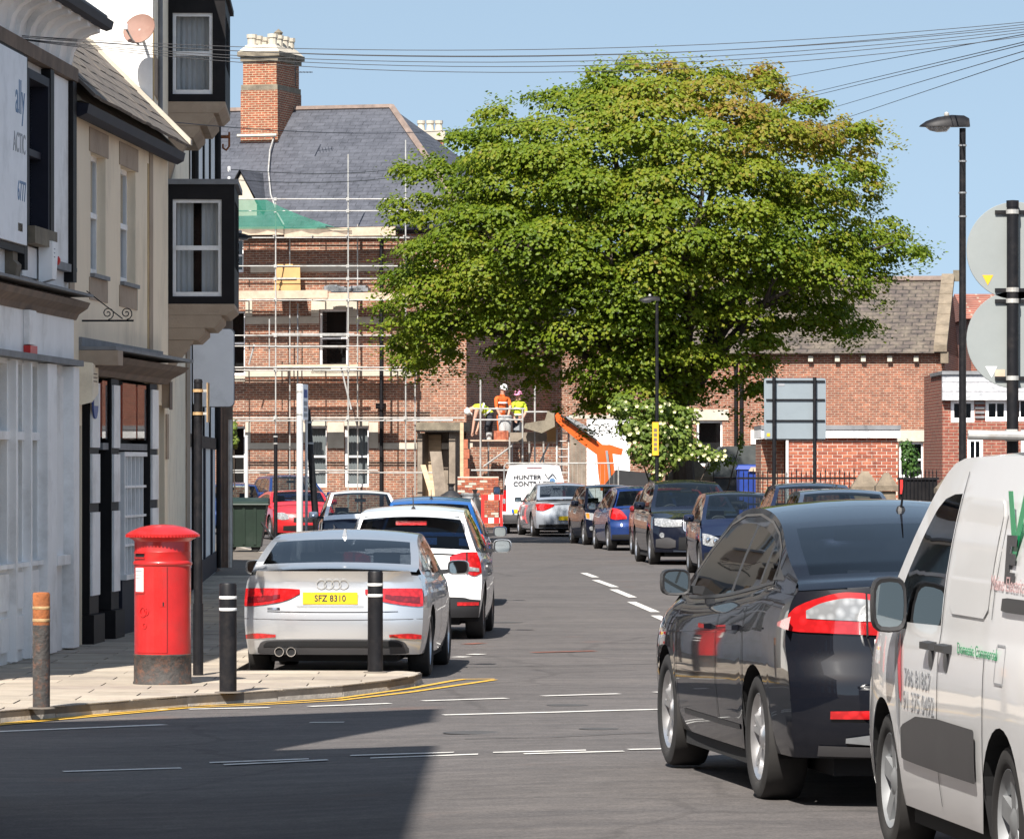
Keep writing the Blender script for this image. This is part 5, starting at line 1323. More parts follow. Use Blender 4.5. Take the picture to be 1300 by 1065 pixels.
for sg in (1, -1):
    c.on_end('tail_lamp', [(sg*0.84,0.76,1.0),(sg*0.72,0.73,1.0),(sg*0.58,0.74,0.94),(sg*0.46,0.75,0.80)], 'lamp_red', off=0.012); c.on_side('lamp_wrap', [(0.16,0.76,1.0),(0.28,0.80,0.98),(0.36,0.88,0.96)], 'lamp_red', sg, 0.009)
c.plate('rear', 0.52); c.on_end('rear_badge', [(0.10,0.79,0.815),(0.40,0.79,0.815)], 'chrome', off=0.010); c.on_end('lower_bumper', SYM([(0,0.27,0.40),(0.8,0.27,0.38)]), 'underbody', off=0.008)
sp = hatch(3.85, 1.70, 1.47, 0.30)
c = Car('black_small_hatchback', 'very dark blue small hatchback facing the camera beside the silver liftback', 'car', facing(787, 118.0, 3.85, 173), 173, sp)
c.body('paint_black_blue'); c.wheels(5); c.interior(rows=((0.9,), (1.8,)), dash=2.7); c.mirrors(2.5, 0.96, 'paint_black_blue')
front_end(c, [(0.80,0.66,0.82),(0.64,0.62,0.80),(0.48,0.62,0.74)], SYM([(0,0.44,0.58),(0.42,0.44,0.56)]), SYM([(0,0.24,0.36),(0.5,0.25,0.35)]), 0.66, (0.68,0.42), None, [(0.79,0.68,0.80),(0.72,0.66,0.80)])
sp = saloon(4.83, 1.86, 1.49, 0.33)
c = Car('silver_blue_liftback', 'pale silver blue liftback with yellow plate parked behind the white van', 'car', g2(721, 131.6), -7, sp)
c.body('paint_silver_blue', 'glass_car', 'glass_tint'); c.wheels(5); c.interior(rows=((1.2,), (2.3,)), dash=3.3); c.mirrors(3.0, 0.94, 'paint_navy')
for sg in (1, -1):
    c.on_end('tail_lamp', [(sg*0.86,0.74,0.92),(sg*0.70,0.72,0.93),(sg*0.50,0.80,0.92),(sg*0.38,0.86,0.90)], 'lamp_red', off=0.012); c.on_side('lamp_wrap', [(0.18,0.74,0.92),(0.34,0.80,0.92)], 'lamp_red', sg, 0.009)
c.plate('rear', 0.52); c.on_end('rear_bar', SYM([(0,0.905,0.925),(0.4,0.895,0.91)]), 'chrome', off=0.010); c.on_end('lower_bumper', SYM([(0,0.25,0.36),(0.8,0.26,0.34)]), 'underbody', off=0.008)

# ---------------------------------------------------------------- dark fastback waiting at the junction
def place_by_wheel(spec, px, py, heading, k, wheel=1, z=0.13):
    """root position that puts the left wheel of an axle on a pixel"""
    t = G(px, py, z); h = R_(heading); d = Vector((math.sin(h), math.cos(h), 0)); l = Vector((-math.cos(h), math.sin(h), 0))
    p = t - d*spec['axles'][wheel]*k - l*(spec['W']/2-0.03)*k
    return (p.x, p.y, gz(p.x + d.x*2.3, p.y + d.y*2.3))
L = 4.78
sp = dict(L=L, W=1.886, R=0.335, axles=(0.98, 3.83), sill=0.24, cabin=(0.36, L-1.02), arch_gap=0.05,
    top=[(0,1.13),(0.10,1.16),(0.36,1.185),(1.25,1.44),(1.75,1.515),(2.35,1.54),(2.95,1.485),(L-0.98,1.04),(L,0.78)],
    belt=[(0,1.125),(0.30,1.14),(0.8,1.15),(1.3,1.11),(2.2,1.045),(3.0,1.01),(L-1.0,0.99),(L-0.45,0.91),(L,0.77)],
    plan=[(0,0.93),(0.10,0.972),(0.3,0.995),(0.5,1.0),(0.7,0.99),(0.88,0.955),(1,0.86)],
    flank=[(0,0.94),(0.10,0.965),(0.35,0.992),(0.55,1.0),(0.72,0.998),(0.82,0.985),(0.93,0.955),(1,0.905)],
    rear=[(0.2,0.10),(0.34,0.03),(0.5,0.0),(0.68,0.0),(0.76,0.06),(0.95,0.09),(1.10,0.10),(1.2,0.14)], front=[(0.2,0.05),(0.4,0.0),(0.6,0.03),(0.8,0.12),(0.95,0.3)],
    crown=[(0,0.035),(0.5,0.03),(1.2,0.035),(2.3,0.05),(3.0,0.04),(L,0.04)], bulge=[(0,0),(0.40,-0.12),(1.2,-0.05),(1.6,0),(2.7,0),(2.95,0.04),(3.75,0.16),(4.1,0.05),(L,0)],
    screen=(2.92, L-1.06), backlight=(0.42, 1.22), windows=[(0.93,1.24),(1.30,2.02),(2.10,3.4)], rear_bot=0.27, front_bot=0.20, rear_round=0.17, front_round=0.36, tumble=0.36, handle_mat='paint_charcoal', win_low=0.025, win_top=0.085)
K = 1.07
c = Car('dark_fastback', 'charcoal fastback waiting at the junction in front of the white van', 'car', place_by_wheel(sp, 846, 972, -7.8, K), -7.8, sp)
c.root.scale = (K, K, K)
c.body('paint_charcoal', 'glass_tint', 'glass_tint'); c.wheels(5, True, tw=0.235); c.interior(rows=((1.25,), (2.35,)), dash=3.45); c.mirrors(3.05, 1.03, 'black_plastic', w=0.175, h=0.155)
for sg in (1, -1):
    c.on_end('tail_lamp', [(sg*0.90,0.93,0.985),(sg*0.84,0.92,1.05),(sg*0.72,0.915,1.10),(sg*0.60,0.91,1.125),(sg*0.48,0.905,1.115),(sg*0.36,0.90,1.085),(sg*0.24,0.90,1.05)], 'lamp_red', off=0.010)
    c.on_end('clear_lens', [(sg*0.80,0.99,1.03),(sg*0.72,0.985,1.07),(sg*0.60,0.98,1.095),(sg*0.48,0.975,1.085),(sg*0.34,0.97,1.05),(sg*0.26,0.965,1.01)], 'lamp_clear', off=0.015)
    c.on_side('lamp_wrap', [(0.18,0.93,1.0),(0.28,0.935,0.985),(0.40,0.945,0.965)], 'lamp_red', sg, 0.009)
    c.on_end('lamp_split', [(sg*0.505,0.90,1.125),(sg*0.495,0.90,1.125)], 'underbody', off=0.018)
    c.on_end('reflector', [(sg*0.70,0.475,0.515),(sg*0.42,0.475,0.52)], 'lamp_red', off=0.012)
    c.line_side([(x, lerp(0.80, 0.92, (3.75-x)/3.0) ) for x in [0.75+0.25*k for k in range(13)]], sg, 0.010, 'paint_charcoal', 'shoulder_crease')
    # bright strip round the side glass
    pts = [(0.86,1.16),(0.92,1.24),(1.02,1.31),(1.25,1.385),(1.6,1.44),(2.1,1.475),(2.6,1.465),(2.95,1.41),(3.3,1.24),(3.5,1.12)]
    pts = [(x, min(c.top(x) - 0.03, z + 0.03)) for x, z in pts]
    c.line_side(pts, sg, 0.014, 'chrome', 'window_trim')
    c.line_side([(x, c.belt(x) + 0.012) for x in [0.86+0.2*k for k in range(14)]], sg, 0.018, 'black_plastic', 'window_trim')
c.on_end('bumper_insert', SYM([(0,0.33,0.40),(0.40,0.335,0.40),(0.62,0.35,0.375)]), 'steel_grey', off=0.014)
c.on_end('lower_bumper', SYM([(0,0.27,0.32),(0.75,0.28,0.335)]), 'grey_plastic', off=0.010)
c.on_end('boot_gap', SYM([(0,0.655,0.662),(0.38,0.66,0.668),(0.44,0.70,0.71)]), 'underbody', off=0.004)
for sg in (1, -1):
    m = MB(); pts = [(0.44,0.70),(0.47,0.80),(0.50,0.90)]; rows = [[c.rear_y(sg*(y+w), z, 0.004) for y, z in pts] for w in (-0.004, 0.004)]; m.grid(rows); m.build('boot_gap', 'underbody', c.root, world=False)
c.plate('rear', 0.80, 0.0)
p = c.rear_y(0.36, 0.875, 0.012)
text_local('rear_lettering', 'MONDEO', 'reflective', c.root, Matrix(((0,0,-1,p.x-0.010),(-1,0,0,0.47),(0,1,0,0.845),(0,0,0,1))), 0.055, sx=1.4, bold=0.0015)
c.on_end('chrome_bar', SYM([(0,0.955,0.99),(0.20,0.955,0.985)]), 'chrome', off=0.016)
c.doors((1.28, 2.06, 3.40), ((1.50,0.90), (2.36,0.88)), (1,-1), 0.36)
for a, b in ((1.45, 3.2),): c.line_side([(lerp(a, b, k/8), 0.36) for k in range(9)], 1, 0.03, 'black_plastic', 'sill_trim')
antenna(c, 1.55, 0.20, fin=False)
m = MB(); x, z = 1.0, 1.12
c.box('parcel_shelf', 'seat_cloth', (0.45, 1.15, -0.62, 0.62, 1.05, 1.07)); c.box('window_sticker', 'paper', (0.96, 0.97, 0.30, 0.42, 1.11, 1.22), (0.96, 0.97, 0.30, 0.42, 1.09, 1.10))
on = c.on_side('side_repeater', [(3.95,0.79,0.81),(4.03,0.79,0.81)], 'lamp_amber', 1, 0.008)

# ---------------------------------------------------------------- vans
def van(L=4.42, W=1.835, H=1.85, R=0.325):
    return dict(L=L, W=W, R=R, axles=(0.84, L-0.92), sill=0.24, cabin=(0.06, L-0.92), arch_gap=0.07,
        top=[(0,H-0.10),(0.06,H-0.06),(0.25,H-0.03),(1.2,H),(L-2.05,H-0.01),(L-1.72,H-0.09),(L-0.86,1.14),(L,0.84)],
        belt=[(0,1.06),(0.5,1.08),(2.0,1.08),(L-1.6,1.07),(L-0.95,1.06),(L-0.4,0.98),(L,0.83)],
        plan=[(0,0.97),(0.05,0.99),(0.25,1.0),(0.78,1.0),(0.92,0.95),(1,0.86)],
        flank=[(0,0.955),(0.10,0.975),(0.3,0.995),(0.55,1.0),(0.75,0.998),(0.9,0.99),(1,0.975)],
        rear=[(0.2,0.08),(0.4,0.0),(0.6,0.01),(1.0,0.02),(1.5,0.05),(1.9,0.12)], front=[(0.2,0.06),(0.4,0.0),(0.65,0.03),(0.85,0.12),(1.0,0.25)],
        crown=[(0,0.03),(0.5,0.045),(2.0,0.05),(2.8,0.04),(L,0.04)], bulge=[(0,0),(L-1.9,0),(L-1.72,0.05),(L-0.9,0.18),(L-0.6,0.05),(L,0)],
        screen=(L-1.75, L-0.92), backlight=None, windows=[(L-2.22, L-1.02)], pillar_black=False, rear_bot=0.30, front_bot=0.22, rear_round=0.10, round_pow=6, front_round=0.36, tumble=0.07, tumble2=0.16, win_low=0.02, win_top=0.16, screen_inset=0.92)
sp = van(); K = 1.05
L = sp['L']
c = Car('white_panel_van', 'white panel van with green and black lettering at the right edge', 'van', place_by_wheel(sp, 1127, 1078, -6.1, K, 1, 0.14), -6.1, sp)
c.root.scale = (K, K, K)
c.body('paint_white', 'glass_tint'); c.wheels(5, False, 'steel_grey', tw=0.205); c.interior(rows=((2.2,),), dash=3.4)
c.mirrors(3.04, 1.04, 'black_plastic', w=0.165, h=0.26, sides=(1,-1), gap=-0.03)
for sg in (1, -1):
    c.on_side('side_moulding', [(1.30,0.465,0.675),(1.32,0.455,0.685),(2.1,0.455,0.69),(2.6,0.458,0.675),(2.9,0.462,0.625),(2.96,0.468,0.605)], 'grey_plastic', sg, 0.014)
    c.line_side([(2.16, 0.30+0.078*k) for k in range(20)], sg, 0.010)                                        # front door shut line
    c.line_side([(1.18, 0.45+0.078*k) for k in range(8)], sg, 0.010)
    c.line_side([(1.12, 1.16), (1.12, 1.30), (1.12, 1.60)], sg, 0.008)
    c.on_side('sliding_door_rail', [(0.12,1.20,1.26),(0.82,1.20,1.26),(0.92,1.205,1.255)], 'black_plastic', sg, 0.012)
    c.on_side('pressed_panel', [(1.20,1.20,1.60),(1.28,1.16,1.66),(1.95,1.16,1.66),(2.03,1.20,1.60)], 'paint_white', sg, -0.004 + 0.010)
    for x in (2.32, 1.98):
        m = MB(); y = sg*c.side(x, 1.0); m.hexa([(x-0.10,y,0.985),(x+0.10,y,0.985),(x+0.10,y+sg*0.04,0.99),(x-0.10,y+sg*0.04,0.99),(x-0.10,y,1.025),(x+0.10,y,1.025),(x+0.10,y+sg*0.04,1.02),(x-0.10,y+sg*0.04,1.02)]); m.build('door_handle', 'black_plastic', c.root, world=False)
        m = MB(); m.lathe([(0.0,0.012),(0.045,0.006),(0.055,-0.01)], 14, (x, c.side(x,0.95)*1.0 if sg > 0 else -c.side(x,0.95)-0.0, 0.945), 'y'); m.build('handle_scoop', 'steel_grey', c.root, smooth=True, world=False)
    c.on_side('cab_trim', [(3.16,1.06,1.20),(3.30,1.055,1.16),(3.44,1.05,1.10)], 'black_plastic', sg, 0.010)
    c.on_side('red_decal', [(2.98,0.72,0.80),(3.02,0.74,0.98),(3.07,0.86,1.03),(3.09,0.97,1.04)], 'decal_red', sg, 0.006)
    c.on_side('grey_decal', [(3.03,0.58,0.74),(3.07,0.62,0.86),(3.13,0.80,1.02),(3.16,0.95,1.04)], 'letter_grey', sg, 0.007)
    # sign writing
    fl = -1 if sg > 0 else 1
    def vtext(body, mat, x, z, size, **kw):
        y = sg*(c.side(x, z) + 0.003); tilt = 0.07 if z > 1.08 else 0.0
        text_local('sign_writing', body, mat, c.root, Matrix(((fl,0,0,x),(0,-sg*tilt*(1 if z > 1.08 else 0),sg,y),(0,1,0,z),(0,0,0,1))), size, depth=0.0004, **kw)
    vtext('V', 'letter_green', 1.02 if sg > 0 else 0.6, 1.42, 0.40, sx=1.5, bold=0.01)
    vtext('I', 'letter_green', 0.62 if sg > 0 else 1.0, 1.46, 0.36, sx=1.4, bold=0.01)
    vtext('E', 'letter_dark', 0.98 if sg > 0 else 0.6, 1.33, 0.26, sx=1.6, bold=0.012)
    vtext('Mains Electrical', 'letter_pink', 1.22 if sg > 0 else 0.4, 1.285, 0.09, sx=1.3)
    vtext('Domestic Commercial', 'letter_green', 1.75 if sg > 0 else 0.4, 0.995, 0.07, sx=1.3)
    vtext('796 81867', 'letter_grey', 2.92 if sg > 0 else 2.2, 0.80, 0.12, sx=1.2)
    vtext('91 375 0492', 'letter_grey', 2.95 if sg > 0 else 2.2, 0.695, 0.12, sx=1.2)
    c.on_end('tail_lamp', [(sg*0.90,0.75,1.25),(sg*0.80,0.75,1.25)], 'lamp_red', off=0.012)
c.line_side([(0.80,0.90),(0.95,0.90),(0.96,0.91),(0.96,1.05),(0.95,1.06),(0.80,1.06),(0.79,1.05),(0.79,0.91),(0.80,0.90)], 1, 0.008, 'letter_grey', 'fuel_flap_gap')
c.on_end('rear_window', SYM([(0.06,1.15,1.6),(0.7,1.15,1.6)]), 'glass_tint', off=0.01); c.plate('rear', 0.62)

sp = van(4.8, 1.90, 2.0, 0.33)
c = Car('contractor_van', 'white contractor van with lettered rear doors parked by the red barrier', 'van', g2(678.5, 137.2), 0, sp)
c.body('paint_white'); c.wheels(5, False, 'steel_grey'); c.mirrors(3.6, 1.1, 'black_plastic', w=0.22, h=0.26)
for sg in (1, -1):
    c.on_end('tail_lamp', [(sg*0.93,0.66,1.28),(sg*0.82,0.66,1.26)], 'lamp_red', off=0.014); c.on_end('reverse_lamp', [(sg*0.92,0.88,1.02),(sg*0.84,0.88,1.02)], 'lamp_clear', off=0.019)
    c.on_end('lamp_cap', [(sg*0.93,1.28,1.44),(sg*0.82,1.26,1.42)], 'black_plastic', off=0.012)
c.on_end('bumper', SYM([(0,0.32,0.56),(0.92,0.32,0.56)]), 'grey_plastic', off=0.03); c.on_end('door_split', [(-0.005,0.6,1.86),(0.005,0.6,1.86)], 'letter_grey', off=0.008)
c.on_end('door_edge', SYM([(0,1.86,1.875),(0.74,1.84,1.855)]), 'letter_grey', off=0.008)
c.on_end('high_brake_lamp', SYM([(0,1.90,1.935),(0.22,1.90,1.93)]), 'lamp_dark_red', off=0.012)
c.plate('rear', 0.66, 0.34); c.box('euro_band', 'plate_blue', (-0.05, -0.042, 0.60, 0.66, 0.605, 0.715))
def rtext(body, y, z, size, mat='letter_dark', **kw): text_local('sign_writing', body, mat, c.root, Matrix(((0,0,-1,c.xr(z)-0.012),(-1,0,0,y),(0,1,0,z),(0,0,0,1))), size, depth=0.001, **kw)
rtext('HUNTER', 0.62, 1.58, 0.19, sx=1.1, bold=0.006); rtext('CONTRACTS', 0.62, 1.39, 0.19, sx=1.05, bold=0.006); rtext('building & restoration', 0.52, 1.29, 0.06, 'letter_grey', sx=1.3)
for a, b in ((( -0.30,1.76),(-0.40,1.60)), ((-0.40,1.60),(-0.52,1.76)), ((-0.52,1.76),(-0.64,1.60))):
    x = c.xr(1.6)-0.014; MB().path([(x,a[0],a[1]),(x,b[0],b[1])], 0.016, 4).build('emblem_stroke', 'letter_dark', c.root, world=False)
MB().lathe([(0,-0.004),(0.085,-0.004),(0.085,0.004),(0,0.004)], 16, (c.xr(1.55)-0.014, -0.52, 1.54), 'x').build('emblem', 'letter_blue', c.root, world=False)
# ================================================================ far end of the street
def wpart(Fm, parent, name, mat, u0, u1, v0, v1, o0=0.0, o1=0.05):
    t0, z1 = W(Fm, u0, v0, o1); t1, z0 = W(Fm, u1, v1, o1)
    return part(Fm, parent, name, mat, (t0, t1, o0, o1, z0, z1))
def wrect(Fm, u0, u1, v0, v1, o=0.0):
    t0, z1 = W(Fm, u0, v0, o); t1, z0 = W(Fm, u1, v1, o); return (t0, t1, z0, z1)
d17 = (math.cos(R_(17)), -math.sin(R_(17)))
TC = 12.0
F3 = frame((-1.44 - d17[0]*TC, 149 - d17[1]*TC), d17)
B = thing('scaffolded_house', 'large red brick house with slate roof and tall chimney under repair', 'house', (-7, 155, 0))
ops = [wrect(F3, *q) for q in ((405,441,393,466), (284,311,395,477), (284,309,303,346), (388,415,541,618), (437,468,541,618), (284,311,541,618), (540,582,545,650))]
ZE = 9.5
m = MB(F3); wall_open(m, -4.0, TC, 0.0, ZE, ops, 0.22)
m.poly([(TC,0,0),(TC,-11,0),(TC,-11,ZE),(TC,0,ZE)]); m.poly([(-4,-11,0),(TC,-11,0),(TC,-11,ZE),(-4,-11,ZE)])
m.build('wall', 'brick_old', B)
for q in ops[:6]:
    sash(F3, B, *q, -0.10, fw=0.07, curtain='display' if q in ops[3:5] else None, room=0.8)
def stone(u0, u1, v0, v1, o=0.03): return wpart(F3, B, 'stone_dressing', 'stone_pale', u0, u1, v0, v1, 0.0, o)
for q in ((395,405,380,402), (441,453,380,402), (405,441,380,392.5), (395,405,402.5,411), (441,500,402.5,411), (311.5,395,402.5,411), (311.5,320,378,402), (395,453,466.5,474), (311,530,470,477),
          (382,388,536,562), (415.5,436.5,536,569), (468.5,480,536,569), (388,415,534,540.5), (437,468,534,540.5), (311.5,382,562.5,570), (480.5,600,562.5,570), (311.5,318,536,562), (318,500,337,344), (284,311,478,484)):
    stone(*q)
m = MB(F3); t = W(F3, 485, 588)[0]; m.tube((t, 0.08, 0.1), (t, 0.08, 9.3), 0.06); m.build('downpipe', 'black_paint', B)
m = MB(F3); m.bx(t-0.14, t+0.14, 0.0, 0.22, W(F3,485,519)[1], W(F3,485,512)[1]); m.build('hopper', 'black_paint', B)
c = MB(F3); c.prism([(0.0,9.3),(0.32,9.42),(0.34,9.54),(0.0,9.54)], 'x', -4, TC+0.3); c.build('gutter', 'navy_paint', B)
# roof: front, hip and rear slopes
OR, ZR = -5.5, 13.75
tr_ = W(F3, 497, 128, OR)[0]
e = 0.35
rf = MB(F3)
rf.poly([(-4,e,9.5),(TC+e,e,9.5),(tr_,OR,ZR),(-4,OR,ZR)]); rf.poly([(TC+e,e,9.5),(TC+e,-11-e,9.5),(tr_,OR,ZR)]); rf.poly([(-4,-11-e,9.5),(TC+e,-11-e,9.5),(tr_,OR,ZR),(-4,OR,ZR)])
rf = rf.build('roof', 'slate_far', B)
MB(F3).path([(-4,OR,ZR+0.02),(tr_,OR,ZR+0.02)], 0.10, 6).build('ridge_tiles', 'ridge_tile', rf)
MB(F3).path([(tr_,OR,ZR+0.02),(TC+e,e,9.52)], 0.11, 6).build('hip_tiles', 'ridge_tile', rf)
# tall chimney
ch = sub('chimney', B)
oc = -3.93; a, b = W(F3, 308.5, 588, oc)[0], W(F3, 351, 588, oc)[0]
zt = lambda v: W(F3, 330, v, oc)[1]
def stack(z0, z1, g, mat, name='shaft'): MB(F3).bx(a-g, b+g, oc-2.2-g, oc+g, z0, z1).build(name, mat, ch)
stack(11.6, zt(115), 0.06, 'brick_chimney'); stack(zt(115)+0.001, zt(108), 0.05, 'stone_dark', 'band'); stack(zt(108)+0.001, zt(78), 0.0, 'brick_chimney')
stack(zt(78)+0.001, zt(72), 0.07, 'stone_dark', 'band'); stack(zt(72)+0.001, zt(66), 0.15, 'stone_dark', 'cornice')
m = MB(F3); z0, z1 = zt(66)+0.001, zt(57); m.hexa([(a-.13,oc+.13,z0),(b+.13,oc+.13,z0),(b+.13,oc-2.33,z0),(a-.13,oc-2.33,z0),(a+.08,oc-.08,z1),(b-.08,oc-.08,z1),(b-.08,oc-2.12,z1),(a+.08,oc-2.12,z1)]); m.build('capping', 'stone_pale', ch)
for i in range(2):
    for j in range(4):
        t, o = lerp(a+.22, b-.22, i), oc-0.25-0.56*j
        MB(F3).lathe([(0.15,z1-0.05),(0.15,z1+0.22),(0.18,z1+0.24),(0.18,z1+0.36),(0.10,z1+0.36),(0.10,z1+0.1)], 10, (t, o, 0)).build('chimney_pot', 'stone_pale', ch)
MB(F3).lathe([(0.12,z1+0.36),(0.16,z1+0.45),(0.0,z1+0.58)], 8, (b-.22, oc-0.8, 0)).build('pot_cowl', 'stone_dark', ch)
m = MB(F3); m.path([(a-0.1,oc+0.25,zt(173)),(b+0.1,oc+0.25,zt(173))], 0.06, 6); m.build('lead_flashing', 'stone_pale', ch)
# second chimney behind the hip
ch = sub('chimney', B); Y = 161.0
p0, p1 = P(531, 205, Y), P(563, 178, Y)
MB().bx(p0.x, p1.x, Y, Y+1.4, P(0,230,Y).z, p1.z).build('shaft', 'brick_chimney', ch)
MB().bx(p0.x-0.08, p1.x+0.05, Y-0.08, Y+1.45, p1.z+0.001, P(0,166,Y).z).build('capping', 'stone_pale', ch)
for u in (534.5, 546, 557):
    q = P(u, 166, Y); MB().lathe([(0.14,0),(0.11,0.22),(0.14,0.26),(0.14,0.36),(0.08,0.36)], 10, (q.x, Y+0.3, q.z)).build('chimney_pot', 'stone_pale', ch)
# dormer at the left
dm = sub('dormer', B)
t0, t1 = W(F3, 282, 588)[0], W(F3, 322, 588)[0]; zb, zr = 9.55, W(F3, 300, 216, -0.5)[1]
m = MB(F3); m.prism([(t0,zb),(t1,zb),(t1,zb+0.75),((t0+t1)/2,zr-0.1),(t0,zb+0.75)], 'y', -3.2, -0.3); m.build('dormer_wall', 'stone_pale', dm)
m = MB(F3); tm = (t0+t1)/2; m.poly([(tm,-0.15,zr),(t1+0.22,-0.15,zb+0.62),(t1+0.22,-2.2,zb+0.62),(tm,-3.6,zr)]); m.poly([(tm,-0.15,zr),(t0-0.22,-0.15,zb+0.62),(t0-0.22,-2.2,zb+0.62),(tm,-3.6,zr)]); m.build('dormer_roof', 'slate_far', dm)
# porch in the doorway
pr = sub('porch', B)
wpart(F3, pr, 'side_post', 'old_wood', 530, 536, 550, 655, 0.0, 0.7); wpart(F3, pr, 'side_post', 'old_wood', 570, 578, 548, 655, 0.0, 0.7)
wpart(F3, pr, 'porch_beam', 'stone_dark', 528, 586, 536, 548, 0.0, 0.9); wpart(F3, pr, 'door_leaf', 'old_wood', 537, 569, 549, 655, -0.15, -0.1); wpart(F3, pr, 'boarding', 'pale_wood', 541, 560, 552, 640, 0.02, 0.06)

# ---------------------------------------------------------------- scaffold
S = thing('scaffold', 'galvanised tube scaffold with timber boards on the front of the brick house', 'scaffold', F3 @ Vector((5, 1.2, 0)))
def st(u, v0, v1, o, mat='galv', r=0.023):
    t, z1 = W(F3, u, v0, o); z0 = max(0.1, W(F3, u, v1, o)[1]); MB(F3).tube((t,o,z0), (t,o,z1), r, n=7).build('standard', mat, S)
def led(u0, u1, v, o, v2=None, r=0.021, mat='galv_light'):
    t0, z0 = W(F3, u0, v, o); t1, z1 = W(F3, u1, v if v2 is None else v2, o); MB(F3).tube((t0,o,z0), (t1,o,z1), r, n=7).build('ledger', mat, S)
for u, v0, v1 in ((350,253,690), (442,196,690), (515,178,690)): st(u, v0, v1, 1.25)
for u, v0, v1, mt in ((368,300,690,'galv'), (454,285,690,'galv'), (527,400,690,'galv'), (378,385,600,'steel_grey')): st(u, v0, v1, 0.42, mt)
st(484, 300, 520, 1.0, 'post_black', 0.04); st(342, 405, 466, 1.2)
for q in ((270,560,253), (270,560,268), (270,520,302), (270,560,338), (270,560,354), (270,560,381), (270,500,426), (270,500,439.5), (345,450,424), (270,530,466.5), (270,530,470), (296,590,530.5), (296,575,534), (296,560,600)): led(*q, 1.27)
for q in ((340,440,441,1.20), (296,420,468,0.5), (405,575,533,0.6), (290,480,597,1.6)): led(*q)
for u in (330, 405, 470): led(u, u+12, 600, 1.5, 600, 0.026)
for u0, v0, u1, v1 in ((433,466,446,520), (323,437,316,463)):
    t0, z0 = W(F3, u0, v0, 1.2); t1, z1 = W(F3, u1, v1, 1.2); MB(F3).tube((t0,1.2,z0), (t1,1.2,z1), 0.03).build('brace', 'galv_light', S)
for i, v in enumerate((298, 379, 468, 531)):
    for u in (300, 350, 398, 442, 490, 515):
        t, z = W(F3, u, v, 1.2); MB(F3).tube((t,0.05,z-0.05), (t,1.4,z-0.05), 0.024, n=6).build('transom', 'galv', S)
# decks: individual boards, each lift
for i, (v, segs) in enumerate(((299, ((270,360),(358,505))), (380, ((270,415),(417,505),(500,545))), (467.5, ((270,372),(350,470),(466,528))), (531.5, ((296,400),(405,500))))):
    for j, (u0, u1) in enumerate(segs):
        for k in range(2 if i else 3):
            o = 0.45 + 0.235*k; t0, z = W(F3, u0, v, o); t1 = W(F3, u1, v, o)[0]
            MB(F3).bx(t0+0.05*k, t1-0.04*k, o, o+0.225, z, z+0.04).build('deck_board', 'board_wood', S)
for v0, v1, u0, u1, o in ((289,298,270,360,1.23), (290,299,361,502,1.22), (370,378.5,270,416,1.23), (372,380,417,548,1.21), (463,466,350,455,1.22)):
    wpart(F3, S, 'toe_board', 'board_wood', u0, u1, v0, v1, o-0.035, o)
for i, v in enumerate((253, 268, 338, 354, 381, 426, 470, 530)):
    for u in (350, 442, 515):
        t, z = W(F3, u, v, 1.26); MB(F3).bx(t-0.05, t+0.05, 1.22, 1.31, z-0.05, z+0.05).build('coupler', 'galv', S)
S = thing('debris_netting', 'green debris netting draped over the top rail of the scaffold', 'netting', F3 @ Vector((W(F3,340,290,1.3)[0], 1.3, 9.6)))
m = MB(F3); rows = []
for k in range(15):
    u = 296 + 150*k/14; top = 254 if u < 345 else lerp(256, 290, min(1, ((u-345)/85)**0.8)); rows.append([(W(F3,u,lerp(top,291,j/4),1.3)[0], 1.32 + 0.05*math.sin(k*1.7+j), W(F3,u,lerp(top,291,j/4),1.3)[1]) for j in range(5)])
m.grid(rows); m.build('net_sheet', 'debris_net', S, smooth=True)
S = thing('plywood_sheet', 'orange plywood sheet leaning on the upper scaffold lift', 'plywood', F3 @ Vector((W(F3,363,368,0.9)[0], 0.9, W(F3,363,370,0.9)[1])))
t0, z1 = W(F3, 347, 335, 0.8); t1, z0 = W(F3, 378, 371, 0.9)
MB(F3).hexa([(t0+0.05,0.92,z0),(t1+0.1,0.92,z0),(t1+0.1,0.90,z0),(t0+0.05,0.90,z0),(t0-0.05,0.42,z1),(t1-0.1,0.42,z1),(t1-0.1,0.40,z1),(t0-0.05,0.40,z1)]).build('sheet', 'ply_wood', S)
part(F3, S, 'batten', 'board_wood', (t0+0.1, t1-0.1, 0.70, 0.75, lerp(z0,z1,.45), lerp(z0,z1,.52)))
S = thing('rubble_heap', 'grey heap of broken slate on the scaffold boards', 'rubble', F3 @ Vector((W(F3,440,368,0.8)[0], 0.8, W(F3,440,369,0.8)[1])))
for k in range(16):
    t, z = W(F3, 418+3*k, 370-rng.uniform(0,5), 0.8); MB(F3).bx(t-.14, t+.14, 0.6, 0.9, z-.06, z+rng.uniform(.02,.12)).build('slate_piece', 'steel_grey', S)
S = thing('roof_rope', 'pale rope hanging down the slate roof beside the chimney', 'rope', F3 @ Vector((W(F3,350,290,0.2)[0], 0.2, 9.6)))
pts = []
for u, v, f_ in ((361,130,1.0),(358,150,.92),(352,172,.8),(344,195,.62),(342,215,.45),(345,245,.25),(353,268,.1),(362,288,.0)):
    o = lerp(e, OR, f_); t, z = W(F3, u, v, o); zz = lerp(9.5, ZR, f_); pts.append((t, o+0.1, zz+0.12))
MB(F3).path(pts, 0.03, 5).build('rope', 'galv_light', S); MB(F3).path([(pts[0][0],pts[0][1]-0.1,pts[0][2]),(pts[0][0]-0.4,OR-0.3,ZR+0.1)], 0.03, 5).build('rope_tail', 'galv_light', S)
for (u, v, Y, l) in ((378,96,150,0.8), (379,75,150,0.6)):
    p = P(u, v, Y); S_ = None
S = thing('roof_aerial', 'thin television aerial on the side of the tall chimney', 'aerial', P(378, 96, 152))
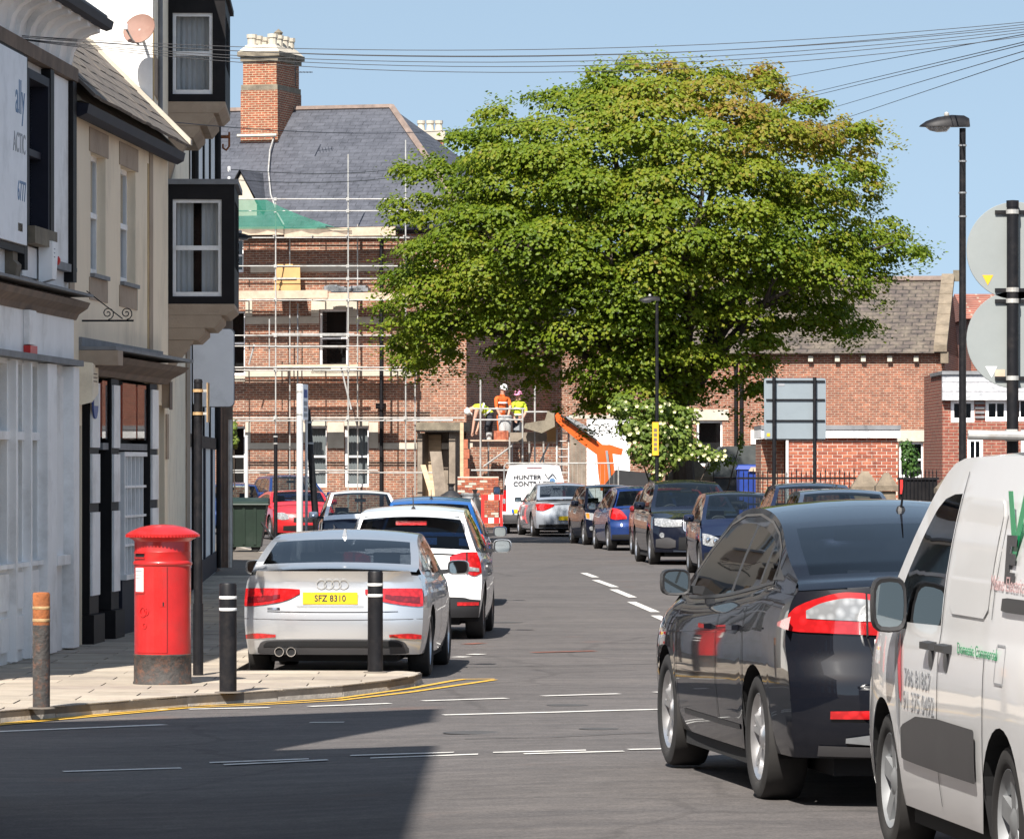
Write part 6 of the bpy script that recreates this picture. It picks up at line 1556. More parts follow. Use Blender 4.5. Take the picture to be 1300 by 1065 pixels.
MB().tube(P(375,110,152), P(375,70,152), 0.02).build('mast', 'post_black', S); MB().tube(P(375,92,152), P(397,92,152), 0.014).build('boom', 'post_black', S)
for k in range(5): p = P(378+4*k, 92, 152); MB().tube(p+Vector((0,-.2,0)), p+Vector((0,.2,.0)), 0.01, n=4).build('element', 'post_black', S)

# ---------------------------------------------------------------- yard beside the house: extension under construction
B = thing('rear_wing', 'red brick rear wing half hidden behind the tree', 'house', (4, 160, 0))
F4b = frame((0.9, 158), (1, -0.05))
o4 = [wrect(F4b, 772, 800, 500, 530)]
m = MB(F4b); wall_open(m, -2.5, 9.0, 0, 6.4, o4, 0.15); m.bx(-2.5, 9, -6, -0.8, 0, 6.4); m.build('wall', 'brick_old', B)
sash(F4b, B, *o4[0], -0.08)
c = MB(F4b); c.prism([(0.3,6.35),(-3,8.6),(-6.3,6.35)], 'x', -2.6, 9.1); c.build('roof', 'slate_far', B)
S = thing('white_hoarding', 'white boarded hoarding with a grey door behind the digger', 'hoarding', P(775, 612, 149))
Y = 149.0
for k in range(5): a, b = P(745+11*k, 0, Y).x, P(755.6+11*k, 0, Y).x; MB().bx(a, b, Y, Y+0.05, 0.1, P(0, 531, Y).z).build('white_panel', 'white_paint', S)
for k in range(4): a, b = P(724+5*k, 0, Y).x, P(728.6+5*k, 0, Y).x; MB().bx(a, b, Y, Y+0.05, 0.1, P(0, 552, Y).z).build('door_board', 'old_wood', S)
MB().bx(P(722,0,Y).x, P(800,0,Y).x, Y-0.03, Y-0.001, P(0,531,Y).z, P(0,527,Y).z).build('top_rail', 'stone_pale', S)
# new brickwork: corner pier going up and low garden wall
S = thing('half_built_wall', 'half built brick wall with toothed edge below the bricklayers', 'brick wall', P(600, 660, 146))
Y = 146.0
for z in [0.1 + 0.3*k for k in range(9)]:
    MB().bx(P(589,0,Y).x, P(596 - 2*(int(z*10) % 2),0,Y).x, Y-0.3, Y+0.3, z, z+0.285).build('brick_course', 'brick_new_b', S)
MB().bx(P(597,0,Y).x, P(720,0,Y).x, Y+0.9, Y+1.2, 0.1, 2.55).build('inner_wall', 'brick_old', S)
MB().bx(P(584,0,Y).x, P(588.5,0,Y).x, Y-0.05, Y+0.05, 0.1, 3.3).build('profile_board', 'pale_wood', S)
S = thing('garden_wall', 'low sunlit wall of reclaimed red bricks left of the contractor van', 'brick wall', P(606, 668, 143))
Y = 143.0
a, b = P(581,0,Y).x, P(633,0,Y).x
mw = MB().bx(a, b, Y+0.02, Y+0.24, 0.1, P(0,605,Y).z).build('wall_core', 'mortar', S)
h = 0.075; r = 0; z = 0.12
while z + h < P(0,605,Y).z:
    x = a - (0.11 if r % 2 else 0)
    while x < b:
        x0, x1 = max(a, x), min(b, x+0.215)
        if x1-x0 > 0.05: MB().bx(x0, x1, Y+rng.uniform(-.004,.004), Y+0.1, z, z+h-0.012).build('brick', rng.choice(['brick_new','brick_new_b','brick_new_b','stone_pale','brick_new_c']), S)
        x += 0.225
    z += h; r += 1
# small scaffold for the bricklayers
S = thing('bricklayers_scaffold', 'low scaffold platform where the bricklayers work beside the van', 'scaffold', P(655, 660, 145))
Y = 144.6
def tb(u0, v0, u1, v1, Y0=Y, Y1=None, r=0.028, name='tube', mat='galv_light'): MB().tube(P(u0,v0,Y0), P(u1,v1,Y1 or Y0), r, n=7).build(name, mat, S)
for u, v0 in ((610,482), (647,555), (663.5,520), (679,490), (713,545)): tb(u, v0, u, 668, name='standard', mat='galv')
for u in (620, 650, 672, 690): tb(u, 558, u, 668, Y+1.3, name='standard', mat='galv')
for q in ((600,519,667,519), (602,533,664,533), (598,597,645,597), (668,523,700,523)): tb(*q, name='guard_rail')
for q in ((614,592,650,566), (685,588,697,563)): tb(*q, name='brace')
for k in range(4): MB().bx(P(597,0,Y).x, P(646,0,Y).x, Y+0.05+0.24*k, Y+0.275+0.24*k, P(0,560,Y).z, P(0,558.4,Y).z).build('deck_board', 'board_wood', S)
for k in range(4): MB().bx(P(646.5,0,Y).x, P(707,0,Y).x, Y+0.05+0.24*k, Y+0.275+0.24*k, P(0,562.5,Y).z, P(0,561,Y).z).build('deck_board', 'board_wood', S)
MB().bx(P(647,0,Y).x, P(694,0,Y).x, Y-0.02, Y+0.02, P(0,560.5,Y).z, P(0,549,Y).z).build('toe_board', 'old_wood', S)
MB().bx(P(694.5,0,Y).x, P(706,0,Y).x, Y-0.03, Y+0.02, P(0,560.5,Y).z, P(0,540,Y).z).build('toe_board', 'ply_wood', S)
S = thing('brick_stack', 'stack of red bricks on the bricklayers platform', 'bricks', P(634, 558, Y+.3))
for r in range(5):
    for k in range(6):
        p = P(627+3.1*k, 0, Y); MB().bx(p.x, p.x+0.07, Y+0.1, Y+0.31, P(0,558.2-2.3*r,Y).z, P(0,556-2.3*r,Y).z).build('brick', rng.choice(['brick_new','brick_new_b']), S)
for u0, u1, v0, v1, nm, lab in ((617,625,549,558,'mortar_bucket','grey mortar bucket beside the brick stack'), (632,650,527,549,'grey_tarpaulin','grey tarpaulin bundle behind the brick stack')):
    S = thing(nm, lab, 'bucket' if 'bucket' in nm else 'tarpaulin', P((u0+u1)/2, v1, Y+.5))
    p0, p1 = P(u0, v1, Y+.5), P(u1, v0, Y+.5); cx = (p0.x+p1.x)/2; w = (p1.x-p0.x)/2
    MB().lathe([(w*.85,0),(w,(p1.z-p0.z)*.9),(w*.9,p1.z-p0.z),(w*.7,(p1.z-p0.z)*.8)], 12, (cx, Y+.5, p0.z)).build('shell', 'concrete_block', S, smooth=True)
    MB().lathe([(w*1.02,(p1.z-p0.z)*.86),(w*1.04,(p1.z-p0.z)*.9),(w*1.02,(p1.z-p0.z)*.94)], 12, (cx, Y+.5, p0.z), cap=False).build('rim', 'steel_grey', S)
S = thing('ladder', 'aluminium ladder leaning on the low scaffold', 'ladder', P(715, 640, 144))
for u0, u1 in ((707,711), (722,726)): MB().tube(P(u0,640,143.6), P(u1-4,545,144.3), 0.03, n=6).build('stile', 'galv_light', S)
for k in range(9): v = 550+10*k; MB().tube(P(707,v,144.2), P(722,v,144.2), 0.018, n=5).build('rung', 'galv_light', S)
# site fence panel
S = thing('site_fence_panel', 'thin grey mesh fence panel across the yard behind the parked cars', 'fence', P(720, 640, 141))
MB().path([P(640,640,141), P(640,592,141), P(643,588,141), P(782,588,141), P(785,592,141), P(785,640,141)], 0.022, 6).build('frame', 'galv_light', S)
for k in range(24): u = 646+5.8*k; MB().tube(P(u,640,141), P(u,588,141), 0.004, n=4).build('wire', 'galv', S)
# plastic barrier
S = thing('road_barrier', 'red and white plastic road works barrier beside the contractor van', 'barrier', P(626, 668, 138.5))
Y = 138.5; a, b = P(613,0,Y).x, P(641,0,Y).x
for v0, v1 in ((628,634.5), (657,664)):
    for k in range(4): MB().bx(lerp(a,b,k/4), lerp(a,b,(k+1)/4), Y-.03, Y+.03, P(0,v1,Y).z, P(0,v0,Y).z).build('reflective_band', 'red_plastic' if k % 2 == 0 else 'reflective', S)
for x0, x1 in ((a-.05, a+.04), (b-.15, b-.02)): MB().bx(x0, x1, Y-.045, Y-.032, 0.05, P(0,628,Y).z).build('upright', 'red_plastic', S)
for x in (a+.1, b-.2): MB().bx(x-.06, x+.06, Y-.25, Y+.25, 0.0, 0.06).build('foot', 'rubber', S)
# waste: timber, sheet, sacks
S = thing('timber_offcuts', 'pile of splintered timber and board leaning by the porch', 'timber', P(556, 660, 146.5))
for u0, v0, u1, v1, w, mt in ((537,590,552,640,.16,'pale_wood'), (553,573,560,632,.36,'old_wood'), (546,610,566,645,.2,'pale_wood'), (560,615,549,648,.14,'ply_wood')):
    a_, b_ = P(u0, v0, 146.5), P(u1, v1, 146.2); m = MB(); m.hexa([(b_.x-w/2,b_.y,b_.z),(b_.x+w/2,b_.y,b_.z),(b_.x+w/2,b_.y+.05,b_.z),(b_.x-w/2,b_.y+.05,b_.z),(a_.x-w/2,a_.y,a_.z),(a_.x+w/2,a_.y,a_.z),(a_.x+w/2,a_.y+.05,a_.z),(a_.x-w/2,a_.y+.05,a_.z)]); m.build('plank', mt, S)
def sack(name, label, u, v0, v1, Y, w, mat='black_plastic'):
    S = thing(name, label, 'sack', P(u, v1, Y)); z0, z1 = max(0.02, P(0,v1,Y).z), P(0,v0,Y).z; x = P(u,0,Y).x; h = z1-z0
    m = MB(); rows = []
    for k in range(9):
        t = k/8; r = w*(math.sin(math.pi*min(1,t*.9+.12))**.6)*(1 if t < .8 else .5); rows.append([(x + r*math.cos(a)*(1+.15*noise.noise((u+math.cos(a)*2,t*3,math.sin(a)*2))), Y + r*math.sin(a), z0+h*t) for a in [2*math.pi*j/14 for j in range(15)]])
    m.grid(rows); m.build('sack', mat, S, smooth=True); MB().lathe([(w*.2,z1-.08*h),(w*.16,z1),(w*.3,z1+.1*h)], 8, (x,Y,0)).build('tied_neck', mat, S)
sack('rubbish_sack', 'crumpled black rubbish sack beside the timber pile', 573, 618, 660, 141, .42); sack('rubbish_sack', 'tall black rubbish sack standing near the road barrier', 603, 626, 675, 139, .28)
MBb = thing('drain_pipe_roll', 'upright grey metal drum behind the rubbish sack', 'drum', P(597, 660, 141)); p = P(597,660,141)
MB().lathe([(.26,p.z),(.28,p.z+.1),(.26,p.z+.2),(.28,p.z+.6),(.26,p.z+.75)], 14, (p.x,p.y,0)).build('drum', 'steel_grey', MBb, smooth=True); MB().lathe([(.29,p.z+.74),(.29,p.z+.80)], 14, (p.x,p.y,0)).build('rim', 'steel_grey', MBb)

# ---------------------------------------------------------------- orange digger
S = thing('orange_digger', 'orange mini digger with raised arm working behind the parked cars', 'digger', P(800, 640, 144))
Y = 144.0
def beam(pts, w, name, mat='orange_paint', dy=0.16, Yc=Y):
    m = MB(); L_, R2 = [], []
    for i, (u, v) in enumerate(pts):
        a_ = P(*pts[max(i-1,0)], Yc); b_ = P(*pts[min(i+1,len(pts)-1)], Yc); d = (b_-a_).normalized(); n = Vector((-d.z,0,d.x))*(w[i]/2); p = P(u, v, Yc); L_.append(p+n); R2.append(p-n)
    poly = L_ + R2[::-1]
    m.prism([(p.x,p.z) for p in poly], 'y', Yc-dy, Yc+dy); return m.build(name, mat, S)
beam([(705,527),(722,541),(742,556),(764,573)], [.22,.32,.38,.34], 'dipper_arm'); beam([(765,566),(768,580),(770,600),(772,622)], [.42,.48,.50,.46], 'boom', dy=.2)
beam([(712,527),(735,543),(758,559)], [.05,.05,.05], 'hydraulic_hose', 'rubber', .03, Y-.3); beam([(770,572),(773,596),(775,618)], [.07,.07,.07], 'hydraulic_ram', 'steel_grey', .05, Y-.28)
beam([(718,530),(736,539),(756,551)], [.12,.12,.12], 'hydraulic_ram', 'steel_grey', .08, Y-.25); beam([(758,569),(774,570),(790,574)], [.22,.26,.2], 'link', dy=.14)
m = MB(); p = P(696,535,Y); m.prism([(p.x-.75,p.z-.20),(p.x-.2,p.z-.36),(p.x+.2,p.z-.16),(p.x+.18,p.z+.28),(p.x-.02,p.z+.32),(p.x-.10,p.z+.04),(p.x-.70,p.z-.06)], 'y', Y-.35, Y+.35); m.build('bucket', 'stone_dark', S)
for k in range(3): q = MB(); x = p.x-.9; q.hexa([(x-.15,Y-.3+.22*k,p.z-.26),(x+.02,Y-.3+.22*k,p.z-.28),(x+.02,Y-.2+.22*k,p.z-.28),(x-.15,Y-.2+.22*k,p.z-.26),(x-.15,Y-.3+.22*k,p.z-.22),(x+.02,Y-.3+.22*k,p.z-.1),(x+.02,Y-.2+.22*k,p.z-.1),(x-.15,Y-.2+.22*k,p.z-.22)]); q.build('tooth', 'steel_grey', S)
x = P(803,0,Y).x
m = MB(); m.prism([(x-.9,.75),(x+.9,.75),(x+.95,1.35),(x+.5,1.75),(x-.5,1.85),(x-.9,1.35)], 'y', Y-.7, Y+.7); m.build('engine_cover', 'black_plastic', S)
for sy in (-1, 1): m = MB(); m.prism(rrect(x-1.2, x+1.2, .02, .62, .29), 'y', Y+sy*.62-.2, Y+sy*.62+.2); m.build('track', 'rubber', S)
MB().bx(x-.7, x+.7, Y-.4, Y+.4, .4, .78).build('chassis', 'orange_paint', S)

# ---------------------------------------------------------------- right hand brick buildings
F4 = frame((3.9, 154.0), (math.cos(R_(9)), -math.sin(R_(9))))
B = thing('brick_chapel', 'red brick building with mossy stone slate roof on the right', 'building', (8, 155, 0))
tE = W(F4, 1199, 588)[0]
o4 = [wrect(F4, 884, 917, 534, 592), wrect(F4, 1141, 1172, 561, 606)]
ze = W(F4, 1100, 448)[1]
tS = W(F4, 858, 588)[0]
m = MB(F4); m.poly([(tS,0,0),(tS,-7,0),(tS,-7,ze),(tS,-3.5,ze+2.3),(tS,0,ze)]); wall_open(m, tS, tE, 0, ze, o4, 0.18); m.poly([(tE,0,0),(tE,-7,0),(tE,-7,ze),(tE,-3.5,ze+2.3),(tE,0,ze)]); m.build('wall', 'brick_right', B)
for q in o4: sash(F4, B, *q, -0.1, fw=0.07, mid=q is not o4[0])
wpart(F4, B, 'stone_lintel', 'stone_pale', 876, 925, 520, 533.5, 0, .04); wpart(F4, B, 'string_course', 'stone_pale', 1136, 1199, 546, 560.5, 0, .04); wpart(F4, B, 'white_block', 'stone_pale', 1192, 1199, 523, 538, 0, .03)
for u in (1029,1063,1096,1129.5,1163): wpart(F4, B, 'eaves_block', 'stone_pale', u-3, u+3, 452, 459, 0, .16)
for u in (934.5, 941.5): t = W(F4, u, 588)[0]; MB(F4).tube((t,.08,.1), (t,.08,ze-.1), .06).build('downpipe', 'black_paint', B)
wpart(F4, B, 'notice_board', 'paper', 953, 969, 546, 564, 0, .04)
ZR4 = W(F4, 1212, 356, -3.5)[1]
rf = MB(F4); rf.poly([(tS,.3,ze-.02),(tE,.3,ze-.02),(tE,-3.5,ZR4),(tS,-3.5,ZR4)]); rf.poly([(tS,-7.3,ze-.02),(tE,-7.3,ze-.02),(tE,-3.5,ZR4),(tS,-3.5,ZR4)]); rf = rf.build('roof', 'stone_roof', B)
MB(F4).path([(tS,-3.5,ZR4+.04),(tE-.3,-3.5,ZR4+.04)], .12, 6).build('ridge_tiles', 'ridge_tile', rf)
n = 7
for k in range(n):                                                        # stone coping blocks up the verge
    o0, o1 = lerp(.35,-3.5,k/n), lerp(.35,-3.5,(k+1)/n)-.015; z0, z1 = lerp(ze,ZR4,k/n)+.02, lerp(ze,ZR4,(k+1)/n)+.0
    MB(F4).hexa([(tE-.32,o0,z0),(tE+.1,o0,z0),(tE+.1,o1,z1),(tE-.32,o1,z1),(tE-.32,o0,z0+.22),(tE+.1,o0,z0+.22),(tE+.1,o1,z1+.22),(tE-.32,o1,z1+.22)]).build('coping_stone', 'stone_brown', B)
wpart(F4, B, 'kneeler', 'stone_brown', 1194, 1204, 447, 461, 0, .3); wpart(F4, B, 'finial_block', 'stone_dark', 1210, 1218, 343, 357, -3.7, -3.4)
m = MB(F4); m.poly([(tE,0,ze),(tE,-3.5,ZR4),(tE,-7,ze)]); m.build('gable', 'brick_low', B)

# annexe with individually laid bricks
B = thing('brick_annexe', 'flat roofed annexe of bright new red brick behind the railings', 'building', P(1070, 650, 109))
Y = 108.0; s_ = FPX/Y
a, b = P(1001,0,Y).x, P(1140,0,Y).x; zt_ = P(0,556,Y).z
MB().bx(a+.012, b-.012, Y+.008, Y+3, 0.05, zt_).build('wall_core', 'mortar', B)
MB().bx(P(968,0,Y).x, a-.06, Y+.6, Y+3, 0.05, zt_-.02).build('side_wall', 'brick_right', B)
z = zt_ - .065; r = 0; nb = 0
while z > 0.2:
    x = a - (.1125 if r % 2 else 0)
    while x < b - .03:
        x0, x1 = max(a, x), min(b, x+.209)
        if x1-x0 > .06 and nb < 296 and z > .75:
            MB().bx(x0, x1, Y+rng.uniform(-.003,.004), Y+.10, z, z+.061).build('brick', rng.choice(['brick_new','brick_new','brick_new_b','brick_new_c']), B); nb += 1
        x += .225
    z -= .0765; r += 1
MB().bx(a, b, Y+.0, Y+.1, 0.05, .74).build('lower_wall', 'brick_low', B)
MB().bx(P(966,0,Y).x, b+.04, Y-.10, Y+3.1, zt_+.002, P(0,545.5,Y).z).build('white_fascia', 'white_paint', B); MB().bx(P(966,0,Y).x, b+.06, Y-.13, Y+3.1, P(0,545.4,Y).z, P(0,540,Y).z).build('roof_edge', 'grey_lead', B)
MB().tube((a-.03,Y-.03,.1), (a-.03,Y-.03,zt_), .035).build('downpipe', 'white_paint', B)
# low modern block at the right edge
B = thing('modern_block', 'low modern building with white boarded fascia at the right edge', 'building', P(1260, 650, 113))
Y = 112.0; F6 = frame((P(1196.5,0,Y).x, Y), (1, 0))
o6 = [wrect(F6, *q) for q in ((1207,1237,508,536), (1251,1279,508,535), (1284,1306,505,535), (1228,1248,556,602), (1296,1320,545,600))]
m = MB(F6); wall_open(m, 0, 5, 0, W(F6,1200,508)[1], o6, .1); m.poly([(0,0,0),(0,-5,0),(0,-5,4.2),(0,0,4.2)]); m.build('wall', 'brick_low', B)
for q in o6:
    w = sash(F6, B, *q, -.02, fw=.08, mid=False, bars=1)
wpart(F6, B, 'boarded_fascia', 'white_boards', 1196.5, 1330, 476, 508, 0, .2); wpart(F6, B, 'roof_edge', 'grey_lead', 1196, 1332, 471, 475.5, -3, .25)
for k in range(4): wpart(F6, B, 'louvre', 'grey_lead', 1238, 1250, 510+6*k, 513+6*k, 0, .04)
# red tiled house behind
B = thing('red_roofed_house', 'house with orange red tiled roof showing behind the right hand signs', 'house', (17, 165, 0))
p = P(1233, 470, 160); m = MB(); m.bx(p.x, p.x+8, 160, 168, 0, P(0,405,160).z); m.build('wall', 'brick_low', B)
m = MB(); z0, z1 = P(0,405,160).z, P(0,388,164).z; m.prism([(159.7,z0),(168.3,z0),(164,z1+.4)], 'x', p.x-.2, p.x+8.2); m.build('roof', 'brick_low', B)
# houses along the hidden left side of the bend: seen only in reflections
B = thing('bend_house', 'brick houses along the left side of the bend behind the shops', 'house', (-14, 112, 0))
m = MB(); m.hexa([(-10.5,92,0),(-20,92,0),(-24,132,0),(-14.5,132,0),(-10.5,92,8),(-20,92,8),(-24,132,8),(-14.5,132,8)]); m.build('wall', 'brick_old', B)
m = MB(); m.hexa([(-10.2,91.8,8.01),(-20.3,91.8,8.01),(-24.3,132.3,8.01),(-14.2,132.3,8.01),(-15.1,92,11),(-15.5,92,11),(-19.4,132,11),(-19.0,132,11)]); m.build('roof', 'slate_far', B)

# railings, gate and stone piers
S = thing('railings', 'black spiked iron railings in front of the annexe', 'fence', P(1010, 650, 104))
Y = 104.0
def bar(u, v0, Y=Y): p = P(u, v0, Y); MB().tube((p.x,Y,.1), (p.x,Y,p.z-.05), .011, n=5).build('bar', 'post_black', S); MB().tube((p.x,Y,p.z-.05), (p.x,Y,p.z+.05), .018, .002, n=5).build('spike', 'post_black', S)
for k in range(25): bar(938+6.1*k, 600 - (3 if k % 3 == 0 else 0))
for v in (607, 640): MB().bx(P(936,0,Y).x, P(1087,0,Y).x, Y-.015, Y+.015, P(0,v+1.3,Y).z, P(0,v-1.3,Y).z).build('rail', 'post_black', S)
S = thing('iron_gate', 'black iron gate between the two stone gate piers', 'gate', P(1165, 650, 102))
for k in range(11): bar(1141+4.8*k, 598, 102.0)
for v in (607, 648): MB().bx(P(1139,0,102).x, P(1192,0,102).x, 101.985, 102.015, P(0,v+2,102).z, P(0,v-1,102).z).build('rail', 'post_black', S)
MB().bx(P(1141,0,102).x, P(1190,0,102).x, 102.02, 102.04, .1, P(0,609,102).z).build('backing_sheet', 'black_paint', S); MB().bx(P(1142.5,0,102).x, P(1146,0,102).x, 101.96, 101.975, P(0,627,102).z, P(0,609,102).z).build('gate_notice', 'red_plastic', S)
def pier(label, u0, u1, vpk, vcap, Y):
    S = thing('gate_pier', label, 'gate pier', P((u0+u1)/2, 660, Y), 'stone piers of the yard wall')
    x0, x1 = P(u0,0,Y).x, P(u1,0,Y).x; w = (x1-x0); zc = P(0,vcap,Y).z; zp = P(0,vpk,Y).z; h = (zc-.12)/4
    for k in range(4): MB().bx(x0+.06, x1-.06, Y+.06, Y+w-.06, .05+h*k, .05+h*(k+1)-.008).build('pier_block', 'stone_brown', S)
    MB().bx(x0, x1, Y, Y+w, zc-.07, zc+.04).build('cap_base', 'stone_brown', S)
    m = MB(); m.hexa([(x0+.02,Y+.02,zc+.041),(x1-.02,Y+.02,zc+.041),(x1-.02,Y+w-.02,zc+.041),(x0+.02,Y+w-.02,zc+.041),(x0+w*.4,Y+w*.4,zp),(x0+w*.6,Y+w*.4,zp),(x0+w*.6,Y+w*.6,zp),(x0+w*.4,Y+w*.6,zp)]); m.build('pyramid_cap', 'stone_brown', S)
pier('stone gate pier at the end of the spiked railings', 1081, 1118, 598, 620, 103.0); pier('stone gate pier just left of the iron gate', 1112, 1141, 600, 619, 102.0); pier('stone gate pier just right of the iron gate by the lamp post', 1190, 1240, 597, 622, 100.0)
pier('broad dark stone pier under the rose bush', 846, 906, 580, 607, 123.5)
S = thing('yard_wall', 'low dark stone wall between the rose bush pier and the railings', 'wall', P(920, 640, 124))
for k in range(6): a_, b_ = P(850+16*k,0,124).x, P(865.4+16*k,0,124).x; MB().bx(a_, b_, 124.6, 124.95, .05, .95).build('wall_stone', rng.choice(['stone_brown','stone_dark']), S)
# covered trailer and blue bins in the yard
S = thing('covered_trailer', 'dark grey covered trailer in the yard behind the blue bins', 'trailer', P(945, 640, 132))
Y = 132.0; q = [(895,606),(900,585),(916,567),(968,565),(985,575),(998,596),(998,606)]
m = MB(); m.prism([(P(u,v,Y).x, P(u,v,Y).z) for u, v in q], 'y', Y, Y+2.0); m.build('cover', 'skip_grey', S)
m = MB(); m.bx(P(897,0,Y).x, P(997,0,Y).x, Y+.05, Y+1.95, .45, P(0,606.3,Y).z); m.build('chassis', 'black_plastic', S)
for u in (915, 980): MB().lathe([(.32,0),(.32,.18)], 20, (P(u,0,Y).x, Y-.02, .32), 'y').build('wheel', 'rubber', S)
for k, (u0, u1, v, lab) in enumerate(((936,1000,592,'tall bright blue bin with cardboard sticking out'),)):
    S = thing('blue_bin', lab, 'bin', P((u0+u1)/2, 650, 119)); Y = 119.0
    x0, x1 = P(u0,0,Y).x, P(u1,0,Y).x; z = P(0,v,Y).z
    MB().hexa([(x0+.08,Y+.05,.1),(x1-.08,Y+.05,.1),(x1-.08,Y+.75,.1),(x0+.08,Y+.75,.1),(x0,Y,z-.08),(x1,Y,z-.08),(x1,Y+.8,z-.08),(x0,Y+.8,z-.08)]).build('tub', 'tarp_blue', S)
    MB().hexa([(x0-.03,Y-.03,z-.078),(x1+.03,Y-.03,z-.078),(x1+.03,Y+.83,z-.078),(x0-.03,Y+.83,z-.078),(x0+.03,Y+.02,z+.02),(x1-.03,Y+.02,z+.02),(x1-.05,Y+.7,z+.05),(x0+.05,Y+.7,z+.05)]).build('lid', 'tarp_blue', S)
    if True: MB().hexa([(x0+.28,Y-.06,z-.12),(x0+.66,Y-.06,z-.14),(x0+.66,Y-.04,z-.14),(x0+.28,Y-.04,z-.12),(x0+.34,Y-.06,z-.02),(x0+.60,Y-.06,z-.02),(x0+.60,Y-.04,z-.02),(x0+.34,Y-.04,z-.02)]).build('cardboard', 'board_wood', S)
# ================================================================ street furniture
# ---- pillar box
p = G(206.5, 868, KT); 
S = thing('pillar_box', 'red cast iron pillar box with rusty black base on the left pavement', 'post box', p, rz=0.0)
n = 48
MB().lathe([(.262,0),(.262,.02),(.255,.03),(.255,.245),(.262,.255),(.262,.265),(.25,.268)], n).build('base', 'rust_black', S, smooth=True, world=False)
MB().lathe([(.25,.268),(.25,1.045),(.256,1.05),(.262,1.06),(.262,1.075),(.256,1.085),(.25,1.09),(.25,1.165),(.252,1.17),(.25,1.175),(.25,1.26),(.262,1.275),(.285,1.285),(.30,1.295)], n).build('body', 'post_red', S, smooth=True, world=False)
MB().lathe([(.295,1.296),(.318,1.30),(.322,1.31),(.322,1.325),(.312,1.333),(.28,1.352),(.20,1.385),(.10,1.405),(0,1.41)], n).build('cap', 'post_red', S, smooth=True, world=False)
cap = S.children[-1]
for k in range(64):
    a = 2*math.pi*k/64; m = MB(); m.bx(-.009, .009, -.006, .006, 1.298, 1.322)
    for i, v in enumerate(m.v): m.v[i] = Matrix.Rotation(a, 3, 'Z') @ (v + Vector((0, .322, 0)))
    m.build('cap_bead', 'post_red', cap, world=False)
def curved(name, mat, a0, a1, z0, z1, r, parent=S, dz=.004):
    m = MB(); rows = []
    for z in (z0, z1): rows.append([(r*math.sin(lerp(a0,a1,k/8)), -r*math.cos(lerp(a0,a1,k/8)), z) for k in range(9)])
    m.grid(rows); rows2 = [[(q[0]*.985, q[1]*.985, q[2]) for q in rr] for rr in rows]; m.grid(rows2)
    m.grid([rows[0], rows2[0]]); m.grid([rows[1], rows2[1]]); return m.build(name, mat, parent, world=False)
D = R_
curved('door', 'post_red', D(-58), D(13), .285, 1.04, .2545)
curved('aperture', 'underbody', D(-66), D(-36), 1.125, 1.155, .2535); curved('aperture_lip', 'post_red', D(-68), D(-34), 1.156, 1.168, .266); curved('aperture_lip', 'post_red', D(-68), D(-34), 1.112, 1.123, .262)
curved('collection_plate', 'paper', D(-62), D(-37), .82, 1.03, .2585); curved('plate_frame', 'post_red', D(-64), D(-35), .805, .819, .26); curved('plate_line', 'letter_grey', D(-60), D(-40), .995, 1.005, .2592); curved('plate_line', 'letter_grey', D(-60), D(-40), .965, .972, .2592); curved('plate_line', 'letter_grey', D(-60), D(-44), .935, .942, .2592)
curved('door_gap', 'underbody', D(12.6), D(13.6), .285, 1.04, .2552); curved('lock_plate', 'post_red', D(-3), D(10), .69, .745, .2575); curved('keyhole', 'underbody', D(4), D(7), .695, .73, .259)
for k, (a, z, r) in enumerate(((-38,.64,.035), (-30,.645,.025), (-34,.52,.02))):   # embossed cipher
    m = MB(); m.path([(.256*math.sin(D(a)) + r*math.cos(t)*math.cos(D(a)), -.256*math.cos(D(a)) + r*math.cos(t)*math.sin(D(a)), z + r*1.2*math.sin(t)) for t in [2*math.pi*j/14 for j in range(15)]], .005, 5); m.build('cipher', 'post_red', S, world=False)

# ---- bollards
def bollard(label, u, v, top, body='post_black', head=None, rw=11):
    p = G(u, v, KT); s_ = FPX/p.y; h = (v-top)/s_; r = rw/s_
    S = thing('bollard', label, 'bollard', p, 'steel bollards along the kerb')
    prof = [(r,0),(r,h*.985),(r*.92,h),(0,h)]
    MB().lathe([(r,0),(r,h*.72),(r*.99,h*.72)], 24, cap=False).build('post', body, S, smooth=True, world=False)
    MB().lathe([(r,h*.72),(r,h*.985),(r*.9,h),(0,h+.004)], 24, cap=False).build('head', head or body, S, smooth=True, world=False)
    for z0, z1 in ((.855,.882), (.748,.775)): MB().lathe([(r*1.01,h*z0),(r*1.035,h*(z0+.004)),(r*1.035,h*(z1-.004)),(r*1.01,h*z1)], 24, cap=False).build('reflective_band', 'reflective' if not head else 'rust_band', S, smooth=True, world=False)
    MB().lathe([(r*1.6,0),(r*1.5,.008),(r,.012)], 18, cap=False).build('collar', 'joint', S, world=False)
simple('rust_band', (0.42,0.27,0.13), 0.7, var=0.4, scale=20)
bollard('rusty orange topped bollard nearest on the left pavement', 52.5, 899, 752, 'rust_black', 'rust'); bollard('black bollard with two white bands right of the red pillar box', 289.5, 879, 740); bollard('black bollard with two white bands in front of the silver saloon', 476.5, 853.5, 725, rw=9.7)
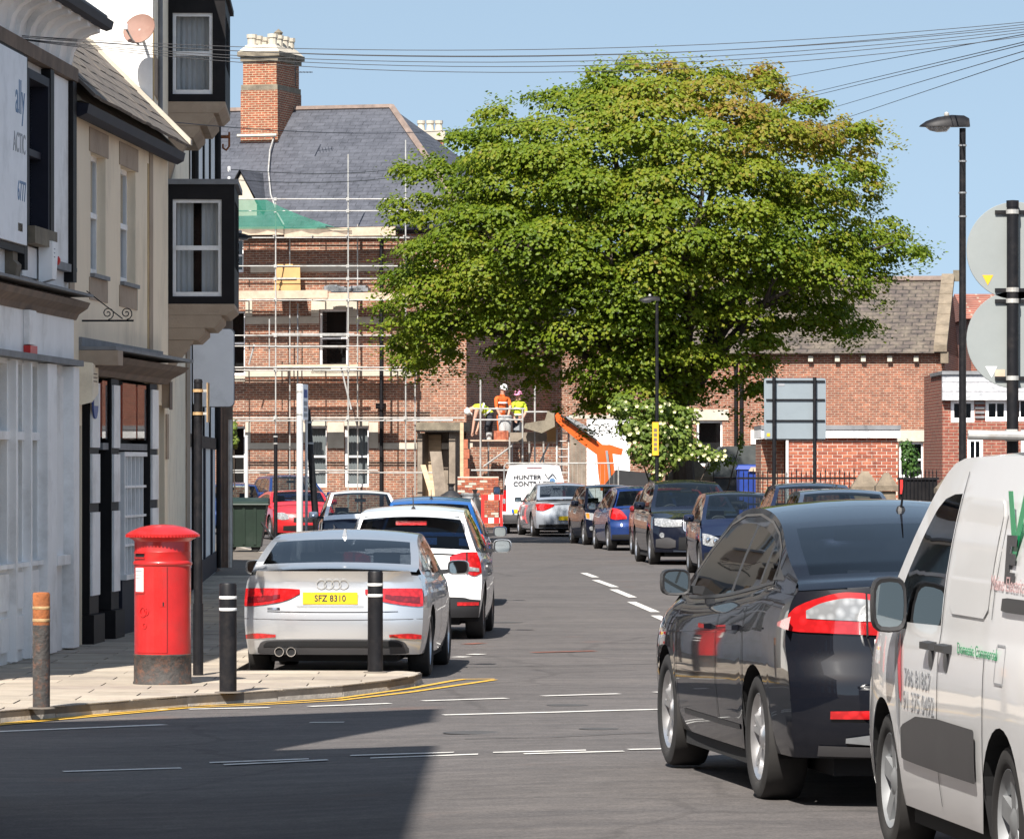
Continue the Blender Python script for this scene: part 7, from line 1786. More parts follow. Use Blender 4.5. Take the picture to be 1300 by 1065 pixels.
# ---- poles on the left pavement
def pole(name, label, u, vb, vt, Y, r, mat, cat='pole', lean=(0,0)):
    b = P(u, vb, Y); b.z = KT; t = P(u+lean[0], vt, Y)
    S = thing(name, label, cat, b); MB().tube(b, t, r, r*.97, n=16).build('shaft', mat, S, smooth=True)
    MB().lathe([(r*1.02,-.01),(r*1.05,.0),(r*.9,.025),(0,.03)], 14, t).build('cap', mat, S, smooth=True); return S, b, t
S, b, t = pole('sign_pole', 'thin black pole with metal clips standing right behind the pillar box', 251.5, 857, 485, 43.5, .040, 'post_black')
MB().tube(b, b+Vector((0,0,.66)), .048, n=16).build('sleeve', 'post_black', S)
for v in (496, 525): q = P(251.5, v, 43.5); MB().lathe([(.044,-.014),(.048,-.014),(.048,.014),(.044,.014)], 16, q, cap=False).build('clip', 'rust_band', S); MB().bx(q.x+.04, q.x+.085, 43.49, 43.51, q.z-.012, q.z+.012).build('clip_arm', 'galv', S)
MB().bx(t.x+.088, t.x+.096, 43.35, 43.65, P(0,536,43.5).z, P(0,486,43.5).z).build('edge_on_plate', 'rust_band', S)
S, b, t = pole('telegraph_pole', 'brown wooden pole with grey cable duct past the black and white house', 290, 720, 285, 88.4, .085, 'brown_wood')
MB().tube(b+Vector((.04,-.12,0)), (b.x+.04,b.y-.12,P(0,533,88.3).z), .04).build('cable_duct', 'galv', S); MB().tube(b+Vector((-.09,.05,0)), (b.x-.09,b.y+.05,3.2), .05).build('stay_post', 'brown_wood', S)
S, b, t = pole('parking_sign_post', 'thick pale grey post carrying a narrow parking sign behind the silver saloon', 380.5, 711, 489, 95.0, .068, 'post_pale')
m = MB(); x, z0, z1 = P(381,0,95).x, P(0,533,95).z, P(0,488,95).z
m.hexa([(x+.07,94.72,z0),(x+.145,95.35,z0),(x+.14,95.35,z0),(x+.065,94.72,z0),(x+.07,94.72,z1),(x+.145,95.35,z1),(x+.14,95.35,z1),(x+.065,94.72,z1)]); m.build('sign_plate', 'sign_white', S)
for k, (zz0, zz1, mt) in enumerate(((.62,.85,'sign_blue'), (.40,.52,'letter_grey'), (.24,.34,'letter_grey'), (.08,.18,'letter_grey'))):
    a_, b_ = lerp(z0,z1,zz0), lerp(z0,z1,zz1); m = MB(); m.hexa([(x+.087,94.84,a_),(x+.134,95.22,a_),(x+.13,95.22,a_),(x+.083,94.84,a_),(x+.087,94.84,b_),(x+.134,95.22,b_),(x+.13,95.22,b_),(x+.083,94.84,b_)])
    for i in range(len(m.v)): m.v[i] += Vector((.004,-.02,0))
    m.build('sign_mark', mt, S)
for v in (497, 526): MB().lathe([(.069,-.015),(.075,-.015),(.075,.015),(.069,.015)], 14, P(380.5,v,95), cap=False).build('clip', 'galv', S)
pole('slim_post', 'slim pale metal post just right of the parking sign post', 389, 711, 500, 95.3, .028, 'post_pale')
S, b, t = pole('leaning_pole', 'black pole leaning left beside the parking sign post', 405, 711, 521, 95.6, .068, 'post_black', lean=(-15,0))
for f_ in (.92, .78): q = b.lerp(t, f_); MB().lathe([(.07,-.02),(.078,-.02),(.078,.02),(.07,.02)], 14, q, cap=False).build('band', 'steel_grey', S)
S, b, t = pole('black_bollard_lamp', 'thin black post with silver rings in front of the scaffolded house', 350, 683, 551, 123.0, .05, 'post_black')
for v in (563, 554): MB().lathe([(.052,-.02),(.062,-.02),(.062,.02),(.052,.02)], 12, P(350,v,123), cap=False).build('ring', 'galv_light', S)
pole('grey_marker_post', 'short pale grey post behind the green bin', 313, 690, 554, 118.0, .045, 'post_pale')
# ---- green bin
S = thing('green_bin', 'large dark green wheeled bin on the pavement beyond the shops', 'bin', G(312, 700, KT)); b = G(312, 700, KT); Y = b.y
x0, x1 = P(284,0,Y).x, P(338,0,Y).x; z1 = P(0,641,Y).z
MB().hexa([(x0+.06,Y,.2),(x1-.13,Y,.2),(x1-.13,Y+.8,.2),(x0+.06,Y+.8,.2),(x0,Y-.06,z1),(x1,Y-.06,z1),(x1,Y+.95,z1),(x0,Y+.95,z1)]).build('tub', 'bin_green', S)
for k in range(3): xx = lerp(x0+.2, x1-.25, k/2); MB().hexa([(xx-.03,Y-.02,.25),(xx+.03,Y-.02,.25),(xx+.03,Y+.02,.25),(xx-.03,Y+.02,.25),(xx-.03,Y-.08,z1-.04),(xx+.03,Y-.08,z1-.04),(xx+.03,Y-.03,z1-.04),(xx-.03,Y-.03,z1-.04)]).build('rib', 'bin_green', S)
m = MB(); m.prism([(Y-.1,z1+.005),(Y+1.0,z1+.005),(Y+.9,z1+.12),(Y+.4,z1+.16),(Y-.02,z1+.07)], 'x', x0-.04, x1+.04); m.build('lid', 'bin_green', S)
MB().tube((x0-.06,Y-.12,z1+.01), (x1+.06,Y-.12,z1+.01), .02).build('handle_bar', 'bin_green', S)
for x in (x0+.15, x1-.25):
    for y in (Y+.08, Y+.7): MB().lathe([(.09,-.03),(.09,.03)], 12, (x,y,.19), 'y').build('castor', 'rubber', S)
MB().path([(x1-.1,Y-.05,.75), (x1+.12,Y-.15,.45), (x1+.25,Y-.1,.32)], .025, 6).build('brake_lever', 'black_plastic', S)

# ---- lamp posts
def lamp_post(label, u, v, Y, pole_r, hl=.70, face=-1, mat='post_black', base_z=KT, column=True):
    t = P(u, v, Y); S = thing('street_lamp', label, 'street lamp', (t.x, Y, base_z), 'black street lamps')
    if column: MB().tube((t.x,Y,base_z), (t.x,Y,1.6), pole_r*1.45, n=14).build('base_section', mat, S, smooth=True); MB().tube((t.x,Y,1.6 if column else t.z-.35), (t.x,Y,t.z), pole_r, pole_r*.85, n=14).build('column' if column else 'bracket', mat, S, smooth=True)
    h = sub('lantern', S); k = hl/.70
    m = MB(); rows = []
    prof = [(.10,.0,.06),(.09,.075,.09),(.02,.10,.10),(-.15,.105,.13),(-.35,.085,.14),(-.5,.05,.11),(-.58,.015,.05),(-.60,.0,.0)]
    for x, hh, w in prof:
        row = []
        for j in range(9): a = math.pi*j/8; row.append((t.x - face*x*k*1.0 if face > 0 else t.x + x*k, Y + w*k*math.cos(a), t.z + (.02+hh*1.55*math.sin(a))*k))
        rows.append(row)
    m.grid(rows); m.poly([r[0] for r in rows] + [r[-1] for r in rows[::-1]]); m.build('canopy', mat, h, smooth=True, sharp=50)
    m = MB(); rows = []
    for x, dd in ((-.50,.0),(-.45,.035),(-.35,.05),(-.22,.045),(-.16,.0)):
        rows.append([(t.x + (x*k if face < 0 else -x*k), Y+.10*k*math.cos(math.pi*j/6), t.z+.018*k - dd*1.5*k*math.sin(math.pi*j/6)) for j in range(7)])
    m.grid(rows); m.build('lens', 'lamp_clear', h, smooth=True)
    MB().lathe([(.035,0),(.035,.03),(.02,.05),(0,.055)], 12, (t.x-.22*k if face < 0 else t.x+.22*k, Y, t.z+.17*k)).build('photocell', 'galv_light', h)
    return S, t
S, t = lamp_post('tall black street lamp at the right in front of the sky', 1222, 163, 65.0, .052)
for v in (185, 205, 245, 275): q = P(1222,v,65); MB().lathe([(.053,-.012),(.056,-.012),(.056,.012),(.053,.012)], 12, q, cap=False).build('joint_ring', 'steel_grey', S)
S, t = lamp_post('black street lamp with yellow plate in front of the tree', 834, 383, 115.3, .048, .55)
Y = 115.3; MB().bx(P(828,0,Y).x, P(836,0,Y).x, Y-.08, Y-.06, P(0,578,Y).z, P(0,536,Y).z).build('yellow_plate', 'sign_yellow', S)
for k in range(5): MB().bx(P(830,0,Y).x, P(834,0,Y).x, Y-.084, Y-.081, P(0,548+6*k,Y).z, P(0,544+6*k,Y).z).build('plate_mark', 'brown_wood', S)
lamp_post('black street lamp head on the wooden pole past the lower oriel bay', 296, 303, 88.2, .03, .42, face=1, column=False)
# ---- road signs seen from behind
S = thing('direction_sign', 'blank grey back of a square road sign on two black posts', 'road sign', P(1010, 640, 95)); Y = 95.0
x0, x1, z0, z1 = P(970,0,Y).x, P(1048.5,0,Y).x, P(0,558,Y).z, P(0,480,Y).z
MB().prism(rrect(x0, x1, z0, z1, .05), 'y', Y, Y+.012).build('panel', 'sign_panel', S) if False else None
simple('sign_panel', (0.27,0.315,0.345), 0.45, metal=0.3, var=0.04, dirt=(0.22,0.26,0.28), dirt_amt=0.3)
MB().prism(rrect(x0, x1, z0, z1, .05), 'y', Y, Y+.012).build('panel', 'sign_panel', S)
for v in (484, 507.5, 534): MB().bx(x0+.04, x1-.02, Y-.03, Y-.001, P(0,v+1,Y).z, P(0,v-1,Y).z).build('rail', 'post_black', S)
MB().bx(x0+.05, x1-.03, Y-.02, Y-.001, P(0,559,Y).z, P(0,557,Y).z).build('rail', 'post_black', S)
for u in (982.5, 1034): q = P(u, 479, Y); MB().tube((q.x,Y-.07,.1), (q.x,Y-.07,q.z), .038, n=12).build('post', 'post_black', S, smooth=True)
MB().bx(P(973.5,0,Y).x, P(977.5,0,Y).x, Y-.006, Y-.001, P(0,554,Y).z, P(0,550,Y).z).build('sticker', 'sign_yellow', S); MB().bx(P(988,0,Y).x, P(996,0,Y).x, Y-.006, Y-.001, P(0,490,Y).z, P(0,487,Y).z).build('sticker', 'letter_grey', S)
S = thing('no_entry_signs', 'two grey round sign backs on a black pole at the right edge', 'road sign', (P(1285,0,43).x, 43, KT)); Y = 43.0
q = P(1285.5, 259, Y); MB().tube((q.x,Y,KT), (q.x,Y,q.z), .054, n=18).build('pole', 'post_black', S, smooth=True); MB().lathe([(.057,-.03),(.057,.03),(0,.035)], 16, q).build('cap', 'post_black', S)
for v in (318, 431):
    cc = P(1290, v, Y); MB().lathe([(0,.075),(.442,.075),(.445,.08),(.442,.085),(0,.085)], 48, (cc.x, Y, cc.z), 'y').build('disc', 'sign_grey', S)
    for dv in (-49, 49) if v == 431 else (-49, 50):
        MB().bx(P(1264,0,Y).x, P(1316,0,Y).x, Y+.05, Y+.072, P(0,v+dv+2.2,Y).z, P(0,v+dv-2.2,Y).z).build('bracket', 'post_black', S)
        MB().lathe([(.055,-.02),(.06,-.02),(.06,.02),(.055,.02)], 16, P(1285.5,v+dv,Y), cap=False).build('clamp', 'galv', S)
m = MB(); a_, b_, c_ = P(1248,349,Y), P(1262,349,Y), P(1255,362,Y); m.poly([(a_.x,Y+.072,a_.z),(b_.x,Y+.072,b_.z),(c_.x,Y+.072,c_.z)]); m.build('yellow_triangle', 'sign_yellow', S)
m = MB(); a_, b_, c_ = P(1252,465,Y), P(1267,465,Y), P(1260,479,Y); m.poly([(a_.x,Y+.072,a_.z),(b_.x,Y+.072,b_.z),(c_.x,Y+.072,c_.z)]); m.build('pale_triangle', 'sign_white', S); MB().bx(P(1264,0,Y).x, P(1277,0,Y).x, Y+.068, Y+.073, P(0,480,Y).z, P(0,469,Y).z).build('sticker', 'board_wood', S)
S = thing('height_bar', 'galvanised metal bar fixed to the sign pole at the right edge', 'bar', P(1265, 552, 42.8)); MB().tube(P(1229,552,42.8), P(1330,554,42.8), .045, n=12).build('bar', 'galv_light', S); MB().bx(P(1278,0,42.8).x, P(1292,0,42.8).x, 42.82, 42.95, P(0,560,42.8).z, P(0,545,42.8).z).build('clamp', 'galv', S); MB().tube(P(1325,554,42.8), (P(1325,0,42.8).x,42.8,KT), .045).build('leg', 'galv_light', S)
# ---- overhead wires
def wire(label, pts, Y0, Y1, r=.009, sag=0.0):
    a, b = pts; S = thing('overhead_wire', label, 'wire', P(a[0], a[1], Y0), 'telephone wires across the sky')
    A, Bq = P(a[0], a[1], Y0), P(b[0], b[1], Y1); q = []
    for k in range(25): t = k/24; p = A.lerp(Bq, t); p.z -= sag*4*t*(1-t); q.append(p)
    MB().path(q, r, 5).build('cable', 'cable', S)
    MB().lathe([(.02,-.05),(.028,-.03),(.028,.03),(.02,.05)], 8, A + (Bq-A)*.002).build('insulator', 'white_paint', S)
for i, (a, b, sag, lab) in enumerate((((0,44),(1345,24),.23,'uppermost thin telephone wire crossing the whole sky'), ((10,46),(1345,30),.26,'second thin telephone wire below the uppermost one'), ((0,47),(1345,32),.31,'third thin telephone wire from the top'), ((15,49),(1345,35),.335,'fourth thin telephone wire from the top'),
        ((20,50),(1345,40),.37,'fifth thin telephone wire fanning towards the right'), ((10,44),(1345,26),.29,'thin telephone wire passing just above the tree top'))):
    wire(lab, (a, b), 46.5, 47.5, .0036, sag)
for i, (a, b, sag, lab) in enumerate((((900,116),(1345,36),.0,'thin telephone wire rising from the tree top to the right'), ((930,142),(1345,43),.0,'lower of the paired wires above the lamp'), ((930,147),(1345,46),.0,'thin wire rising from the right of the tree'), ((990,157),(1345,52),.0,'second lowest wire above the street lamp'), ((1000,175),(1345,59),.0,'lowest wire above the street lamp'))):
    wire(lab, (a, b), 140, 50, .0055, sag)
wire('single dark wire running from the terrace across the slate roof', ((170,150),(770,128)), 57, 120, .006, .45); wire('faint wire crossing the slate roof at mid height', ((290,215),(560,205)), 88, 140, .008, .2); wire('low faint wire crossing the slate roof above the scaffold', ((290,228),(560,214)), 88, 140, .008, .2)
x, Y = P(1345,0,48.7).x, 48.7
S = thing('telegraph_pole', 'tall wooden telegraph pole where the overhead wires meet on the right', 'pole', (x, Y, KT))
MB().tube((x,Y,KT), (x,Y,7.0), .13, .10, n=12).build('shaft', 'brown_wood', S, smooth=True); MB().tube((x,47.3,6.55), (x,50.2,6.55), .035).build('cross_arm', 'brown_wood', S); MB().lathe([(.11,6.98),(.12,7.02),(0,7.1)], 12, (x,Y,0)).build('cap', 'steel_grey', S)
# ================================================================ trees and plants
def leaf_mat(name, cols, trans=0.35):
    m, nt, b = newmat(name)
    at = N(nt, 'ShaderNodeAttribute', attribute_name='tint')
    r = ramp(nt, cols); nt.links.new(at.outputs['Fac'], r.inputs[0])
    nt.links.new(r.outputs[0], b.inputs['Base Color']); b.inputs['Roughness'].default_value = 0.5; b.inputs['Specular IOR Level'].default_value = 0.35
    out = nt.nodes['Material Output']; tr = nt.nodes.new('ShaderNodeBsdfTranslucent')
    g2_ = mix(nt, r.outputs[0], (1.0, 1.0, 0.5), 1.0, 'MULTIPLY'); nt.links.new(g2_, tr.inputs[0])
    mx = nt.nodes.new('ShaderNodeMixShader'); mx.inputs[0].default_value = trans
    nt.links.new(b.outputs[0], mx.inputs[1]); nt.links.new(tr.outputs[0], mx.inputs[2]); nt.links.new(mx.outputs[0], out.inputs[0])
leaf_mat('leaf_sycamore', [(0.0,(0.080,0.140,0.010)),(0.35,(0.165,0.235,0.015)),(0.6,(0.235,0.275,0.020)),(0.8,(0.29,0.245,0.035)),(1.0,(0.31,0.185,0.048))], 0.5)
leaf_mat('leaf_shrub', [(0.0,(0.07,0.125,0.020)),(0.5,(0.14,0.20,0.03)),(1.0,(0.21,0.25,0.05))])
leaf_mat('leaf_ivy', [(0.0,(0.03,0.075,0.014)),(0.5,(0.05,0.12,0.02)),(1.0,(0.09,0.17,0.03))])
def leaves(name, pts, mat, parent, size, rnd):
    """pts: list of (pos, normal, tint, scale); each leaf is a small folded five-sided blade"""
    vv, ff, tt = [], [], []
    for p, n, tint, sc in pts:
        s = size * sc * rnd.uniform(.75, 1.25)
        n = n.normalized(); u = n.orthogonal().normalized(); a = rnd.uniform(0, 6.283)
        w = n.cross(u); u, w = u*math.cos(a) + w*math.sin(a), w*math.cos(a) - u*math.sin(a)
        i = len(vv)
        dn = n * (s*.18)
        vv += [p - u*s*.5, p + w*s*.5 - u*s*.05 - dn, p + u*s*.55 - dn*.6, p - w*s*.5 - u*s*.05 - dn, p]
        ff += [(i, i+1, i+4), (i+1, i+2, i+4), (i+2, i+3, i+4), (i+3, i, i+4)]
        tt += [tint]*5
    me = bpy.data.meshes.new(name); me.from_pydata([tuple(v) for v in vv], [], ff)
    at = me.attributes.new('tint', 'FLOAT', 'POINT'); at.data.foreach_set('value', tt)
    me.materials.append(M[mat]); o = bpy.data.objects.new(name, me); COL.objects.link(o)
    o.parent = parent
    q = parent; off = Vector((0,0,0))
    while q is not None: off += Vector(q.location); q = q.parent
    for v in me.vertices: v.co = v.co - off
    return o
def inside(poly, x, y):
    c = False
    for i in range(len(poly)):
        x0, y0 = poly[i-1]; x1, y1 = poly[i]
        if (y0 > y) != (y1 > y) and x < (x1-x0)*(y-y0)/(y1-y0)+x0: c = not c
    return c
def edge_dist(poly, x, y):
    d = 1e9
    for i in range(len(poly)):
        a, b = Vector(poly[i-1]), Vector(poly[i]); p = Vector((x, y)); t = max(0, min(1, (p-a).dot(b-a)/(b-a).length_squared)); d = min(d, (p-(a+(b-a)*t)).length)
    return d
rt = random.Random(11)
YT = 120.5; ST = FPX/YT
TREE = thing('sycamore_tree', 'large spreading green sycamore filling the middle of the street view', 'tree', (P(868,0,YT).x, YT, 0.0))
out = [(478,385),(486,350),(484,320),(500,292),(490,262),(512,240),(500,212),(535,196),(560,200),(572,172),(600,160),(622,132),(668,128),(700,112),(735,118),(752,88),(790,76),(832,72),(870,82),(905,84),(948,92),(985,84),(1000,112),(1045,132),(1058,158),(1092,150),(1130,168),(1142,186),(1118,215),(1135,240),(1105,268),(1140,290),(1186,318),(1168,345),(1130,350),(1118,385),(1122,420),(1080,440),(1030,424),(1000,436),(975,470),(985,500),(960,535),(925,522),(895,508),(872,530),(850,545),(818,560),(780,545),(745,548),(715,528),(700,500),(665,505),(645,488),(612,478),(580,470),(550,492),(522,478),(498,470),(486,440),(470,410)]
root_ = Vector((P(868,0,YT).x, YT, 0.0))
# trunk and limbs
def limb(pts, r0, r1, name='limb'):
    n = len(pts); MB().path(pts, [lerp(r0, r1, k/(n-1)) for k in range(n)], 9).build(name, 'bark', TREE, smooth=True)
fork = P(862, 505, YT)
limb([root_, root_.lerp(fork, .4)+Vector((.05,0,0)), root_.lerp(fork, .8), fork], .32, .26, 'trunk')
tips = []
for u, v, dy in ((600,300,-2.0),(560,420,-1.5),(680,190,.5),(760,150,-1),(840,120,1),(930,140,-1),(1030,220,.5),(1090,330,-1.5),(980,380,-3),(760,330,-4.5),(860,300,-4.8),(700,430,-3.5),(900,220,3),(780,240,3),(1010,300,3),(650,350,3)):
    e_ = P(u, v, YT); e_.y += dy; mid = fork.lerp(e_, .5) + Vector((rt.uniform(-.3,.3), dy*.1, .5)); q3 = fork.lerp(e_, .8) + Vector((0,0,.3))
    limb([fork + Vector((rt.uniform(-.1,.1),0,-.15)), fork.lerp(mid,.55), mid, q3, e_], .19, .025)
    for _ in range(5):
        t = rt.uniform(.35, .95); b0 = mid.lerp(e_, t) if t > .5 else fork.lerp(mid, t+.4); b1 = b0 + Vector((rt.uniform(-1.4,1.4), rt.uniform(-1.2,1.2), rt.uniform(-.2,1.1))); limb([b0, b0.lerp(b1,.5)+Vector((0,0,.1)), b1], .05, .012, 'branch')
# foliage: pads of leaves in tiers
pads = []
tries = 0
while len(pads) < 520 and tries < 60000:
    tries += 1
    u, v = rt.uniform(470,1190), rt.uniform(70,562)
    if not inside(out, u, v): continue
    d = edge_dist(out, u, v) / ST
    rx = rt.uniform(.52, 1.12) if d > .9 else rt.uniform(.28, .5)
    if d < rx*.42: continue
    dep = 4.7*math.sqrt(max(0, 1-(1-min(1, d/5.2))**2))
    # mostly on the shell facing out, some inside
    yy = YT + dep*(rt.choice((-1,-1,-1,1))*rt.uniform(.72,1.0) if rt.random() < .8 else rt.uniform(-.7,.7))
    p = P(u, v, YT); c0 = Vector((p.x, yy, p.z)); 
    if any((c0-q[0]).length < 0.52*min(rx, q[1]) + .17 for q in pads): continue
    pads.append((c0, rx, u, v))
pts = []
cen = P(850, 330, YT)
for c0, rx, u, v in pads:
    hz = rx*rt.uniform(.42, .60); nl = int(640*rx*rx + 90)
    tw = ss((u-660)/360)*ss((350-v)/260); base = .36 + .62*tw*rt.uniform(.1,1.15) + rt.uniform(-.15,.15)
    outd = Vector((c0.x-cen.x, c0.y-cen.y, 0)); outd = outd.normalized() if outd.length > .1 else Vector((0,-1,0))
    for _ in range(nl):
        # on the upper cap of a drooping pad
        a = rt.uniform(0, 6.283); q = math.sqrt(rt.random()); zz = math.sqrt(max(0, 1-q*q))
        low = rt.random() < .07
        pos = c0 + Vector((q*math.cos(a)*rx, q*math.sin(a)*rx, (zz*hz if not low else -rt.random()*hz*.8)))
        pos += Vector((rt.gauss(0,.06), rt.gauss(0,.06), rt.gauss(0,.05))); pos.z -= .18*q*q*rx
        nrm = Vector((q*math.cos(a)*.9, q*math.sin(a)*.9, .5+zz*.5)) + outd*.3 + Vector((rt.gauss(0,.30), rt.gauss(0,.30), rt.gauss(0,.25)))
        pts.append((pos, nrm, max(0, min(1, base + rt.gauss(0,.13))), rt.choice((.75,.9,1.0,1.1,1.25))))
# loose sprigs on the outline
for k in range(len(out)):
    a, b = out[k-1], out[k]
    for _ in range(int(math.hypot(b[0]-a[0], b[1]-a[1])/11)):
        t = rt.random(); u, v = lerp(a[0],b[0],t)+rt.uniform(-4,4), lerp(a[1],b[1],t)+rt.uniform(-4,4)
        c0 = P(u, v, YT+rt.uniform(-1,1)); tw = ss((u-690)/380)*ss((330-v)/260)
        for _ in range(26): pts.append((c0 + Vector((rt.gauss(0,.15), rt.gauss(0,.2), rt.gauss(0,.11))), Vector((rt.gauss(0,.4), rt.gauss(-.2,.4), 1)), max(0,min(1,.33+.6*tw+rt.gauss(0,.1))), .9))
print('leaves', len(pts), 'pads', len(pads))
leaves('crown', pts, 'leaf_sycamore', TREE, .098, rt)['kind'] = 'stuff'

def bush(name, label, cat, blobs, Y, mat, size, dens, depth=.5, flowers=0, stems=True, group=None):
    us = [b[0] for b in blobs]; c = P(sum(us)/len(us), 640, Y); c.z = .05
    T = thing(name, label, cat, c, group); pts = []
    for u, v, ru, rv in blobs:
        cc = P(u, v, Y); rx, rz = ru/FPX*Y, rv/FPX*Y
        for _ in range(int(dens*ru*rv/100)):
            d = Vector((rt.gauss(0,1), rt.gauss(0,1), rt.gauss(0,1))).normalized(); k = rt.uniform(.55,1.05)
            pts.append((cc + Vector((d.x*rx*k, d.y*depth*k, d.z*rz*k)), d + Vector((0,-.2,.5)), max(0,min(1,rt.gauss(.45,.2))), 1))
    leaves('foliage', pts, mat, T, size, rt)['kind'] = 'stuff'
    if stems:
        for u, v, ru, rv in blobs[::2]:
            a = Vector((c.x + rt.uniform(-.3,.3), Y, .05)); b = P(u, v, Y); MB().path([a, a.lerp(b,.5)+Vector((rt.uniform(-.1,.1),0,.1)), b], [.03,.02,.01], 6).build('stem', 'bark', T)
    for k in range(flowers):
        u, v, ru, rv = rt.choice(blobs); d = Vector((rt.uniform(-1,1), -1, rt.uniform(-.9,.9))); p = P(u + d.x*ru*.9, v - d.z*rv*.9, Y-depth*.95)
        m = MB(); r = rt.uniform(.026,.047)
        for j in range(6):
            a = j*1.047; m.poly([p, p+Vector((r*math.cos(a-.5), -.02, r*math.sin(a-.5))), p+Vector((r*1.25*math.cos(a), -.045, r*1.25*math.sin(a))), p+Vector((r*math.cos(a+.5), -.02, r*math.sin(a+.5)))])
        m.build('flower', 'petal', T)
    return T
bush('rose_bush', 'tall rose bush covered in cream flowers by the yellow plated lamp', 'bush', [(800,540,20,22),(830,548,30,25),(860,555,28,20),(815,570,22,24),(845,578,30,22),(880,572,26,14),(905,578,18,8),(790,515,22,18),(835,520,35,16),(870,530,22,16),(835,600,14,12)], 116.9, 'leaf_shrub', .11, 70, .7, 60)
bush('wall_creeper', 'leafy green creeper beside the white window of the chapel', 'plant', [(1155,582,13,20),(1150,565,10,8),(1158,598,12,10)], 145.0, 'leaf_ivy', .10, 120, .3, 0)
bush('garden_weed', 'spindly green shrub growing over the grey trailer', 'shrub', [(940,560,6,18),(925,585,14,8),(905,590,12,12),(895,578,10,10)], 121.0, 'leaf_shrub', .09, 55, .3, 0)
bush('window_shrub', 'small green shrub by the ground floor window past the timbered house', 'shrub', [(297,545,5,14),(299,560,5,10)], 130.0, 'leaf_shrub', .10, 150, .3, 0)
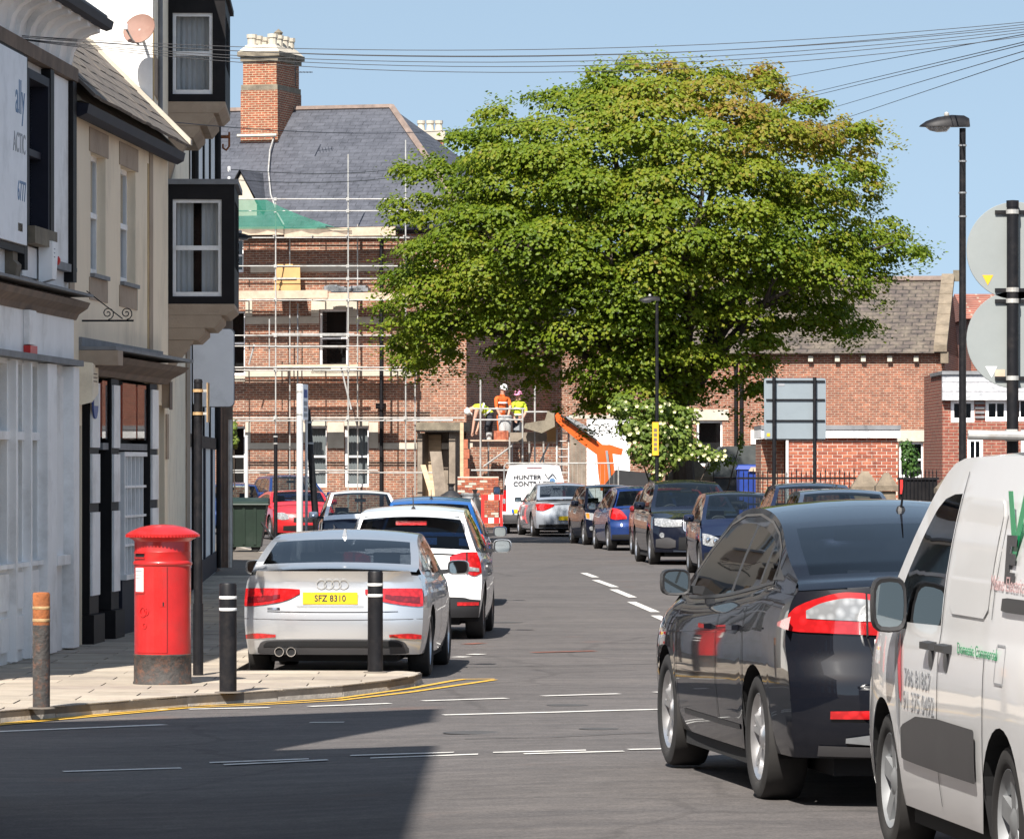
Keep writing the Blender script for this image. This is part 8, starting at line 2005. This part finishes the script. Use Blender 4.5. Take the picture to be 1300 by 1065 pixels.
# ================================================================ people
def person(label, joints, mats, Y, helmet=None, scale=1.0):
    """joints: name -> (u, v, dy); one continuous skinned body coloured by garment"""
    J = {k: P(u, v, Y) + Vector((0, dy, 0)) for k, (u, v, dy) in joints.items()}
    base = Vector((J['pelvis'].x, Y, min(p.z for p in J.values())))
    T = thing('person', label, 'person', base)
    edges = [('pelvis','waist',.15,.14,'top'),('waist','chest',.14,.17,'top'),('chest','neck',.17,.07,'top'),('neck','head',.07,.10,'skin')]
    for sd in ('l','r'):
        edges += [('chest','sh_'+sd,.15,.085,'top'),('sh_'+sd,'el_'+sd,.078,.055,'sleeve'),('el_'+sd,'ha_'+sd,.05,.038,'skin'),('pelvis','hip_'+sd,.14,.11,'legs'),('hip_'+sd,'kn_'+sd,.11,.075,'legs'),('kn_'+sd,'an_'+sd,.072,.05,'legs'),('an_'+sd,'to_'+sd,.055,.04,'boots')]
    vs, es, rad, seen = [], [], [], {}
    def vid(n, r):
        if n not in seen: seen[n] = len(vs); vs.append(J[n]-base); rad.append(r)
        return seen[n]
    for a, b, ra, rb, mt in edges:
        i, j = vid(a, ra), vid(b, rb); mid = len(vs); vs.append((J[a]+J[b])/2-base); rad.append((ra+rb)/2); es += [(i, mid), (mid, j)]
    # five fingers on each hand
    for sd in ('l','r'):
        h = J['ha_'+sd]; d = (h-J['el_'+sd]).normalized(); sidev = d.orthogonal().normalized(); hp = len(vs); vs.append(h+d*.07-base); rad.append(.034); es.append((seen['ha_'+sd], hp))
        for k in range(5):
            off = sidev*(k-2)*.018; L = (.05,.085,.095,.085,.065)[k]
            if k == 0: off = sidev*-.05; L = .05
            f1 = len(vs); vs.append(h+d*(.07+L*.5)+off-base); rad.append(.0095); f2 = len(vs); vs.append(h+d*(.07+L)+off*1.1+Vector((0,-.015,-.01))-base); rad.append(.008); es += [(hp, f1), (f1, f2)]
    me = bpy.data.meshes.new('body'); me.from_pydata([tuple(v) for v in vs], es, [])
    o = bpy.data.objects.new('body', me); COL.objects.link(o); o.parent = T
    md = o.modifiers.new('skin', 'SKIN'); md.use_smooth_shade = True
    for k, sv in enumerate(me.skin_vertices[0].data): sv.radius = (rad[k], rad[k]); sv.use_root = (k == 0)
    o.modifiers.new('sub', 'SUBSURF').levels = 1; o.modifiers['sub'].render_levels = 1
    dg = bpy.context.evaluated_depsgraph_get(); me2 = bpy.data.meshes.new_from_object(o.evaluated_get(dg))
    o.modifiers.clear(); o.data = me2; me2.materials.clear()
    names = ['top','sleeve','skin','legs','boots']
    for nme in names: me2.materials.append(M[mats[nme]])
    segs = [((J[a]-base), (J[b]-base), mt) for a, b, _, _, mt in edges]
    for sd in ('l','r'):
        h = J['ha_'+sd]; d = (h-J['el_'+sd]).normalized(); segs.append((h-base, h+d*.2-base, 'skin'))
    for f in me2.polygons:
        c = f.center; best, bd = 'top', 9
        for a, b, mt in segs:
            t = max(0, min(1, (c-a).dot(b-a)/max(1e-6,(b-a).length_squared))); dd = (c-(a+(b-a)*t)).length
            if dd < bd: bd, best = dd, mt
        f.material_index = names.index(best); f.use_smooth = True
    hd = J['head']; up = (J['head']-J['neck']).normalized(); q = up.to_track_quat('Z','Y').to_matrix().to_4x4(); q.translation = hd
    # head with nose, ears and eyes
    face = mats.get('face', Vector((0,-1,0)))
    MB(q).lathe([(0,-.12),(.05,-.115),(.075,-.06),(.088,0),(.085,.06),(.06,.105),(0,.125)], 14).build('head', 'skin', T, smooth=True)
    fv = (face - up*face.dot(up)).normalized(); sv_ = up.cross(fv)
    MB().tube(hd+fv*.08, hd+fv*.115-up*.02, .014, .018, 6).build('nose', 'skin', T)
    for s2 in (-1, 1):
        MB().lathe([(0,-.01),(.012,0),(0,.01)], 6, hd+fv*.083+sv_*s2*.032+up*.02).build('eye', 'letter_dark', T); MB().lathe([(0,-.03),(.018,0),(0,.03)], 6, hd+sv_*s2*.09).build('ear', 'skin', T)
    MB().tube(hd+fv*.082-up*.06-sv_*.025, hd+fv*.082-up*.06+sv_*.025, .006, n=5).build('mouth', 'decal_red', T)
    if helmet:
        MB(q).lathe([(.125,.02),(.128,.035),(.118,.05),(.112,.10),(.085,.15),(.04,.172),(0,.178)], 18).build('helmet', helmet, T, smooth=True)
        MB().hexa([hd+fv*.09+sv_*.08+up*.02, hd+fv*.18+sv_*.06+up*.01, hd+fv*.18-sv_*.06+up*.01, hd+fv*.09-sv_*.08+up*.02, hd+fv*.09+sv_*.08+up*.035, hd+fv*.18+sv_*.06+up*.02, hd+fv*.18-sv_*.06+up*.02, hd+fv*.09-sv_*.08+up*.035]).build('helmet_peak', helmet, T)
    for nm, a, b, t, r in (('reflective_stripe','waist','chest',.55,.175), ('reflective_stripe','pelvis','waist',.6,.155)):
        a_, b_ = J[a], J[b]; d = (b_-a_).normalized(); qq = d.to_track_quat('Z','Y').to_matrix().to_4x4(); qq.translation = a_.lerp(b_, t); MB(qq).lathe([(r,-.025),(r+.006,-.02),(r+.006,.02),(r,.025)], 16, cap=False).build(nm, 'reflective', T, smooth=True)
    return T
hv = dict(top='hivis_yellow', sleeve='hivis_yellow', skin='skin', legs='trousers_dark', boots='trousers_dark')
person('worker in yellow vest and white helmet bending down to lay bricks', dict(pelvis=(621,526,.5), waist=(616,520,.45), chest=(607,516,.4), neck=(601,518,.35), head=(596,521,.32), sh_l=(606,519,.15), el_l=(602,534,.12), ha_l=(600,547,.1), sh_r=(607,519,.6), el_r=(610,532,.65), ha_r=(606,545,.6), hip_l=(622,531,.4), kn_l=(617,544,.3), an_l=(619,557,.5), to_l=(614,558,.35), hip_r=(623,531,.62), kn_r=(622,545,.6), an_r=(624,557,.8), to_r=(620,558,.65)), dict(hv, sleeve='skin', face=Vector((-.6,-.3,-.7))), 144.8, 'helmet_white')
ho = dict(top='hivis_orange', sleeve='hivis_orange', skin='skin', legs='hivis_orange', boots='trousers_dark')
person('worker in orange overalls standing on the low scaffold', dict(pelvis=(637,524,.7), waist=(637,516,.7), chest=(637,507,.7), neck=(638,500,.7), head=(639,494,.68), sh_l=(630,505,.6), el_l=(630,517,.5), ha_l=(634,526,.45), sh_r=(645,505,.8), el_r=(648,515,.7), ha_r=(646,524,.55), hip_l=(634,528,.65), kn_l=(634,543,.6), an_l=(634,558,.7), to_l=(633,559.5,.55), hip_r=(640,528,.75), kn_r=(641,543,.7), an_r=(641,558,.8), to_r=(641,559.5,.65)), dict(ho, face=Vector((.5,-.8,0))), 145.0, 'helmet_white')
person('worker in yellow jacket and pink helmet half hidden behind the platform', dict(pelvis=(657,530,1.0), waist=(657,523,1.0), chest=(658,514,1.0), neck=(658,507,1.0), head=(658,501,.98), sh_l=(651,512,.9), el_l=(649,523,.8), ha_l=(653,531,.7), sh_r=(666,512,1.1), el_r=(668,522,1.0), ha_r=(664,530,.85), hip_l=(654,534,.95), kn_l=(654,549,.9), an_l=(654,562,1.0), to_l=(653,563,.85), hip_r=(660,534,1.05), kn_r=(661,549,1.0), an_r=(661,562,1.1), to_r=(661,563,.95)), dict(hv, face=Vector((-.5,-.8,0))), 145.2, 'helmet_pink')
Yw = 152.3
person('worker in yellow vest standing inside the left first floor window', dict(pelvis=(303,464,0), waist=(303,456,0), chest=(303,447,0), neck=(303,440,0), head=(304,434,0), sh_l=(297,446,0), el_l=(295,456,-.1), ha_l=(299,464,-.2), sh_r=(309,446,0), el_r=(311,456,-.1), ha_r=(308,464,-.2), hip_l=(300,469,0), kn_l=(300,482,0), an_l=(300,496,0), to_l=(299,498,-.15), hip_r=(306,469,0), kn_r=(306,482,0), an_r=(306,496,0), to_r=(306,498,-.15)), hv, Yw + .35)
